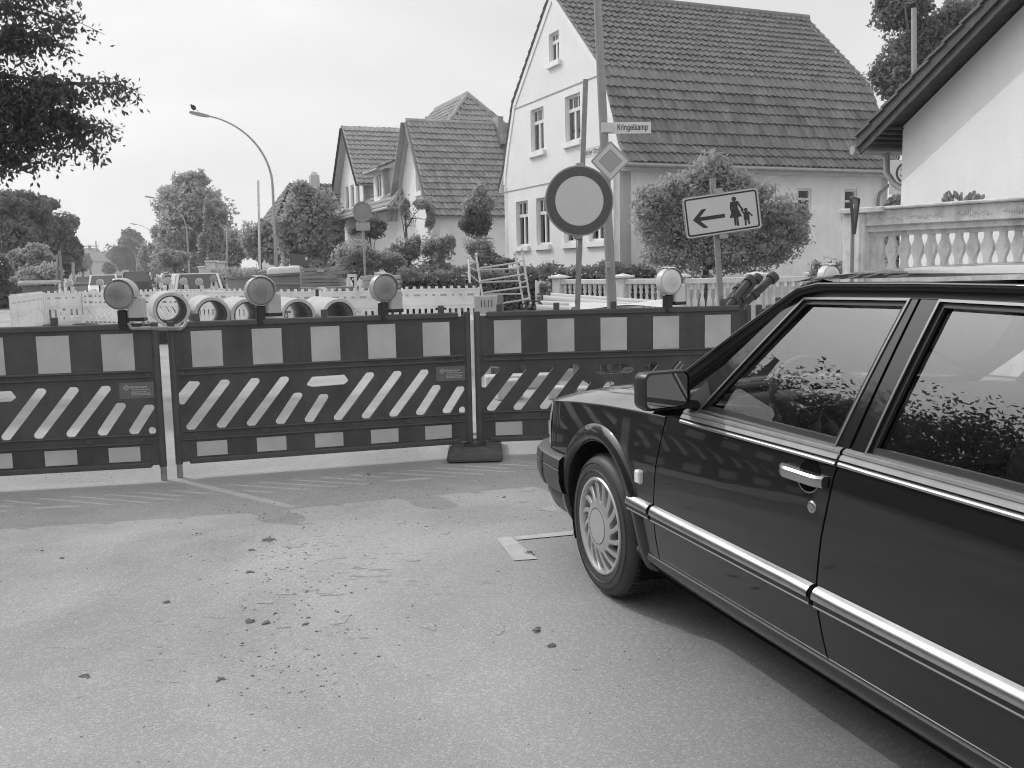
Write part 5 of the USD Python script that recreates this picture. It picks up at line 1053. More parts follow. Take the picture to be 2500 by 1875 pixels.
# ---------------------------------------------------------------- two folding trestles leaning together
def trestle(lb, pts, Z0, rungs):
    (ax0, ay0), (ax1, ay1), (bx0, by0), (bx1, by1) = pts; a0, a1, b0, b1 = gp(ax0, ay0, Z0), gp(ax1, ay1, Z0 + .5), gp(bx0, by0, Z0 + .2), gp(bx1, by1, Z0 + .7)
    t_ = Thing('steel_trestle', lb, 'trestle', [(a0[0] + b0[0]) / 2, Z0, 0]); 
    t_.add('rail', MB().tube([a0, a1], .028, 8), 'steel_pale', world=True, smooth=50); t_.add('rail', MB().tube([b0, b1], .028, 8), 'steel_pale', world=True, smooth=50)
    for q in rungs: t_.add('rung', MB().tube([a0 + (a1 - a0) * q, b0 + (b1 - b0) * q], .02, 8), 'steel_pale', world=True, smooth=50)
    for e in (a1, b1): t_.add('end_fitting', MB().tube([e - [.03, 0, 0], e + [.03, 0, 0]], .05, 8), 'steel_pale', world=True)
    return t_, (a0, a1, b0, b1)
z5 = lambda x, y: (x / 4.424 + 900, y / 4.424 + 400)
tA, qA = trestle('left pair of steel trestle uprights by the slotted fence', [z5(1095, 1290), z5(1078, 1010), z5(1235, 1460), z5(1160, 985)], 23.0, (.35, .62, .82))
tB, qB = trestle('right pair of leaning steel trestle uprights before the hedge', [z5(1680, 1550), z5(1580, 970), z5(1755, 1540), z5(1655, 930)], 24.0, (.15, .45, .82))
for k, (p, q) in enumerate([((1190, 1130), (1590, 1070)), ((1190, 1145), (1600, 1130)), ((1215, 1265), (1690, 1190)), ((1215, 1280), (1620, 1265)), ((1230, 1395), (1715, 1325)), ((1230, 1410), (1650, 1405)), ((1450, 1505), (1740, 1460))]):
    (tA if k < 4 else tB).add('crossbar', MB().tube([gp(*z5(*p), 23.3), gp(*z5(*q), 24.2)], .022, 8), 'steel_pale', world=True, smooth=50)

# ---------------------------------------------------------------- pale plastic tubes, cable, shaft ring, crate
for k, (p, q, r, Z, lb) in enumerate([((1340, 723), (1600, 741), .062, 17.0, 'topmost white plastic tube of the bundle behind the right barrier'), ((1322, 729), (1560, 748), .062, 16.6, 'second white plastic tube with dark end ring behind the right barrier'), ((1316, 742), (1500, 750), .058, 16.2, 'third white plastic tube half covered by a sheet'), ((1306, 752), (1460, 757), .058, 15.8, 'lowest white plastic tube of the bundle, nearest the barrier')]):
    a, b = gp(*p, Z), gp(*q, Z + .1); t_ = Thing('plastic_tube', lb, 'tube', [*a[:2], 0]); t_.add('tube', MB().tube([a, b], r, 16), 'pvc', world=True, smooth=60); t_.add('end_ring', MB().tube([a - (b - a) * .003, a + (b - a) * .012], r * 1.12, 16), 'gasket', world=True)
sh_ = MB(); n1, n2 = 16, 9; P = np.zeros((n1, n2, 3))
for i, u_ in enumerate(np.linspace(0, 1, n1)):
    for j, w_ in enumerate(np.linspace(0, 1, n2)):
        q = gp(1390 + 235 * u_, 757 - 14 * u_ + 4 * math.sin(u_ * 7 + j), 15.6 + .9 * w_); P[i, j] = q + [0, 0, .06 * math.sin(w_ * 3.1) + .03 * math.sin(5 * u_ + 3 * w_)]
sh_.grid(P, flip=True); structure_sheet = Thing('white_sheet', 'white tarpaulin lying over the plastic tubes behind the right barrier', 'tarpaulin', [*P[0, 0][:2], 0]); structure_sheet.add('sheet', sh_, 'bag_white', world=True, smooth=60)
t_ = Thing('timber_rack', 'low rack of dark timbers carrying the plastic tubes', 'rack', [*gp(1450, 760, 16.5)[:2], 0])
for x in (1330, 1420, 1520): q = gp(x, 758, 16.6); t_.add('bearer', MB().box([q[0] - .05, 15.4, 0], [q[0] + .05, 17.4, max(.1, gp(x, 757, 16.6)[2] - .05)]), 'wood_dark', world=True)
cb = Thing('coiled_cable', 'tangled dark cable lying by the ends of the plastic tubes', 'cable', [*gp(1290, 760, 16)[:2], 0]); r3 = np.random.default_rng(3); P = [gp(1268 + 75 * t_ + 9 * math.sin(9 * t_), 757 - 9 * math.sin(3.1 * t_) + 4 * math.sin(23 * t_), 16 + .2 * math.sin(14 * t_)) for t_ in np.linspace(0, 1, 60)]; cb.add('strand', MB().tube(P, .014, 6), 'iron_dark', world=True, smooth=60); P = [gp(1300 + 25 * math.cos(6.3 * t_), 748 + 14 * math.sin(6.3 * t_), 15.9) for t_ in np.linspace(0, 1, 26)]; cb.add('strand', MB().tube(P, .014, 6), 'iron_dark', world=True, smooth=60)
rg_ = gp(1232, 790, 13.2); t_ = Thing('shaft_ring', 'big pale concrete shaft ring lying just behind the barrier joint', 'ring', [rg_[0], rg_[1], 0]); fr = frame((0, 0, .40), (1, 0, 0), (0, .25, .97)); 
t_.add('ring', MB().lathe([(.46, -.40), (.56, -.40), (.56, .40), (.53, .44), (.46, .44), (.46, -.40)], 44, frame((0, .2, .36), (1, 0, 0), (0, 1, 0))), 'concrete', smooth=35); t_.add('core', MB().lathe([(0, .36), (.46, .36)], 40, frame((0, .2, .36), (1, 0, 0), (0, 1, 0))), 'concrete_inner')
cx_ = gp(1194, 733, 19.5); t_ = Thing('slotted_crate', 'small pale crate with dark striped end by the trestle', 'crate', [cx_[0], cx_[1], 0]); hz_ = gp(1194, 722, 19.5)[2]; t_.add('body', MB().box([-.3, -.2, .02], [.18, .2, hz_], bev=.01), 'board_pale'); t_.add('end_panel', MB().box([.18, -.2, .02], [.29, .2, hz_ + .03], bev=.01), 'panel_mid')
for k in range(4): t_.add('slot', MB().box([-.16 + .07 * k, -.205, hz_ - .22], [-.145 + .07 * k, -.199, hz_ - .08]), 'gasket')
# ---------------------------------------------------------------- dark iron tubes leaning on a frame behind the right barrier
for k, (p, q, r) in enumerate([((1775, 752), (1828, 686), .036), ((1785, 756), (1846, 683), .036), ((1796, 760), (1884, 680), .042), ((1768, 745), (1800, 707), .034), ((1790, 765), (1812, 700), .032)]):
    a, b = gp(*p, 9.6 + .12 * k), gp(*q, 9.8 + .12 * k); d = (a - b) / np.linalg.norm(a - b); a = a + d * (a[2] / max(.05, -d[2])) * .97
    t_ = Thing('iron_tube', ('dark iron tube second from the left of the leaning bunch', 'dark iron tube in the middle of the leaning bunch', 'longest dark iron tube with flared end, right of the leaning bunch', 'leftmost short dark iron tube of the leaning bunch', 'short dark iron tube crossing the leaning bunch')[k], 'tube', [*a[:2], 0]); t_.add('tube', MB().tube([a, b], r, 12), 'iron_dark', world=True, smooth=60); t_.add('collar', MB().tube([b - d * .05, b + d * .02], r * 1.45, 12), 'iron_dark', world=True, smooth=40); t_.add('collar', MB().tube([b + d * .25, b + d * .31], r * 1.3, 12), 'iron_dark', world=True, smooth=40)
# stone filled wire cage and rubble seen through the barrier slots
gb = Thing('wire_cage', 'wire mesh cage of dark stones seen through the right barrier slots', 'gabion', [.80, 9.5, 0], .12)
wm_ = MB()
for x in np.arange(0, 1.61, .1): wm_.bar([x, 0, .0], [x, 0, .80], .006); wm_.bar([x, 0, .80], [x, .7, .80], .006)
for z in np.arange(0.0, .81, .1): wm_.bar([0, 0, z], [1.6, 0, z], .006)
for y in np.arange(0, .71, .1): wm_.bar([0, y, .80], [1.6, y, .80], .006)
gb.add('mesh', wm_, 'wire')
for k in range(46):
    m = trimesh.creation.icosphere(subdivisions=1); v = np.array(m.vertices) * (1 + .25 * rng.standard_normal((42, 1))); s_ = rng.uniform(.07, .13)
    gb.add('stone', MB().raw(v * [s_ * 1.3, s_, s_ * .8] + [rng.uniform(.12, 1.48), rng.uniform(.12, .55), rng.uniform(.08, .66)], m.faces), 'stone')
for k, (x, y, w, d, h, a, lb) in enumerate([(-.05, 10.6, .30, .24, .22, .3, 'square concrete block seen through the left slots of the right barrier'), (.12, 11.6, .9, .3, .16, .1, 'long kerb stone lying behind the right barrier'), (.85, 10.4, .9, .22, .14, -.4, 'tilted kerb stone seen through a slot beside the sign base'), (.4, 12.8, .26, .26, .3, .2, 'small concrete block behind the kerb stones')]):
    t_ = Thing('concrete_block', lb, 'block', [x, y, 0], a); t_.add('block', MB().box([-w/2, -d/2, 0], [w/2, d/2, h], bev=.012), 'concrete')

for k, (x, y, L, a, lb) in enumerate([(-.15, 13.4, 1.6, .2, 'longest dark timber lying behind the barrier joint'), (.5, 13.9, 1.3, -.25, 'dark timber crossing the longest one behind the barriers'), (.15, 12.2, .9, .6, 'short dark timber lying nearer the concrete blocks')]):
    t_ = Thing('timber_beam', lb, 'timber', [x, y, 0], a); t_.add('beam', MB().box([-L/2, -.09, .0], [L/2, .09, .16 + .03 * k], bev=.008), 'wood_dark')
# ---------------------------------------------------------------- foliage: many small leaves through the volume of each crown
def leaves(c, r, n, size, g, hollow=.45, lump=.28, down=.2, lobed=False, seed=0, floor=None):
    """leaf faces in a lumpy ellipsoid of centre c and radii r"""
    rr = np.random.default_rng(seed); d = rr.normal(size=(n, 3)); d /= np.linalg.norm(d, axis=1, keepdims=True)
    k = rr.normal(size=(9, 3)); k /= np.linalg.norm(k, axis=1, keepdims=True); amp = rr.uniform(.5, 1, 9)
    bump = (np.maximum(0, d @ k.T) ** 6 * amp).sum(1); rad = (hollow + (1 - hollow) * rr.random(n) ** .55) * (1 - lump * .6 + lump * bump + .05 * rr.normal(size=n))
    p = np.asarray(c) + d * rad[:, None] * np.asarray(r)
    if floor is not None: p = p[p[:, 2] > floor]; d = d[:len(p)]
    m = len(p); nrm = d[:m] + .9 * rr.normal(size=(m, 3)); nrm[:, 2] += .35; nrm /= np.linalg.norm(nrm, axis=1, keepdims=True)
    ax = np.cross(nrm, rr.normal(size=(m, 3))); ax[:, 2] -= down; ax -= nrm * (ax * nrm).sum(1, keepdims=True); ax /= np.linalg.norm(ax, axis=1, keepdims=True); ay = np.cross(nrm, ax)
    s_ = size * rr.uniform(.5, 1.3, (m, 1)); g.append((p, ax * s_, ay * s_ * .55, nrm * s_ * .16))
def leaf_mesh(groups):
    p, a, b, n = [np.vstack(q) for q in zip(*groups)]; m = len(p)
    v = np.stack([p - a, p + b - n, p + a * 1.05, p - b - n, p + n * .6], 1).reshape(-1, 3); i = np.arange(m)[:, None] * 5
    f = np.vstack([i + [0, 3, 4], i + [3, 2, 4], i + [2, 1, 4], i + [1, 0, 4]]); return v, f
def tree(name, lb, base, crowns, n, size, m, trunk_r=.2, trunk_top=None, limbs=5, seed=1, cat='tree', group=None, hollow=.4, sub=15, crown_name='crown', lump=.5):
    n = int(n * 1.9); size = size * .70; base = np.asarray(base, float); t_ = Thing(name, lb, cat, base, 0, group); g = []; rr = np.random.default_rng(seed)
    vol = [np.prod(r) ** (2/3) for _, r in crowns]
    cs = []
    for (c, r), w in zip(crowns, vol):
        c, r = np.asarray(c, float), np.asarray(r, float); k = int(n * w / sum(vol)); cs.append(c)
        leaves(c, r * .88, int(k * .4), size, g, hollow, lump, seed=seed); seed += 1
        for q in range(sub):                            # clumps that break the outline and catch light separately
            d = rr.normal(size=3); d /= np.linalg.norm(d); d[2] = abs(d[2]) * .9 - .25; cc = c + d * r * rr.uniform(.6, .92); leaves(cc, r * rr.uniform(.2, .36), int(k * .6 / sub), size, g, .25, lump, seed=seed); seed += 1
    t_.add(crown_name, leaf_mesh(g), m, world=True, kind='stuff')
    top = trunk_top if trunk_top is not None else cs[0]
    tr = MB(); P = [base + (np.asarray(top) - base) * q + [.06 * math.sin(5 * q + seed), .05 * math.cos(4 * q), 0] for q in np.linspace(0, 1, 8)]; P[0] = base; tr.tube(P, np.linspace(trunk_r, trunk_r * .45, 8), 10)
    t_.add('trunk', tr, 'bark', world=True, smooth=60)
    lm = MB()
    for k in range(limbs):
        c, r = crowns[k % len(crowns)]; s0 = base + (np.asarray(top) - base) * rr.uniform(.45, .9); d = rr.normal(size=3) * [.7, .7, .35]; e = np.asarray(c) + d * np.asarray(r) * .6; mid = (s0 + e) / 2 + [0, 0, .1 * np.linalg.norm(e - s0)]; lm.tube([s0, mid, e], [trunk_r * .4, trunk_r * .28, trunk_r * .1], 6)
    if limbs: t_.add('limbs', lm, 'bark', world=True, smooth=60)
    return t_
def A(x, y, Z): return atY(x, y, Z)
def rad(px, Z): return px * Z / F_PX
def crown(x, y, Z, rx, ry, rd=None): return (A(x, y, Z), np.array([rad(rx, Z), rad(rd or rx, Z), rad(ry, Z)]))
# round bush before the white house
tree('round_bush', 'big round bush with pale leaf tips before the white house', gz(1700, 24.2), [crown(1630, 545, 24.2, 100, 118), crown(1755, 530, 24.0, 155, 145), crown(1890, 565, 24.2, 105, 112), crown(1700, 620, 23.9, 125, 66), crown(1825, 622, 24.0, 112, 62)], 17000, .080, 'leaf_mid', .12, A(1740, 600, 24.2), 6, 21, 'bush', hollow=.35, lump=.22)
tb_ = [o for o in (0,)]
g = []
for k, (x, y, rx, ry) in enumerate([(1750, 405, 40, 38), (1720, 430, 60, 30), (1790, 440, 55, 28), (1660, 455, 60, 30), (1840, 470, 60, 30), (1590, 480, 45, 35), (1900, 520, 45, 30), (1580, 520, 40, 40)]): leaves(A(x, y, 23.4), [rad(rx, 23.4), .5, rad(ry, 23.4)], 420, .085, g, .1, .3, seed=60 + k)
b_ = Thing('shrub_shoots', 'pale young shoots standing out on top of the round bush', 'shoots', A(1740, 470, 23.4)); b_.add('leaves', leaf_mesh(g), 'leaf_pale', world=True, kind='stuff')
b_.add('stems', MB().tube([A(1745, 520, 23.5), A(1752, 450, 23.4), A(1748, 375, 23.4)], [.02, .015, .006], 6).tube([A(1770, 520, 23.5), A(1785, 440, 23.4)], [.02, .006], 6), 'bark', world=True)
# clipped two tier topiary, hedges and garden shrubs
tree('topiary', 'clipped two tier topiary before the gabled house wall', gz(1166, 30.5), [crown(1163, 545, 30.5, 42, 46)], 3400, .075, 'leaf_dark', .07, A(1163, 560, 30.5), 0, 31, 'topiary', sub=10, lump=.12)
g = []; leaves(A(1166, 500, 30.3), [rad(44, 30), .5, rad(26, 30)], 800, .085, g, .2, .4, seed=5); leaves(A(1172, 472, 30.3), [rad(20, 30), .3, rad(22, 30)], 300, .085, g, .2, .4, seed=6); b_ = Thing('topiary_tuft', 'pale unclipped tuft on top of the topiary', 'shoots', A(1166, 500, 30.3)); b_.add('leaves', leaf_mesh(g), 'leaf_pale', world=True, kind='stuff')
tree('low_topiary', 'rounded lower shrub under the topiary', gz(1172, 29.8), [crown(1168, 614, 29.8, 36, 34), crown(1185, 620, 30, 20, 28)], 2400, .075, 'leaf_mid', .06, None, 0, 33, 'shrub')
def shrub(lb, x, y, Z, rx, ry, n, size, m, seed, name='garden_shrub', extra=(), tr=.06): return tree(name, lb, gz(x, Z), [crown(x, y, Z, rx, ry)] + [crown(*e) for e in extra], n, size, m, tr, None, 4, seed, 'shrub', lump=.7)
shrub('loose grey shrub right of the round sign back', 985, 625, 33, 38, 45, 2600, .10, 'leaf_light', 41, extra=[(1012, 605, 33, 26, 38), (990, 665, 33, 50, 24)])
shrub('open branched shrub before the gabled house wall', 1065, 610, 32.5, 38, 36, 2600, .10, 'leaf_mid', 42, extra=[(1092, 596, 32.5, 22, 36), (1070, 655, 32.5, 44, 26)])
shrub('pale shrub behind the pale boards', 950, 640, 31, 40, 30, 1500, .09, 'leaf_light', 43)
shrub('big rounded shrub left of the round sign back', 862, 625, 31, 54, 46, 3600, .085, 'leaf_mid', 44, extra=[(895, 645, 31, 42, 40), (850, 665, 31, 50, 24)])
shrub('ivy hanging around the gabled house window', 990, 510, 35.5, 18, 42, 1100, .10, 'leaf_light', 45, extra=[(1030, 500, 35.5, 26, 16), (1052, 540, 35.5, 12, 40)])
shrub('dark shrub under the dormer roof', 905, 560, 34, 45, 34, 1700, .10, 'leaf_dark', 46)
def hedge(name, lb, p0, p1, w, h0, h1, n, size, m, seed, z0=.05):
    p0, p1 = np.array([*p0[:2], 0]), np.array([*p1[:2], 0]); d = p1 - p0; L = np.linalg.norm(d); d /= L; nn = np.cross(UP, d); rr = np.random.default_rng(seed); t_ = Thing(name, lb, 'hedge', (p0 + p1) / 2)
    u_ = rr.random(n) * L; face = rr.random(n); v_ = np.where(face < .35, -w / 2, np.where(face < .5, w / 2, rr.uniform(-w / 2, w / 2, n))); top = h0 + (h1 - h0) * u_ / L; z = np.where((face >= .5) & (face < .8), top, rr.uniform(z0, 1, n) * top); z = np.where(face >= .8, rr.uniform(.2, .97, n) * top, z)
    wob = .07 * np.sin(u_ * 3.1 + 2) + .05 * np.sin(u_ * 7.7) + .05 * rr.normal(size=n); p = p0 + np.outer(u_, d) + np.outer(v_ + wob * np.sign(v_), nn) + np.outer(z + wob, UP); out = np.where(face < .35, -1, np.where(face < .5, 1, 0))[:, None] * nn + np.where(face[:, None] >= .5, UP, 0) + .7 * rr.normal(size=(n, 3)); out /= np.linalg.norm(out, axis=1, keepdims=True)
    ax = np.cross(out, rr.normal(size=(n, 3))); ax /= np.linalg.norm(ax, axis=1, keepdims=True); ay = np.cross(out, ax); s_ = size * rr.uniform(.6, 1.3, (n, 1)); t_.add('foliage', leaf_mesh([(p, ax * s_, ay * s_ * .6, out * s_ * .15)]), m, world=True, kind='stuff')
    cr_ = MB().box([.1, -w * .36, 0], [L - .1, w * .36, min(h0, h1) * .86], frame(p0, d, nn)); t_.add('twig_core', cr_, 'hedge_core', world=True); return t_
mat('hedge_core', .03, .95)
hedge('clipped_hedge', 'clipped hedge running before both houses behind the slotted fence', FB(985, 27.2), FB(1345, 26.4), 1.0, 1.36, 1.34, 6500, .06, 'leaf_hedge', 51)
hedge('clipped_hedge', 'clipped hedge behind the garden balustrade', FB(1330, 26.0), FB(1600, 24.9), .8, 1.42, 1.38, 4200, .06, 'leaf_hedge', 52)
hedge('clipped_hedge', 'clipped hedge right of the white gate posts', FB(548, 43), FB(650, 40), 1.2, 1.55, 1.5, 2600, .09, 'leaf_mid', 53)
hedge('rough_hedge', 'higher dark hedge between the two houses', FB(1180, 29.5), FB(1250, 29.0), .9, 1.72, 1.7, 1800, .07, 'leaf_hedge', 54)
# trees along the street
tree('street_tree', 'tall rounded tree left of the dark roofed house', gz(455, 96), [crown(462, 500, 96, 92, 72), crown(440, 570, 96, 72, 70), crown(510, 560, 97, 60, 80), crown(470, 445, 96, 45, 34), crown(455, 640, 96, 80, 40)], 13000, .34, 'leaf_mid', .35, A(460, 520, 96), 6, 61)
tree('broad_tree', 'big dark rounded tree before the dark roofed house', gz(755, 47), [crown(755, 560, 47, 78, 105), crown(745, 480, 47, 36, 44), crown(800, 600, 46.5, 50, 70), crown(718, 610, 47, 46, 66), crown(760, 640, 47, 75, 40)], 13000, .20, 'leaf_mid', .25, A(755, 560, 47), 5, 62)
tree('slender_tree', 'pale slender leafy tree beside the tall street lamp', gz(515, 58), [crown(517, 580, 58, 26, 65), crown(512, 520, 58, 14, 30)], 2800, .24, 'leaf_light', .12, A(516, 540, 58), 3, 63)
tree('street_tree', 'tree with loose crown left of the nearest lamp pole', gz(640, 52), [crown(628, 600, 52, 42, 50), crown(660, 610, 52, 30, 50), crown(645, 560, 52, 22, 28)], 3600, .20, 'leaf_mid', .15, None, 4, 64)
tree('garden_bush', 'bush between the slender tree and the estate car', gz(430, 62), [crown(425, 630, 62, 38, 26)], 1800, .22, 'leaf_light', .1, None, 2, 65, 'bush')
tree('street_tree', 'dark bushy tree behind the slim bare sign post', gz(575, 70), [crown(570, 610, 70, 38, 56), crown(545, 640, 70, 30, 40)], 2800, .24, 'leaf_mid', .15, None, 3, 66)
tree('far_tree', 'dark round tree left of the far street lamps', gz(318, 260), [crown(322, 590, 260, 36, 36), crown(300, 630, 260, 36, 40), crown(340, 645, 262, 34, 36)], 4200, .80, 'leaf_dark', .4, None, 5, 67)
tree('far_tree', 'paler tree right of the far street lamps', gz(375, 110), [crown(375, 630, 110, 40, 44), crown(398, 620, 110, 25, 40)], 3000, .36, 'leaf_light', .3, None, 4, 68)
tree('far_tree', 'small tree before the distant pale house', gz(202, 190), [crown(205, 640, 190, 18, 30)], 1300, .55, 'leaf_mid', .3, None, 2, 69)
tree('far_tree', 'small dark tree right of the distant pale house', gz(262, 150), [crown(264, 655, 150, 16, 20)], 900, .42, 'leaf_mid', .25, None, 2, 70)
tree('roadside_tree', 'tall dark tree closing the left side of the street', gz(120, 78), [crown(120, 575, 78, 62, 66), crown(160, 610, 79, 38, 56), crown(85, 535, 77, 50, 46), crown(110, 500, 77, 30, 26), crown(168, 545, 80, 30, 20), crown(120, 650, 78, 70, 40)], 12500, .30, 'leaf_dark', .4, A(120, 540, 78), 6, 71)
tree('roadside_tree', 'dark tree at the left edge behind the thatched hedge', gz(40, 60), [crown(40, 570, 60, 80, 70), crown(45, 505, 60, 60, 52), crown(95, 530, 61, 36, 40)], 7000, .26, 'leaf_dark', .35, None, 5, 72)
tree('weeping_bush', 'pale drooping bush at the far left like a thatched mound', gz(84, 40), [crown(84, 628, 40, 46, 34), crown(60, 640, 40, 45, 40), crown(112, 640, 40, 28, 20)], 5200, .14, 'leaf_light', .12, None, 3, 73, 'bush')
tree('rounded_bush', 'dark bush under the drooping bush behind the leaning poles', gz(120, 38), [crown(120, 665, 38, 36, 24), crown(70, 680, 38, 40, 24)], 3000, .13, 'leaf_mid', .1, None, 2, 74, 'bush')
hedge('rough_hedge', 'dark rough hedge closing the gap at the far left edge', gz(-120, 46), gz(105, 46), 1.4, 2.6, 2.4, 5200, .13, 'leaf_dark', 55)
# wood behind the houses and gardens
tree('garden_tree', 'tall tree behind the dark eaves of the corner house', gz(2260, 34), [crown(2200, 190, 34, 75, 95), crown(2270, 120, 34.5, 95, 90), crown(2170, 330, 34, 40, 90), crown(2360, 60, 35, 90, 80), crown(2200, 30, 34.5, 80, 60), crown(2230, 160, 34.2, 60, 80)], 15000, .13, 'leaf_dark', .3, A(2230, 200, 34), 7, 75)
tree('garden_shrub', 'shrub below the 30 zone sign beside the corner house', gz(2190, 22.5), [crown(2185, 500, 22.5, 26, 26), crown(2190, 600, 22.5, 40, 80)], 1900, .10, 'leaf_mid', .06, None, 2, 76, 'shrub')
sf_ = Thing('flowering_plants', 'small flowering plants growing beside the zone sign post and pillar', 'plants', gz(2020, 19)); g = []
for k in range(9): leaves(A(1985 + 11 * k + rng.normal() * 4, 655 + rng.normal() * 5, 19), [.10, .10, .18], 26, .06, g, .1, .3, seed=90 + k)
sf_.add('leaves', leaf_mesh(g), 'leaf_light', world=True, kind='stuff'); stm = MB()
for k in range(9): x = 1985 + 11 * k; stm.tube([gz(x, 19), A(x + rng.normal() * 4, 645, 19)], .008, 5)
sf_.add('stems', stm, 'bark', world=True)
# succulents in a trough on the terrace balustrade
suc = Thing('succulent', 'rosette succulent in a trough standing on the terrace coping', 'plant', A(2340, 500, 12.4)); sm_ = MB(); rs_ = np.random.default_rng(4)
for k in range(46):
    q = A(rs_.uniform(2305, 2388), rs_.uniform(482, 500), 12.55 + rs_.uniform(-.1, .1)); d = np.array([(q[0] - A(2345, 490, 12.5)[0]) * 2.2 + rs_.normal() * .25, rs_.normal() * .4, rs_.uniform(.5, 1.0)]); d /= np.linalg.norm(d); L = rs_.uniform(.07, .13); sm_.tube([q, q + d * L * .5, q + d * L * .9, q + d * L], [.010, .020, .016, .004], 6)
suc.add('rosettes', sm_, 'leaf_light', world=True, smooth=60, kind='stuff'); suc.add('trough', MB().box([-.28, -.10, -.14], [.28, .10, 0], frame(A(2345, 500, 12.55), d_, n_), bev=.02), 'stone', world=True)
# ---------------------------------------------------------------- the near tree whose hanging boughs come in at the upper left
def near_tree(name, lb, base, H, boughs, n_leaf, size, m, seed, trunk=.28):
    t_ = Thing(name, lb, 'tree', base); rr = np.random.default_rng(seed); base = np.asarray(base, float); top = base + [0, 0, H]
    t_.add('trunk', MB().tube([base, base + [.1, 0, H * .4], base + [-.05, .1, H * .75], top], [trunk, trunk * .8, trunk * .55, trunk * .2], 12), 'bark', world=True, smooth=60)
    bm = MB(); g = []
    more = []
    for (s0, e, droop, dens) in boughs:                     # each bough is carried by a limb that leaves the trunk
        s0 = np.asarray(s0, float); j = base + [0, 0, min(H * .97, max(H * .3, s0[2] * .72))]
        if np.linalg.norm((s0 - j)[:2]) > 1.0: more.append((j, s0 + (s0 - j) * .08, .35, dens * .8)); bm.tube([j, (j + s0) / 2 + [0, 0, .3], s0], [.11, .085, .06], 7)
    for (s0, e, droop, dens) in list(boughs) + more:
        s0, e = np.asarray(s0, float), np.asarray(e, float); tt = np.linspace(0, 1, 9); P = s0 + np.outer(tt, e - s0) + np.outer(np.sin(tt * np.pi) * droop, UP); bm.tube(P, np.linspace(.06, .012, 9), 6)
        L = np.linalg.norm(e - s0)
        for q in range(int(dens * L)):                      # twigs with hanging fans of leaves
            u_ = rr.uniform(.12, 1) ** .8; o = np.array([np.interp(u_, tt, P[:, i]) for i in range(3)]); d = rr.normal(size=3) * [.6, .6, .35]; d[2] -= .25; tw = o + d * rr.uniform(.25, .7) * (1.15 - .5 * u_); bm.tube([o, (o + tw) / 2 + [0, 0, .05], tw], [.008, .006, .003], 4, caps=False)
            k = n_leaf; f_ = rr.uniform(.1, 1, (k, 1)); p = o + (tw - o) * f_ + rr.normal(size=(k, 3)) * .085; nr = rr.normal(size=(k, 3)) * [.8, .8, .5] + [0, -.2, .5]; nr /= np.linalg.norm(nr, axis=1, keepdims=True)
            ax = np.array([0, 0, -1.0]) + .8 * rr.normal(size=(k, 3)); ax -= nr * (ax * nr).sum(1, keepdims=True); ax /= np.linalg.norm(ax, axis=1, keepdims=True); s_ = size * rr.uniform(.6, 1.3, (k, 1)); g.append((p + ax * s_, ax * s_, np.cross(nr, ax) * s_ * .5, nr * s_ * .18))
    t_.add('boughs', bm, 'bark', world=True, smooth=60); t_.add('crown', leaf_mesh(g), m, world=True, kind='stuff'); return t_
nb_ = np.array([-12.0, 13.6, 0]); P_ = lambda x, y, Z=13.5: atY(x, y, Z)
near_tree('overhanging_tree', 'near tree whose leafy boughs hang into the upper left of the view', nb_, 5.6, [
    (P_(-150, 330), P_(290, 205), .25, 11), (P_(-150, 150), P_(185, 130), .3, 11), (P_(-120, 300), P_(255, 330), .35, 11), (P_(-100, 350), P_(235, 370), .4, 6), (P_(-150, 390), P_(150, 362), .25, 12), (P_(-100, 250), P_(200, 260), .2, 14), (P_(-100, 200), P_(140, 210), .1, 15), (P_(-150, 380), P_(110, 330), .1, 15), (P_(-100, 330), P_(180, 300), .2, 14), (P_(-150, 80), P_(170, 60), .3, 10), (P_(-160, 20), P_(150, -10), .3, 10), (P_(-150, 120), P_(80, 110), .1, 14), (P_(-150, 250), P_(60, 270), .1, 15), (P_(-160, 430), P_(85, 400), .2, 8), (P_(-160, 420), P_(60, 380), .1, 14), (P_(-170, -60), P_(120, -60), .2, 9)], 40, .044, 'leaf_near', 81)
# trees and hedge along the left pavement just outside the view; the car windows mirror them
for k, (a, H, sd) in enumerate([(11.5, 7.4, 82), (16.0, 7.9, 83), (21.0, 8.3, 84), (26.5, 8.8, 86), (6.5, 6.6, 87), (1.0, 6.0, 88), (-5.0, 6.2, 89)]):
    o = place(a, -9.4 - .4 * (k % 2)); cz = H * .55
    tree('kerbside_tree', ('dense tree on the left pavement just outside the picture, near the overhanging tree', 'tall dense tree on the left pavement mirrored in the front car window', 'tall tree on the left pavement mirrored above the steering wheel', 'tallest tree on the left pavement, mirrored at the windscreen pillar', 'dense tree on the left pavement level with the barriers', 'dense tree on the left pavement level with the car', 'dense tree on the left pavement behind the viewer')[k], o, [(o + [0, 0, cz], np.array([2.5, 2.5, H * .40])), (o + [.6, .8, cz - 1.6], np.array([2.4, 2.7, 2.3])), (o + [-.4, -1.8, cz - 1.9], np.array([2.0, 2.2, 2.0])), (o + [.2, 1.9, cz + .3], np.array([1.9, 1.9, H * .26])), (o + [-.5, -1.2, cz + .4], np.array([1.7, 1.7, H * .33]))], (8500 if k < 4 else 4200), (.115 if k < 4 else .16), 'leaf_near', .2, o + [0, 0, cz], 5, sd, lump=.5, hollow=.2, sub=22)
hedge('garden_hedge', 'tall garden hedge along the near left pavement', place(-14, -7.9), place(30, -7.9), 1.2, 2.1, 2.3, 9000, .12, 'leaf_near', 85)
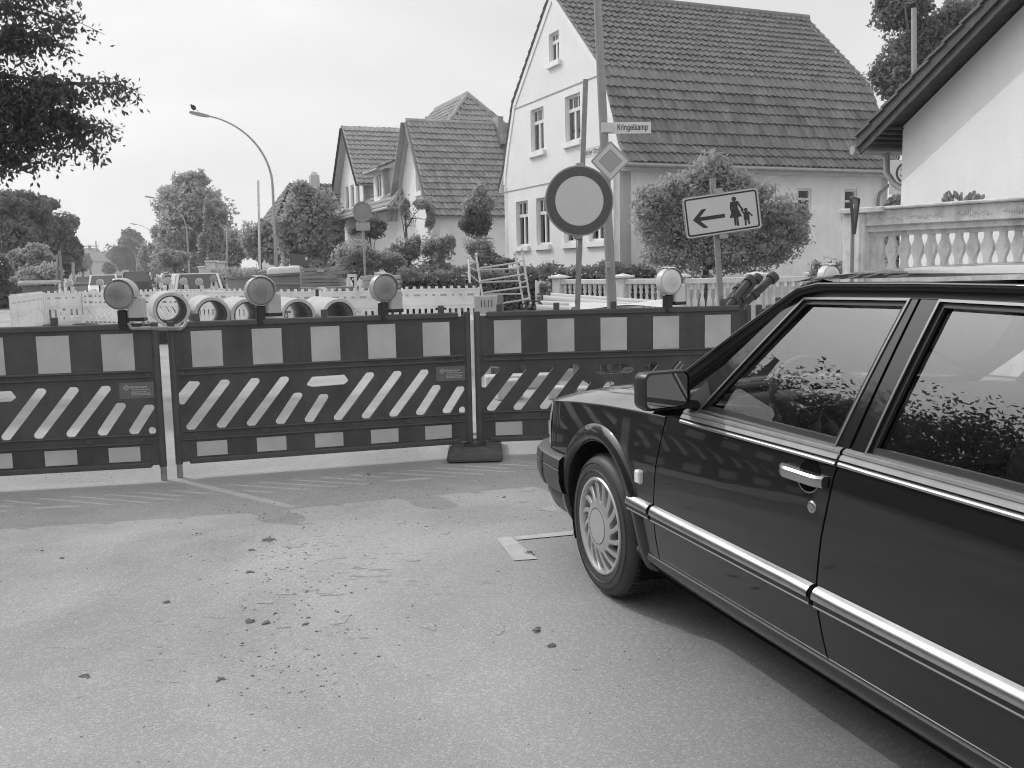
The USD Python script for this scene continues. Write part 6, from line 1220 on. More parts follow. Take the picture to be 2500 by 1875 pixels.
# ---------------------------------------------------------------- the dark saloon in the foreground. u = metres behind the front axle, v = metres in from the left flank, z = up
CW, WB = 1.75, 2.77
car = Thing('dark_saloon', 'dark glossy saloon with chrome strips filling the lower right foreground', 'car', [.37, 4.12, 0], math.radians(90 + 18.8))
uvz = lambda a: np.stack([-a[..., 0], -a[..., 1], a[..., 2]], -1)
ZS = np.array([.18, .25, .31, .36, .45, .53, .65, .78, .86, .90, .945, 1.385, 1.45]); VS = np.array([.14, .055, .030, .018, .006, .0, .004, .016, .026, .036, .058, .205, .26])
from scipy.interpolate import PchipInterpolator
_vz = PchipInterpolator(ZS, VS)
def vside(u, z):
    u, z = np.asarray(u, float), np.asarray(z, float)
    f = np.clip((-.50 - u) / .36, 0, 1); r = np.clip((u - 3.25) / .7, 0, 1)
    dz = np.clip(z - .945, 0, 1); gv = np.where(z > .945, .058 + .29 * dz + .10 * dz ** 2, _vz(np.minimum(z, .945)))
    return gv + .15 * f ** 2 + .14 * r ** 2
def skin(poly, off=0.0, cell=.045, lip=.03, side=0, vf=vside):
    """panel of body skin: polygon in the (u, z) side view laid on the flank, with its edges turned in"""
    mb = MB()
    for g in (poly.geoms if hasattr(poly, 'geoms') else [poly]):
        x0, y0, x1, y1 = g.bounds; vs, fs, idx = [], [], {}
        def vid(p):
            k = (round(p[0], 5), round(p[1], 5))
            if k not in idx: idx[k] = len(vs); vs.append(k)
            return idx[k]
        for i in range(int((x1 - x0) / cell) + 1):
            for j in range(int((y1 - y0) / cell) + 1):
                q = sbox(x0 + i * cell, y0 + j * cell, x0 + (i + 1) * cell, y0 + (j + 1) * cell).intersection(g)
                for h in (q.geoms if hasattr(q, 'geoms') else [q]):
                    if h.geom_type != 'Polygon' or h.area < 1e-9: continue
                    tv, tf = trimesh.creation.triangulate_polygon(h, engine='earcut')
                    for t3 in tf: fs.append([vid(tv[k]) for k in t3])
        a = np.array(vs); v = vf(a[:, 0], a[:, 1]) + off; P = uvz(np.column_stack([a[:, 0], v, a[:, 1]])); fs = np.array(fs)
        n = np.cross(P[fs[:, 1]] - P[fs[:, 0]], P[fs[:, 2]] - P[fs[:, 0]]); fs[n[:, 1] < 0] = fs[n[:, 1] < 0][:, ::-1]
        mb.raw(P, fs)
        for ring in [g.exterior, *g.interiors]:
            c = np.array(ring.coords)[:-1]; c2 = []
            for p_, q_ in zip(c, np.roll(c, -1, 0)):
                m = max(1, int(np.linalg.norm(q_ - p_) / .06)); c2 += [p_ + (q_ - p_) * k / m for k in range(m)]
            c = np.array(c2); vv = vf(c[:, 0], c[:, 1]) + off; A_ = uvz(np.column_stack([c[:, 0], vv, c[:, 1]])); B_ = uvz(np.column_stack([c[:, 0], vv + lip, c[:, 1]])); n_ = len(c); k = np.arange(n_)
            mb.raw(np.vstack([A_, B_]), np.vstack([np.stack([k, (k+1) % n_, n_ + (k+1) % n_, n_ + k], 1)]))
    return mb
def mirror(mb):
    v, f = mb.arrays() if isinstance(mb, MB) else mb; v = v.copy(); v[:, 1] = -CW - v[:, 1]; return v, f[:, ::-1]
def both(name, mb, m, smooth=25, parent=None): 
    a = mb.arrays(); p = car.add(name, a, m, parent=parent, smooth=smooth); q = car.add(name, mirror(a), m, parent=parent, smooth=smooth); return p, q
# outline pieces
RAR = .372
arch = lambda u0: Point(u0, .325).buffer(RAR, 24).union(sbox(u0 - RAR, 0, u0 + RAR, .325))
fender = Polygon([(-.600, .577), (-.59, .802), (-.3, .836), (.009, .861), (.3, .877), (.578, .888), (.536, .69), (.531, .547), (.527, .436), (.531, .322), (.33, .322), (.33, .577)]).difference(arch(0)).difference(sbox(-.61, 0, -.33, .577))
fender = max(fender.geoms, key=lambda q: q.area) if hasattr(fender, 'geoms') else fender
fdoor = Polygon([(.590, .897), (.586, .888), (.544, .69), (.539, .547), (.535, .436), (.540, .322), (1.572, .322), (1.551, .454), (1.546, .529), (1.556, .683), (1.583, .880), (1.590, .897)])
rdoor = Polygon([(1.598, .897), (1.591, .880), (1.564, .683), (1.554, .529), (1.559, .454), (1.580, .322), (2.42, .322), (2.45, .50), (2.60, .72), (2.66, .897)]).difference(arch(WB))
quarter = Polygon([(2.668, .897), (2.61, .725), (2.46, .505), (2.43, .322), (3.30, .322), (3.92, .40), (3.95, .60), (3.93, .93), (3.2, .955), (2.80, .955), (2.69, .945)]).difference(arch(WB))
quarter = max(quarter.geoms, key=lambda q: q.area) if hasattr(quarter, 'geoms') else quarter
f_l, f_r = both('fender', skin(fender), 'car_paint'); d_l, d_r = both('front_door', skin(fdoor), 'car_paint'); r_l, r_r = both('rear_door', skin(rdoor), 'car_paint'); both('rear_quarter', skin(quarter), 'car_paint')
# flared lips round the wheel arches
def flare(u0):
    mb = MB(); ang = np.linspace(math.radians(-12), math.radians(192), 44); ring = []
    for rr2, o in ((.452, .0015), (.445, -.006), (.425, -.017), (.402, -.020), (.386, -.016), (.374, .0), (.372, .05)):
        u_ = u0 + rr2 * np.cos(ang); z_ = .325 + rr2 * np.sin(ang); ring.append(np.column_stack([u_, vside(u_, z_) + o, z_]))
    mb.grid(uvz(np.array(ring)), flip=True); return mb
for u0 in (0, WB): both('arch_flare', flare(u0), 'car_paint', 60)
liner = MB()
for u0 in (0, WB):
    ang = np.linspace(math.radians(-25), math.radians(205), 30); P = np.array([[[u0 + .376 * math.cos(a), v, .325 + .376 * math.sin(a)] for a in ang] for v in (.03, .16, .36)]); liner.grid(uvz(P)); v_, f_ = MB().grid(uvz(P)).arrays(); v_ = v_.copy(); v_[:, 1] = -CW - v_[:, 1]; liner.raw(v_, f_)
    lv, lf = MB().grid(uvz(P)).box([-u0 - .42, -.40, .12], [-u0 + .42, -.36, .80]).arrays(); car.add('wheel_housing', (lv, lf), 'under'); car.add('wheel_housing', mirror((lv, lf)), 'under')
# sills and underbody
sill = MB(); zz = np.array([.318, .300, .27, .24, .215]); vv = np.array([.028, .022, .034, .062, .11])
for a, b in ((.335, 2.42),): us = np.linspace(a, b, 12); sill.grid(uvz(np.array([[[u_, v_, z_] for u_ in us] for v_, z_ in zip(vv, zz)])), flip=False)
both('sill', sill, 'car_paint', 60)
ub = MB().box([-2.40, -CW + .10, .20], [-.38, -.10, .32]); ub.box([-.38, -CW + .40, .20], [.75, -.40, .5]); ub.box([-3.9, -CW + .40, .22], [-2.4, -.40, .5]); ub.box([-3.85, -CW + .12, .26], [-3.2, -.12, .5]); car.add('underbody', ub, 'under')
strip_ = lambda u0, u1, z0, z1, o, m, name, par, dz=0: both(name, skin(sbox(u0, z0, u1, z1), off=-o, cell=.05, lip=o + .004), m, 20, None)
for (u0, u1) in ((.345, 2.42),): strip_(u0, u1, .309, .318, .006, 'chrome_satin', 'sill_trim', None)
# rub strips: dark band, chrome above, thin chrome line below
def rub(u0, u1):
    us = np.linspace(u0, u1, max(4, int((u1 - u0) / .1))); base = lambda z_, o: np.column_stack([us, vside(us, np.full_like(us, z_)) - o, np.full_like(us, z_)])
    bd_ = MB().grid(uvz(np.array([base(.535, -.003), base(.533, .014), base(.512, .020), base(.484, .020), base(.478, .014), base(.474, -.003)])))
    chm = MB().grid(uvz(np.array([base(.540, .0), base(.537, .012), base(.529, .021), base(.518, .0275), base(.504, .0285), base(.500, .021)])))
    ln = MB().grid(uvz(np.array([base(.485, .0205), base(.482, .0235), base(.478, .021)])))
    for mb in (bd_, chm, ln):
        P0 = mb.v[0]
    v_, f_ = bd_.arrays(); n_ = len(us)
    caps = MB()
    for e in (0, n_ - 1): idx = [r_ * n_ + e for r_ in range(6)]; caps.raw(v_[idx], [[0, 1, 2], [0, 2, 3], [0, 3, 4], [0, 4, 5]])
    bd_.raw(*caps.arrays()); p, q = both('rub_strip', bd_, 'car_trim', 30); a, b = chm.arrays(), ln.arrays()
    for par, fn in ((p, lambda x: x), (q, mirror)): car.add('chrome_strip', fn(a), 'chrome', parent=par, smooth=60); car.add('chrome_line', fn(b), 'line_dull', parent=par, smooth=60)
for u0, u1 in ((.335, .522), (.546, 1.540), (1.562, 2.40), (3.18, 3.86)): rub(u0, u1)
# belt line: chrome bead and window channel
def belt(u0, u1, z0, z1):
    us = np.linspace(u0, u1, max(4, int((u1 - u0) / .1))); zt = lambda k: z0 + (z1 - z0) * (us - u0) / (u1 - u0) + k
    base = lambda k, o: np.column_stack([us, vside(us, zt(k)) - o, zt(k)])
    bead = MB().grid(uvz(np.array([base(.012, -.002), base(.012, .010), base(.006, .014), base(.0, .011), base(-.002, -.002)]))); both('belt_bead', bead, 'chrome_satin', 60)
    seal = MB().grid(uvz(np.array([base(.050, -.016), base(.049, .004), base(.042, .012), base(.034, .010), base(.032, .006), base(.029, .012), base(.018, .013), base(.015, -.002)]))); both('belt_seal', seal, 'belt_rubber', 40)
belt(.70, 1.588, .888, .897); belt(1.600, 2.66, .897, .897)
both('fender_crease', MB().tube(uvz(np.array([[u_, float(vside(u_, z_)) - .001, z_] for u_, z_ in [(-.59, .803), (-.3, .837), (.009, .862), (.3, .878), (.578, .889)]])), .0045, 6), 'car_paint', 60)
# bonnet and wing tops
UC = [-.80, -.74, -.66, -.58, -.45, -.3, -.1, .1, .3, .46]; CZ = np.interp(UC, [-.80, -.59, -.3, .009, .3, .582], [.772, .803, .837, .862, .878, .889])
def hood_grid(v0, v1, n, c=0):
    out = []
    for u_, cz in zip(UC, CZ):
        k = np.clip((u_ + .82) / .55, 0, 1) ** .6; row = []
        for t3 in np.linspace(0, 1, n):
            v_ = v0 + (v1 - v0) * t3; x = min(v_, CW - v_); ve = float(vside(u_, cz)); x = max(0, x - ve); dz = np.interp(x, [0, .012, .035, .08, .16, .4, .9], [0, .012, .030, .050, .064, .078, .088]) * k
            row.append([u_ + (.10 * (1 - (2 * v_ / CW - 1) ** 2) * -1 if u_ < -.6 else 0) * (1 if u_ < -.7 else .6), max(v_, ve) if v_ < CW / 2 else min(v_, CW - ve), cz + dz])
        out.append(row)
    return MB().grid(uvz(np.array(out)), flip=False)
def fix_up(mb):
    v, f = mb.arrays(); n = np.cross(v[f[:, 1]] - v[f[:, 0]], v[f[:, 2]] - v[f[:, 0]]); f = f.copy(); f[n[:, 2] < 0] = f[n[:, 2] < 0][:, ::-1]; return v, f
car.add('bonnet', fix_up(hood_grid(.172, CW - .172, 26)), 'car_paint_sky_sheen', smooth=60)
wt = fix_up(hood_grid(.0, .166, 12)); car.add('wing_top', wt, 'car_paint_sky_sheen', smooth=60); car.add('wing_top', mirror(wt), 'car_paint_sky_sheen', smooth=60)
car.add('gap_liner', MB().box([-.42, -CW + .1, .70], [.76, -.10, .79]), 'under')
# nose: lamps and grille between bonnet edge and bumper
def nose_path(z, rec=0.0):
    return [(-.592, float(vside(-.592, z))), (-.66, float(vside(-.66, z))), (-.74, float(vside(-.74, z)) + .01), (-.80, .17), (-.84, .30), (-.865, .5), (-.875, CW / 2)]
def nose_part(i0, i1, z0, z1, out=0.0):
    mb = MB(); lo = nose_path(z0); hi = nose_path(z1); P = np.array([[[p[0] - out - .0, p[1], z] for p in q[i0:i1 + 1]] for q, z in ((lo, z0), (lo, (z0 + z1) / 2), (hi, z1))]); mb.grid(uvz(P)); return mb
both('corner_lamp', nose_part(0, 2, .585, .795), 'lens_clear', 60); both('headlamp', nose_part(2, 5, .60, .775), 'lens_clear', 60); both('grille', nose_part(5, 6, .60, .77), 'car_trim', 60); both('nose_strip', nose_part(2, 6, .575, .60), 'car_paint', 60); both('corner_strip', nose_part(0, 2, .560, .585), 'car_paint', 60)
# bumper: one moulding swept round the nose
def bumper(path, prof):
    p = np.array(path, float); t3 = np.gradient(p, axis=0); t3 /= np.linalg.norm(t3, axis=1, keepdims=True); nr = np.stack([t3[:, 1] * -1, t3[:, 0]], 1); nr[nr @ np.array([-1.0, 0]) + nr @ np.array([0, -.3]) < 0] *= -1
    return np.array([[[p[i, 0] + nr[i, 0] * o, p[i, 1] + nr[i, 1] * o, z] for i in range(len(p))] for o, z in prof])
bp0 = [(-.372, .006), (-.50, .006), (-.62, .012), (-.74, .036), (-.84, .09), (-.915, .18), (-.955, .32), (-.985, .56), (-.99, CW / 2)]; bpath = bp0 + [(a, CW - b) for a, b in bp0[-2::-1]]
P = bumper(bpath, [(-.05, .572), (.018, .566), (.040, .548), (.046, .505), (.041, .501), (.046, .497), (.043, .44), (.026, .385), (-.02, .372)]); bb_ = MB().grid(uvz(P)); v_, f_ = bb_.arrays(); bpr = car.add('bumper', (v_, f_), 'bumper_plastic', smooth=35)
P = bumper(bpath, [(-.02, .372), (-.01, .33), (-.04, .26), (-.10, .235)]); car.add('front_valance', MB().grid(uvz(P)), 'bumper_plastic', parent=bpr, smooth=50)
P = bumper(bpath[3:-3], [(.020, .5655), (.0405, .5478), (.042, .5405)]); car.add('bumper_trim', MB().grid(uvz(P)), 'chrome_satin', parent=bpr, smooth=50)
for s_ in (0, 1):
    q = bumper([(-.60, .011), (-.62, .012), (-.64, .016)], [(.042, .552), (.049, .505), (.049, .497), (.046, .44), (.029, .388)]); e = MB().grid(uvz(q)).arrays(); car.add('bumper_joint', e if not s_ else mirror(e), 'gasket', parent=bpr)
# rear of the car
rp0 = [(3.16, .006), (3.5, .03), (3.8, .10), (3.93, .25), (3.98, CW / 2)]; rpath = rp0 + [(a, CW - b) for a, b in rp0[-2::-1]]
p = np.array(rpath); car.add('rear_bumper', MB().grid(uvz(np.array([[[a + o, b, z] for a, b in rpath] for o, z in [(-.02, .60), (.03, .58), (.035, .42), (-.05, .36)]]))), 'car_trim', smooth=40)
car.add('tail', MB().grid(uvz(np.array([[[3.93 - .02 * (z > .8), v_, z] for v_ in np.linspace(.12, CW - .12, 8)] for z in (.58, .75, .955)]))), 'car_paint'); car.add('boot_lid', fix_up(MB().grid(uvz(np.array([[[u_, v_, .965 + .02 * (1 - (2 * v_ / CW - 1) ** 2) - .02 * (u_ > 3.8)] for v_ in np.linspace(.07, CW - .07, 12)] for u_ in (3.1, 3.5, 3.92)])))), 'car_paint', smooth=60)
both('tail_lamp', MB().box([-3.955, -.42, .62], [-3.925, -.12, .90]), 'tail_lamp', False)
# greenhouse
def gh(poly, off=0.0, lip=.02): return skin(poly, off=off, cell=.09, lip=lip)
glF = Polygon([(.800, .948), (1.213, 1.352), (1.672, 1.360), (1.553, .948)]); glR = Polygon([(1.686, .948), (1.788, 1.360), (2.42, 1.352), (2.62, .948)])
frF = Polygon([(.668, .945), (1.188, 1.374), (1.712, 1.384), (1.608, .945)]).difference(glF.buffer(-.002)); frR = Polygon([(1.620, .945), (1.722, 1.384), (2.46, 1.376), (2.74, .945)]).difference(glR.buffer(-.002))
both('front_door_frame', gh(frF, -.004, .045), 'car_paint', 25); both('rear_door_frame', gh(frR, -.004, .045), 'car_paint', 25)
def trim(poly, w, name, m, off):
    r_ = poly.buffer(w, join_style=2).difference(poly.buffer(-.001)); both(name, gh(r_, off, .012), m, 30)
trim(glF, .006, 'window_trim', 'trim_dull', -.008); trim(glR, .006, 'window_trim', 'trim_dull', -.008)
trim(glF.buffer(-.016, join_style=2), .014, 'window_seal', 'car_seal', .002); trim(glR.buffer(-.016, join_style=2), .014, 'window_seal', 'car_seal', .002)
both('front_side_window', gh(glF, .018, 0), 'car_glass', 80); both('rear_side_window', gh(glR, .018, 0), 'car_glass', 80)
cp = Polygon([(2.47, 1.376), (2.75, .945), (3.10, .952), (2.66, 1.376)]); both('rear_pillar', gh(cp, -.002, .04), 'car_paint', 25)
# roof
def roof_z(u_, v_): x = abs(2 * v_ / CW - 1); return 1.458 - .045 * x ** 2.6 - .008 * max(0, (x - .70) / .3) ** 3 - .052 * max(0, (1.52 - u_) / .49) ** 2 - .05 * max(0, (u_ - 2.3) / .5) ** 2
us = np.linspace(0, 1, 16); vs = np.linspace(0, 1, 30); R_ = []
for a in us:
    row = []
    for b in vs: v_ = .178 + (CW - .356) * b; x = abs(2 * v_ / CW - 1); uf = 1.03 + .20 * x ** 2; ur = 2.70 - .06 * x ** 2; u_ = uf + (ur - uf) * a; row.append([u_, v_, roof_z(u_, v_)])
    R_.append(row)
car.add('roof', fix_up(MB().grid(uvz(np.array(R_)))), 'car_roof_sky_sheen', smooth=60)
# drip channel and A pillar
edge = [(.42, .075, .940), (.60, .098, 1.046), (.90, .150, 1.222), (1.10, .178, 1.330), (1.20, .184, 1.378), (1.30, .186, 1.394), (1.72, .188, 1.399), (2.3, .188, 1.397), (2.62, .19, 1.375), (3.0, .14, 1.06), (3.1, .10, .965)]
ee = np.array(edge); both('drip_rail', MB().tube(uvz(ee + [0, -.012, .004]), .008, 8), 'car_paint', 60)
ch_ = MB(); q = ee.copy(); A_ = uvz(np.array([q + [0, .0, .006], q + [.004, .012, -.014], q + [.008, .002, -.034], q + [.012, .03, -.045]])); ch_.grid(A_); both('drip_channel', ch_, 'car_seal', 30)
pa = MB(); q = ee[:6]; pa.grid(uvz(np.array([q + [-.0, -.008, .012], q + [-.035, .03, .020], q + [-.045, .075, .012], q + [-.0, .08, -.02], q + [.02, .05, -.03]]))); both('windscreen_pillar', pa, 'car_paint', 60)
rl = MB(); q = np.array([(1.16, .184, 1.378), (1.30, .186, 1.398), (1.72, .188, 1.403), (2.3, .188, 1.401), (2.64, .19, 1.375)]); rl.grid(uvz(np.array([q + [0, -.013, -.004], q + [0, -.011, .002], q + [0, -.005, .004], q + [0, .008, .003]]))); both('roof_edge', rl, 'car_roof_sky_sheen', 60)
# windscreen and rear window
ws = MB(); P = []
for t3 in np.linspace(0, 1, 8):
    row = []
    for b in np.linspace(0, 1, 16): x = 2 * b - 1; v0 = .125 + (CW - .25) * b; v1 = .225 + (CW - .45) * b; lo = np.array([.20 + .25 * x * x, v0, .965 - .02 * x * x]); hi = np.array([1.05 + .15 * x * x, v1, 1.390 - .006 * x * x]); row.append(lo + (hi - lo) * t3)
    P.append(row)
ws.grid(uvz(np.array(P))); car.add('windscreen', ws, 'car_glass', smooth=60)
rw = MB(); rw.grid(uvz(np.array([[[2.72 + .02, .25 + (CW - .5) * b, 1.375] for b in np.linspace(0, 1, 8)], [[3.12, .15 + (CW - .3) * b, .965] for b in np.linspace(0, 1, 8)]]))); car.add('rear_window', rw, 'car_glass')
car.add('scuttle', MB().box([-.46, -CW + .14, .84], [-.24, -.14, .900]), 'car_seal')
both('mirror_sail', skin(Polygon([(.672, .95), (.80, .95), (.845, 1.00), (.795, 1.05)]), -.007, .04, .01), 'car_trim', 25)
# door mirror, turned to the rear
mh = MB(); fr = frame(uvz(np.array([.81, -.082, 1.026])), (-math.sin(.18), -math.cos(.18), 0), (0, 0, 1))        # third axis: forward or back
w2, h2_ = .102, .068; sh_ = sbox(-w2 + .03, -h2_ + .03, w2 - .03, h2_ - .03).buffer(.03, 6); c = np.array(sh_.exterior.coords)[:-1]
axm = np.array([-math.sin(.18), math.cos(.18), 0]); nxt = np.array([math.cos(.18), math.sin(.18), 0]); ctr = uvz(np.array([.81, -.082, 1.026]))
rings = []
for k, d in ((.93, .0), (1.0, .004), (1.03, .03), (.96, .07), (.72, .10), (.30, .115), (.0, .118)): rings.append(ctr + nxt * d + np.outer(c[:, 0] * k, axm) + np.outer(c[:, 1] * k, UP))
rg3 = np.array(rings); rg3 = np.concatenate([rg3, rg3[:, :1]], 1); mh.grid(rg3); far_m = lambda a: (mirror(a)[0] - [.12, 0, 0], mirror(a)[1]); mhp = car.add('door_mirror', mh.arrays(), 'car_trim', smooth=40); mhq = car.add('door_mirror', far_m(mh), 'car_trim', smooth=40)
mg = MB(); g3 = ctr + nxt * .006 + np.outer(c[:, 0] * .90, axm) + np.outer(c[:, 1] * .88, UP); n_ = len(c); k = np.arange(n_); mg.raw(np.vstack([g3, ctr + nxt * .006]), np.stack([k, (k + 1) % n_, np.full(n_, n_)], 1)); a = mg.arrays(); car.add('mirror_glass', a, 'mirror', parent=mhp); car.add('mirror_glass', far_m(a), 'mirror', parent=mhq)
ma = MB().bar(uvz(np.array([.76, -.02, .975])), uvz(np.array([.74, .06, .96])), .06, .03); car.add('mirror_arm', ma, 'car_trim', parent=mhp); car.add('mirror_arm', far_m(ma), 'car_trim', parent=mhq)
# handles, lock, repeater
def handle(u0):
    vv_ = lambda u_, z_: float(vside(u_, z_)); hp = MB(); P = []
    for t3 in np.linspace(0, 1, 12): u_ = u0 + .215 * t3; o = .012 + .022 * min(1, 6 * t3, 6 * (1 - t3) + .35); P.append([[u_, vv_(u_, .855) - o, .862], [u_, vv_(u_, .85) - o - .006, .855], [u_, vv_(u_, .84) - o - .006, .836], [u_, vv_(u_, .83) - o, .829], [u_, vv_(u_, .83) - .004, .831], [u_, vv_(u_, .86) - .004, .860]])
    P = np.array(P); P = np.concatenate([P, P[:, :1]], 1); hp.grid(uvz(P)); hp.raw(uvz(P[0, :6]), [[0, 1, 2], [0, 2, 3], [0, 3, 4], [0, 4, 5]]); hp.raw(uvz(P[-1, :6]), [[2, 1, 0], [3, 2, 0], [4, 3, 0], [5, 4, 0]])
    el = Point(0, 0).buffer(1, 16); rec = affinity.translate(affinity.scale(el, .052, .047), u0 + .125, .846); a, b = both('handle_recess', skin(rec, -.0015, .03, .002), 'under', False);  # flat near-black disc on the door, recess shade painted as colour
    rim = affinity.translate(affinity.scale(el, .056, .051), u0 + .125, .846).difference(rec).intersection(sbox(0, 0, 9, .822)); r1 = skin(rim, -.003, .03, .004).arrays(); h = hp.arrays()
    for par, fn in ((a, lambda x: x), (b, mirror)): car.add('recess_rim', fn(r1), 'chrome_satin', parent=par); car.add('handle_bar', fn(h), 'chrome', parent=par, smooth=35)
handle(1.352); handle(2.38)
both('door_lock', MB().lathe([(0, .006), (.008, .006), (.009, .004), (.015, .004), (.020, .0), (.021, -.004)], 22, frame(uvz(np.array([1.504, float(vside(1.5, .758)), .758])), (1, 0, 0), (0, 0, -1))), 'chrome', 40)
sr = MB().box([-.438, -.012, .600], [-.395, .016, .655], bev=.006); both('side_repeater', sr, 'lens_clear', False)
# wheels
def wheel(u0, v0, side):
    """side = -1 left, +1 right; axis along v"""
    o = uvz(np.array([u0, v0, .3175])); fr = frame(o, (-1, 0, 0), (0, 0, 1)) if side > 0 else frame(o, (1, 0, 0), (0, 0, 1)); pre = {}
    # third axis points outwards
    ty = MB(); prof = [(.214, .0), (.222, .010), (.250, .016), (.275, .014), (.298, .004), (.310, -.012), (.3155, -.030), (.3175, -.06), (.3175, -.125), (.3155, -.160), (.306, -.178), (.26, -.195), (.214, -.19)]
    ty.lathe([(a, b - .016) for a, b in prof], 72, fr); wp_ = car.add('wheel', MB().lathe([(.0, -.10), (.19, -.10), (.20, -.19)], 40, fr), 'alloy_dark', smooth=40)
    t_ = car.add('tyre', ty, 'rubber_side', parent=wp_, smooth=45)
    tr = MB()
    for k in range(76):
        a = 2 * math.pi * k / 76; 
        for w0, w1, off in ((-.030, -.062, 0), (-.075, -.115, .5), (-.128, -.17, 0)):
            b = a + off * 2 * math.pi / 76; ca, sa = math.cos(b), math.sin(b); cc_ = math.cos(b + .055), math.sin(b + .055); r0, r1 = .308, .3215; q = []
            for r_ in (r0, r1):
                for w_ in (w0 - .016, w1 - .016): q += [[r_ * ca, r_ * sa, w_], [r_ * cc_[0], r_ * cc_[1], w_]]
            q = np.array(q); tr.raw(to_frame(q, fr), [[4, 5, 7, 6], [0, 1, 5, 4], [2, 6, 7, 3], [0, 4, 6, 2], [1, 3, 7, 5]])
    car.add('tread_blocks', tr, 'rubber', parent=wp_, kind='stuff')
    sw = MB()
    for k in range(2): sw.lathe([(.246 + .036 * k, -.0005), (.249 + .036 * k, .0025 - .012 * k), (.252 + .036 * k, -.001 - .012 * k)], 60, fr)
    car.add('sidewall_rib', sw, 'rubber_side', parent=wp_, smooth=60)
    rim = MB().lathe([(.192, -.055), (.197, -.022), (.205, -.004), (.214, -.002), (.219, -.008), (.216, -.02), (.205, -.03)], 64, fr); car.add('rim', rim, 'alloy', parent=wp_, smooth=50)
    hub = MB().lathe([(.0, .006), (.078, .004), (.080, .0), (.082, .003), (.108, .0), (.118, -.006), (.118, -.05)], 56, fr); car.add('hub_disc', hub, 'alloy', parent=wp_, smooth=30)
    for k in range(16):
        a = 2 * math.pi * k / 16; P = []
        for t3 in np.linspace(0, 1, 7):
            r_ = .112 + .088 * t3; b = a + .30 * t3 * side; w_ = .027 - .008 * math.sin(t3 * math.pi) + .010 * t3; zt = -.004 - .014 * t3; d = np.array([-math.sin(b), math.cos(b)]); c0 = np.array([math.cos(b), math.sin(b)]) * r_; P.append([[*(c0 - d * w_ * .5), zt - .03], [*(c0 - d * w_ * .5), zt - .002], [*(c0 - d * w_ * .2), zt + .003], [*(c0 + d * w_ * .35), zt + .002], [*(c0 + d * w_ * .5), zt - .006], [*(c0 + d * w_ * .5), zt - .03]])
        m = MB().grid(np.array(P)); v_, f_ = m.arrays(); car.add('spoke', (to_frame(v_, fr), f_), 'alloy', parent=wp_, smooth=35)
    bo = MB()
    for k in range(1): bo.lathe([(.0785, .0045), (.0800, .0052), (.0815, .0042)], 48, fr)
    car.add('cap_ring', bo, 'car_trim', parent=wp_)
wheel(0, .0, 1); wheel(WB, .0, 1); wheel(0, CW, -1); wheel(WB, CW, -1)
# cabin
cab = MB().box([-2.9, -CW + .12, .32], [-.55, -.12, .36]); cab.box([-2.6, -.075, .36], [-.6, -.045, .885]); cab.box([-2.6, -CW + .045, .36], [-.6, -CW + .075, .885]); cab.box([-.62, -CW + .12, .36], [-.55, -.12, .88]); car.add('cabin_lining', cab, 'interior')
da = MB(); P = []
for v_ in np.linspace(.14, CW - .14, 30):
    hmp = .045 * math.exp(-((v_ - .43) / .20) ** 4); P.append([[.46, v_, .925], [.60, v_, .945 + hmp * .2], [.78, v_, .955 + hmp * .9], [.93, v_, .955 + hmp], [.97, v_, .935 + hmp * .8], [.985, v_, .90], [.94, v_, .82], [.90, v_, .66]])
da.grid(uvz(np.array(P))); car.add('dashboard', da, 'dash', smooth=50)
dv = MB()
for k in range(2): dv.box([-.74, -.50 - .62 * k, .962], [-.60, -.20 - .62 * k, .968], bev=.002)
car.add('air_vents', dv, 'interior')
swc = uvz(np.array([.985, .43, .952])); tl = math.radians(62); e1 = np.array([0, 1.0, 0]); e2 = np.array([math.cos(tl), 0, math.sin(tl)]); a = np.linspace(0, 2 * np.pi, 49); ringp = swc + np.outer(np.cos(a) * .192, e1) + np.outer(np.sin(a) * .192, e2)
sw_ = car.add('steering_wheel', MB().tube(ringp, .0145, 10, caps=False), 'wheel_rim', smooth=60); nn3 = np.cross(e1, e2)
sp_ = MB()
for b in (.15, math.pi - .15, -1.1, math.pi + 1.1): sp_.tube([swc + nn3 * .02, swc + nn3 * .015 + (e1 * math.cos(b) + e2 * math.sin(b)) * .1, swc + (e1 * math.cos(b) + e2 * math.sin(b)) * .19], [.02, .018, .014], 8)
car.add('wheel_spokes', sp_, 'wheel_rim', parent=sw_, smooth=60); car.add('horn_pad', MB().box([-.09, -.06, -.02], [.09, .06, .02], frame(swc + nn3 * .02, e1, e2), bev=.015), 'interior', parent=sw_); car.add('steering_column', MB().tube([swc, swc + [.22, 0, -.10]], .035, 10), 'interior', parent=sw_)
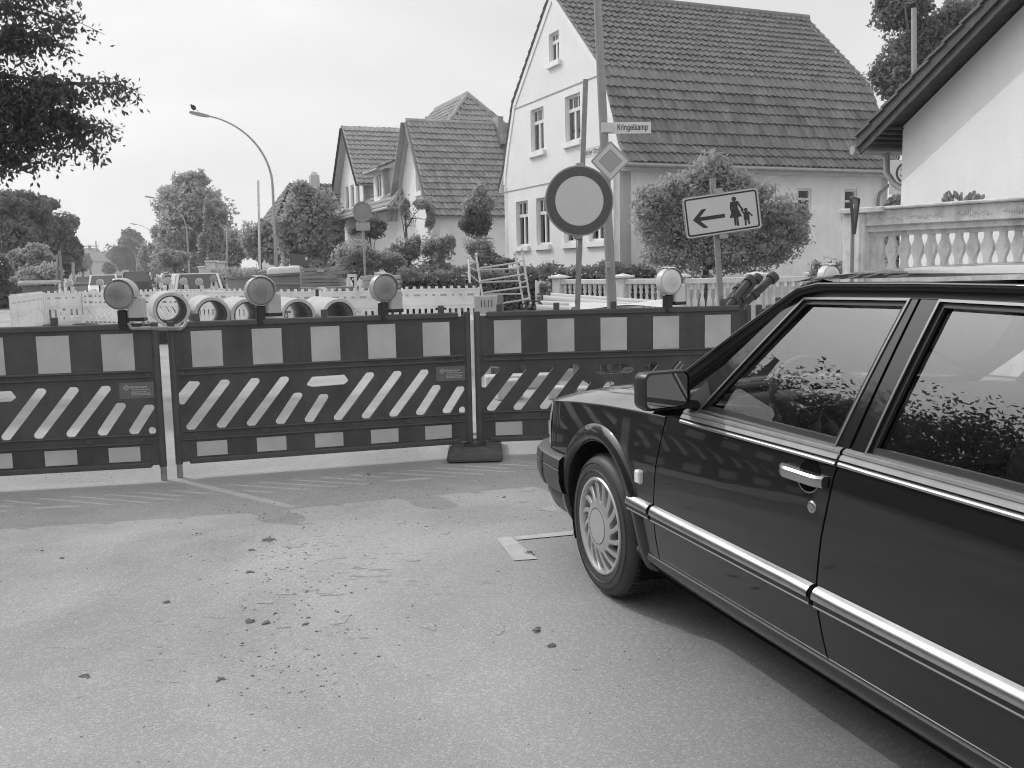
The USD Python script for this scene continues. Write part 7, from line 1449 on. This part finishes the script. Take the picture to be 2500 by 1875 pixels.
def rbox(mb, lo, hi, tilt, piv, bev=.05):
    m = MB().box(lo, hi, bev=bev); v, f = m.arrays(); c_, s_ = math.cos(tilt), math.sin(tilt); d = v - piv; v = np.column_stack([d[:, 0] * c_ - d[:, 2] * s_, d[:, 1], d[:, 0] * s_ + d[:, 2] * c_]) + piv; mb.raw(v, f); return mb
for v0, nm in ((.20, 'driver_seat'), (1.05, 'passenger_seat')):
    st = MB().box([-1.85, -v0 - .50, .36], [-1.33, -v0, .60], bev=.06); piv = np.array([-1.85, 0, .56]); rbox(st, [-1.97, -v0 - .50, .52], [-1.83, -v0, 1.07], -(-.32), piv, .06); sp = car.add(nm, st, 'seat_cloth', smooth=30)
    hdr = rbox(MB(), [-1.955, -v0 - .39, 1.12], [-1.86, -v0 - .11, 1.30], .32, piv, .035); hdr2 = MB(); 
    for y in (-.32, -.18): rbox(hdr2, [-1.915, -v0 + y - .006, 1.05], [-1.903, -v0 + y + .006, 1.15], .32, piv, .002)
    hp_ = car.add('headrest', hdr, 'seat_cloth', smooth=30, parent=sp); car.add('headrest_rod', hdr2, 'chrome_satin', parent=sp)
rs2 = MB().box([-2.75, -CW + .2, .36], [-2.25, -.2, .62], bev=.06); rbox(rs2, [-2.9, -CW + .2, .55], [-2.74, -.2, 1.08], .35, np.array([-2.75, 0, .58]), .06); car.add('rear_seat', rs2, 'seat_cloth', smooth=30); car.add('parcel_shelf', MB().box([-3.1, -CW + .15, .93], [-2.85, -.15, .945]), 'interior')
car.add('interior_mirror', MB().box([-1.02, -CW/2 - .11, 1.27], [-.99, -CW/2 + .11, 1.33], bev=.012), 'interior')
# ---------------------------------------------------------------- thin summer haze filling the air
hz = MB().box([-620, -120, -1.2], [620, 880, 46])
air = usdkit.material(stage, '/World/Looks/air', {'v': ('principled_volume', {'color': (.95,) * 3, 'density': HAZE, 'anisotropy': .35})}, [], volume='v.volume')
p_ = usdkit.mesh(stage, '/World/haze', hz.arrays(), air); tag(p_.GetPrim(), kind='stuff', label='thin pale summer haze filling the air down the street')
